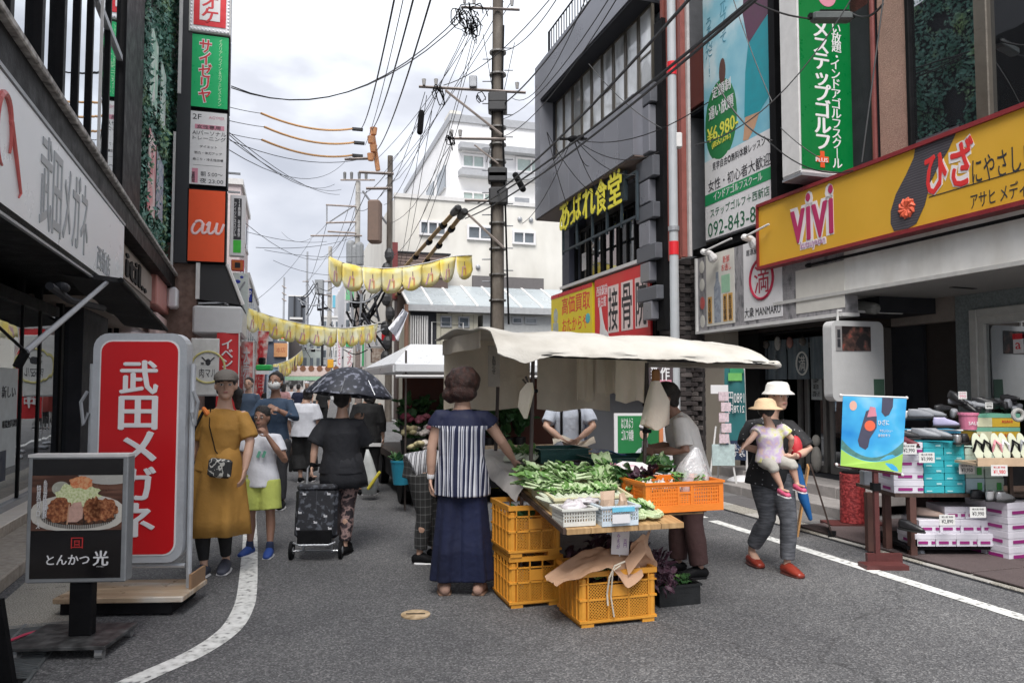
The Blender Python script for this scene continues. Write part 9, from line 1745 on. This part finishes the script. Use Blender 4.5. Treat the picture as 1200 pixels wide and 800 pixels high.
pants(T,J,H,M('plaid_grey',(0,0,0),.85,build=plaid),inf=.018,end=.93); shoes(T,J,H,black,signwhite)
# --- vendor in white behind the stall
H=1.58; T=person('stall keeper in white shirt with black shoulder straps, wrapping goods behind the hanging cloth',668,600,7.35)
J=joints(H,-1,elbL=(.14,-.06,.66),wriL=(.05,-.17,.60),elbR=(-.15,-.05,.66),wriR=(-.06,-.17,.59)); body(T,J,H,vox=.009,curl=.9,hn={'L':(-1,0,0),'R':(1,0,0)}); hair(T,H); top(T,J,H,cl('shaded_white_blue',(.46,.50,.58)),sl=.8,inf=.02,name='shirt'); pants(T,J,H,X('cloth_darkgrey')); shoes(T,J,H,black)  # white shirt toned darker, the shade behind the stall is in its colour
for s in (-1,1): T.p('strap',G().tube([J['n0']+V((s*.07,-.03,.045)),J['chest']+V((s*.09,-.125,.04)),J['waist']+V((s*.09,-.12,0))],.013,6),black)
T.p('wrapping_paper',G().sheet(lambda u,v:(-.18+.40*u,-.34+.16*v,.56*H+.03*sin(u*7)+.05*v+.02*noise.noise((u*4,v*4,0))),12,6,.003),canb,smooth=True)
# --- seller at the right, side view facing left
H=1.52; T=person('seller in white shirt and mask with dark maroon trousers, facing left over the orange crate',812,672,5.72,rz=-90)
J=joints(H,-1,waist=(0,-.015,.61),chest=(0,-.045,.715),n0=(0,-.085,.80),n1=(0,-.105,.84),head=(0,-.13,.885),shoL=(.10,-.075,.775),shoR=(-.10,-.075,.775),elbL=(.13,-.06,.63),wriL=(.07,-.19,.625),elbR=(-.13,-.05,.64),wriR=(-.06,-.19,.635),ankL=(.06,.02,.045),toeL=(.07,-.07,.018),ankR=(-.06,-.06,.045),toeR=(-.07,-.15,.018),kneeR=(-.055,-.05,.275))
body(T,J,H,m=skin2,mask=True,curl=1.0,hn={'L':(-1,0,-.3),'R':(1,0,-.3)},turn=.0); hair(T,H,style='short'); top(T,J,H,cl('offwhite',(.78,.76,.72)),hem=.46,sl=.85,inf=.024,wide=.02,fold=.009,name='shirt'); pants(T,J,H,cl('maroon',(.055,.025,.024)),inf=.02,flare=.012,fold=.008); shoes(T,J,H,black,black); T.p('apron_pouch',G().box(-.05,.06,-.15,-.10,.42*H,.52*H,bev=.02),black)
T.p('cap',G().ell((0,.004*H,.036*H),(.054*H,.062*H,.046*H),16,10,T=T.HT),hairb,smooth=True); T.p('held_paper',G().sheet(lambda u,v:(-.06+.12*u,-.36+.03*sin(u*5),.58*H+.14*v),6,6,.002),signwhite)
# --- woman carrying a child
H=1.47; T=person('woman in black dotted top, grey checked trousers and white bucket hat carrying a small child',907,664,5.85)
J=joints(H,-1,ankL=(.045,-.07,.045),toeL=(.075,-.15,.018),kneeL=(.055,-.075,.28),ankR=(-.075,.13,.085),toeR=(-.06,.05,.022),kneeR=(-.025,.01,.275),hipR=(-.06,0,.5),hipL=(.035,0,.5),pelvis=(-.015,0,.53),chest=(-.01,.01,.72),n0=(.0,.01,.81),n1=(.015,.0,.86),head=(.035,-.01,.92),shoL=(.092,.0,.77),shoR=(-.110,.0,.77),elbL=(.175,-.06,.645),wriL=(.06,-.175,.62),elbR=(-.16,-.06,.66),wriR=(-.02,-.185,.625))
body(T,J,H,curl=.9,hn={'L':(0,.6,1),'R':(0,.6,1)},turn=.25); hair(T,H,style='short')
def dots(nt,tc,p):
    v=nn(nt,'ShaderNodeTexVoronoi'); I_(v,'Scale',34); I_(v,'Randomness',.5); K_(nt,tc.outputs['Object'],v.inputs['Vector']); return ramp(nt,v.outputs['Distance'],[(0,(.32,.32,.33)),(.17,(.015,.015,.017))],'CONSTANT')
top(T,J,H,M('dotted_black',(0,0,0),.8,bump=.03,build=dots),hem=.44,sl=.9,inf=.022,wide=.018,name='blouse'); pants(T,J,H,M('plaid_fine',(0,0,0),.85,var=.25,bump=.05,build=noise_ramp(40,[(.4,(.07,.074,.085)),(.6,(.13,.135,.15))],stretch=(.3,.3,1.5))),inf=.016,flare=.004,end=.93,fold=.009); shoes(T,J,H,M('shoe_red',(.26,.035,.02),.35),M('sole_darkred',(.08,.02,.015),.6))
HT=T.HT; hm=cl('hat_white',(.68,.66,.62)); T.p('bucket_hat',G().loft([(0,.0,.012*H,.078*H,.085*H),(0,.0,.018*H,.076*H,.083*H),(0,.004*H,.034*H,.058*H,.066*H),(0,.004*H,.060*H,.054*H,.060*H),(0,.004*H,.074*H,.045*H,.050*H),(0,.004*H,.079*H,.02*H,.022*H)],26,T=HT),hm,smooth=2)
T.p('red_bag',G().ell((.13,-.15,.66*H),(.05,.05,.09),12,9),M('bag_red',(.50,.03,.04),.6),smooth=True); T.p('blue_umbrella',G().limb([(.15,-.12,.56*H),(.19,-.13,.40*H),(.24,-.13,.29*H)],[.028,.04,.016],10),M('umbrella_blue',(.01,.10,.30),.4),smooth=True)
T.p('bracelet',G().limb([J['wriL'].lerp(J['elbL'],.12),J['wriL'].lerp(J['elbL'],.18)],[.027,.027],10),M('band_red',(.3,.03,.03),.5))
w=T.e.location; H=.78; c=at(903,538,5.6); T=Th('person','toddler in pastel shirt and straw coloured sun hat held in the arms of the woman','person',world=(c.x,c.y,c.z-.50*H))
J=joints(H,1,hipL=(.06,0,.50),hipR=(-.06,0,.50),kneeL=(.17,-.10,.46),ankL=(.21,-.10,.28),toeL=(.23,-.22,.27),kneeR=(-.02,-.12,.44),ankR=(.05,-.13,.24),toeR=(.07,-.25,.23),elbR=(-.19,-.07,.72),wriR=(-.28,-.10,.64),shoR=(-.115,0,.80),shoL=(.115,0,.80),elbL=(.20,-.02,.70),wriL=(.21,.05,.60),head=(-.04,.0,.97),n1=(-.02,0,.87),chest=(-.01,0,.72),pelvis=(0,0,.54))
body(T,J,H,f=-1,vox=.006,thin=1.25,face=True,turn=-.6,curl=.35,hn={'R':(0,0,-1),'L':(0,1,0)})
T.p('hair',G().ell((0,.012,.012),(.062,.068,.066),14,10,T=T.HT),hairb,smooth=True)
top(T,J,H,M('shirt_pastel',(0,0,0),.8,bump=.03,build=noise_ramp(13,[(.35,(.62,.60,.16)),(.45,(.64,.60,.58)),(.55,(.52,.40,.60)),(.65,(.66,.50,.42))])),hem=.46,sl=.6,inf=.016,wide=.014,vox=.007,fold=.004,name='shirt',thin=1.2); pants(T,J,H,cl('pale_grey',(.42,.40,.36)),end=.62,inf=.012,vox=.007,fold=.003,thin=1.2)
pk=M('shoe_pink',(.62,.10,.20),.5)
for q in 'LR':
    a=J['ank'+q]; t=J['toe'+q]; d=(t-a).normalized(); s=T.p('shoe',G().limb([a-d*.01+V((0,0,-.02)),a+d*.05+V((0,0,-.025)),a+d*.095+V((0,0,-.03))],[(.026,.028),(.029,.024),(.022,.018)],12,side=(1,0,0)),pk,smooth=True); T.p('sole',G().limb([a-d*.012+V((0,0,-.045)),a+d*.1+V((0,0,-.046))],[(.028,.008),(.026,.008)],10,side=(1,0,0)),signwhite,parent=s)
HT=T.HT; T.p('sun_hat',G().loft([(0,0,.008,.125,.13),(0,0,.016,.120,.125),(0,0,.030,.078,.082),(0,0,.065,.070,.074),(0,0,.085,.045,.05),(0,0,.089,.01,.01)],28,T=HT,fold=lambda th,i:1+(.09 if i<.3 else 0)*sin(th*4)),M('hat_straw',(.62,.44,.27),.8,bump=.1),smooth=2)
# --- distant people
def far(label,px,py,Y,H,tc_,pc_,f=1,style='short',m=skin,mask=False,bag=None):
    T=person(label,px,py,Y); a=rnd.uniform(-.03,.03); J=joints(H,f,ankL=(.04,.04+a,.05),toeL=(.05,.04+a+f*.09,.02),ankR=(-.04,-.05,.045),toeR=(-.05,-.05+f*.09,.018)); vx=max(.012,Y*.0007); body(T,J,H,m=m,f=f,vox=vx,face=f<0,hands=True,mask=mask); hair(T,H,style=style,vox=.012); top(T,J,H,tc_,sl=.9,inf=.022,wide=.02,vox=vx*1.1,name='shirt'); pants(T,J,H,pc_,vox=vx*1.1,inf=.018); shoes(T,J,H,black,signwhite); return T
wh=X('cloth_white'); bk=X('cloth_black'); nb=cl('bluegrey',(.06,.09,.14)); gr=cl('midgrey',(.14,.14,.15))
far('woman in pink shirt and grey trousers walking away in the middle distance',332,500,26,1.53,cl('pink',(.50,.28,.28)),gr,style='long')
far('man in blue grey shirt just left of the masked man, only head and shoulder showing',290,542,14.5,1.60,nb,bk,f=-1)
far('masked person in dark clothes between the masked man and the pink shirt woman',316,523,18.5,1.58,bk,bk,f=-1,mask=True)
T=far('distant person in white with pale head scarf above the white shirt woman',359,497,28,1.62,wh,bk,f=-1); T.p('head_scarf',G().ell((0,.01,.05),(.09,.1,.07),10,8,T=T.HT),signwhite)
far('distant person in navy top beside the one with the head scarf',349,499,27,1.5,cl('navy_far',(.015,.02,.05)),bk)
far('distant person in white shirt right of the pink shirt woman',341,497,29,1.5,wh,gr)
far('distant person in black between the flower stall and the white shirt woman',378,504,25,1.5,bk,bk,f=-1)
far('distant pale dressed person near the awning shop',368,492,34,1.58,cl('cream',(.55,.50,.44)),gr,style='long')
far('distant person in dark grey left of the pink shirt woman',323,494,33,1.55,gr,bk)
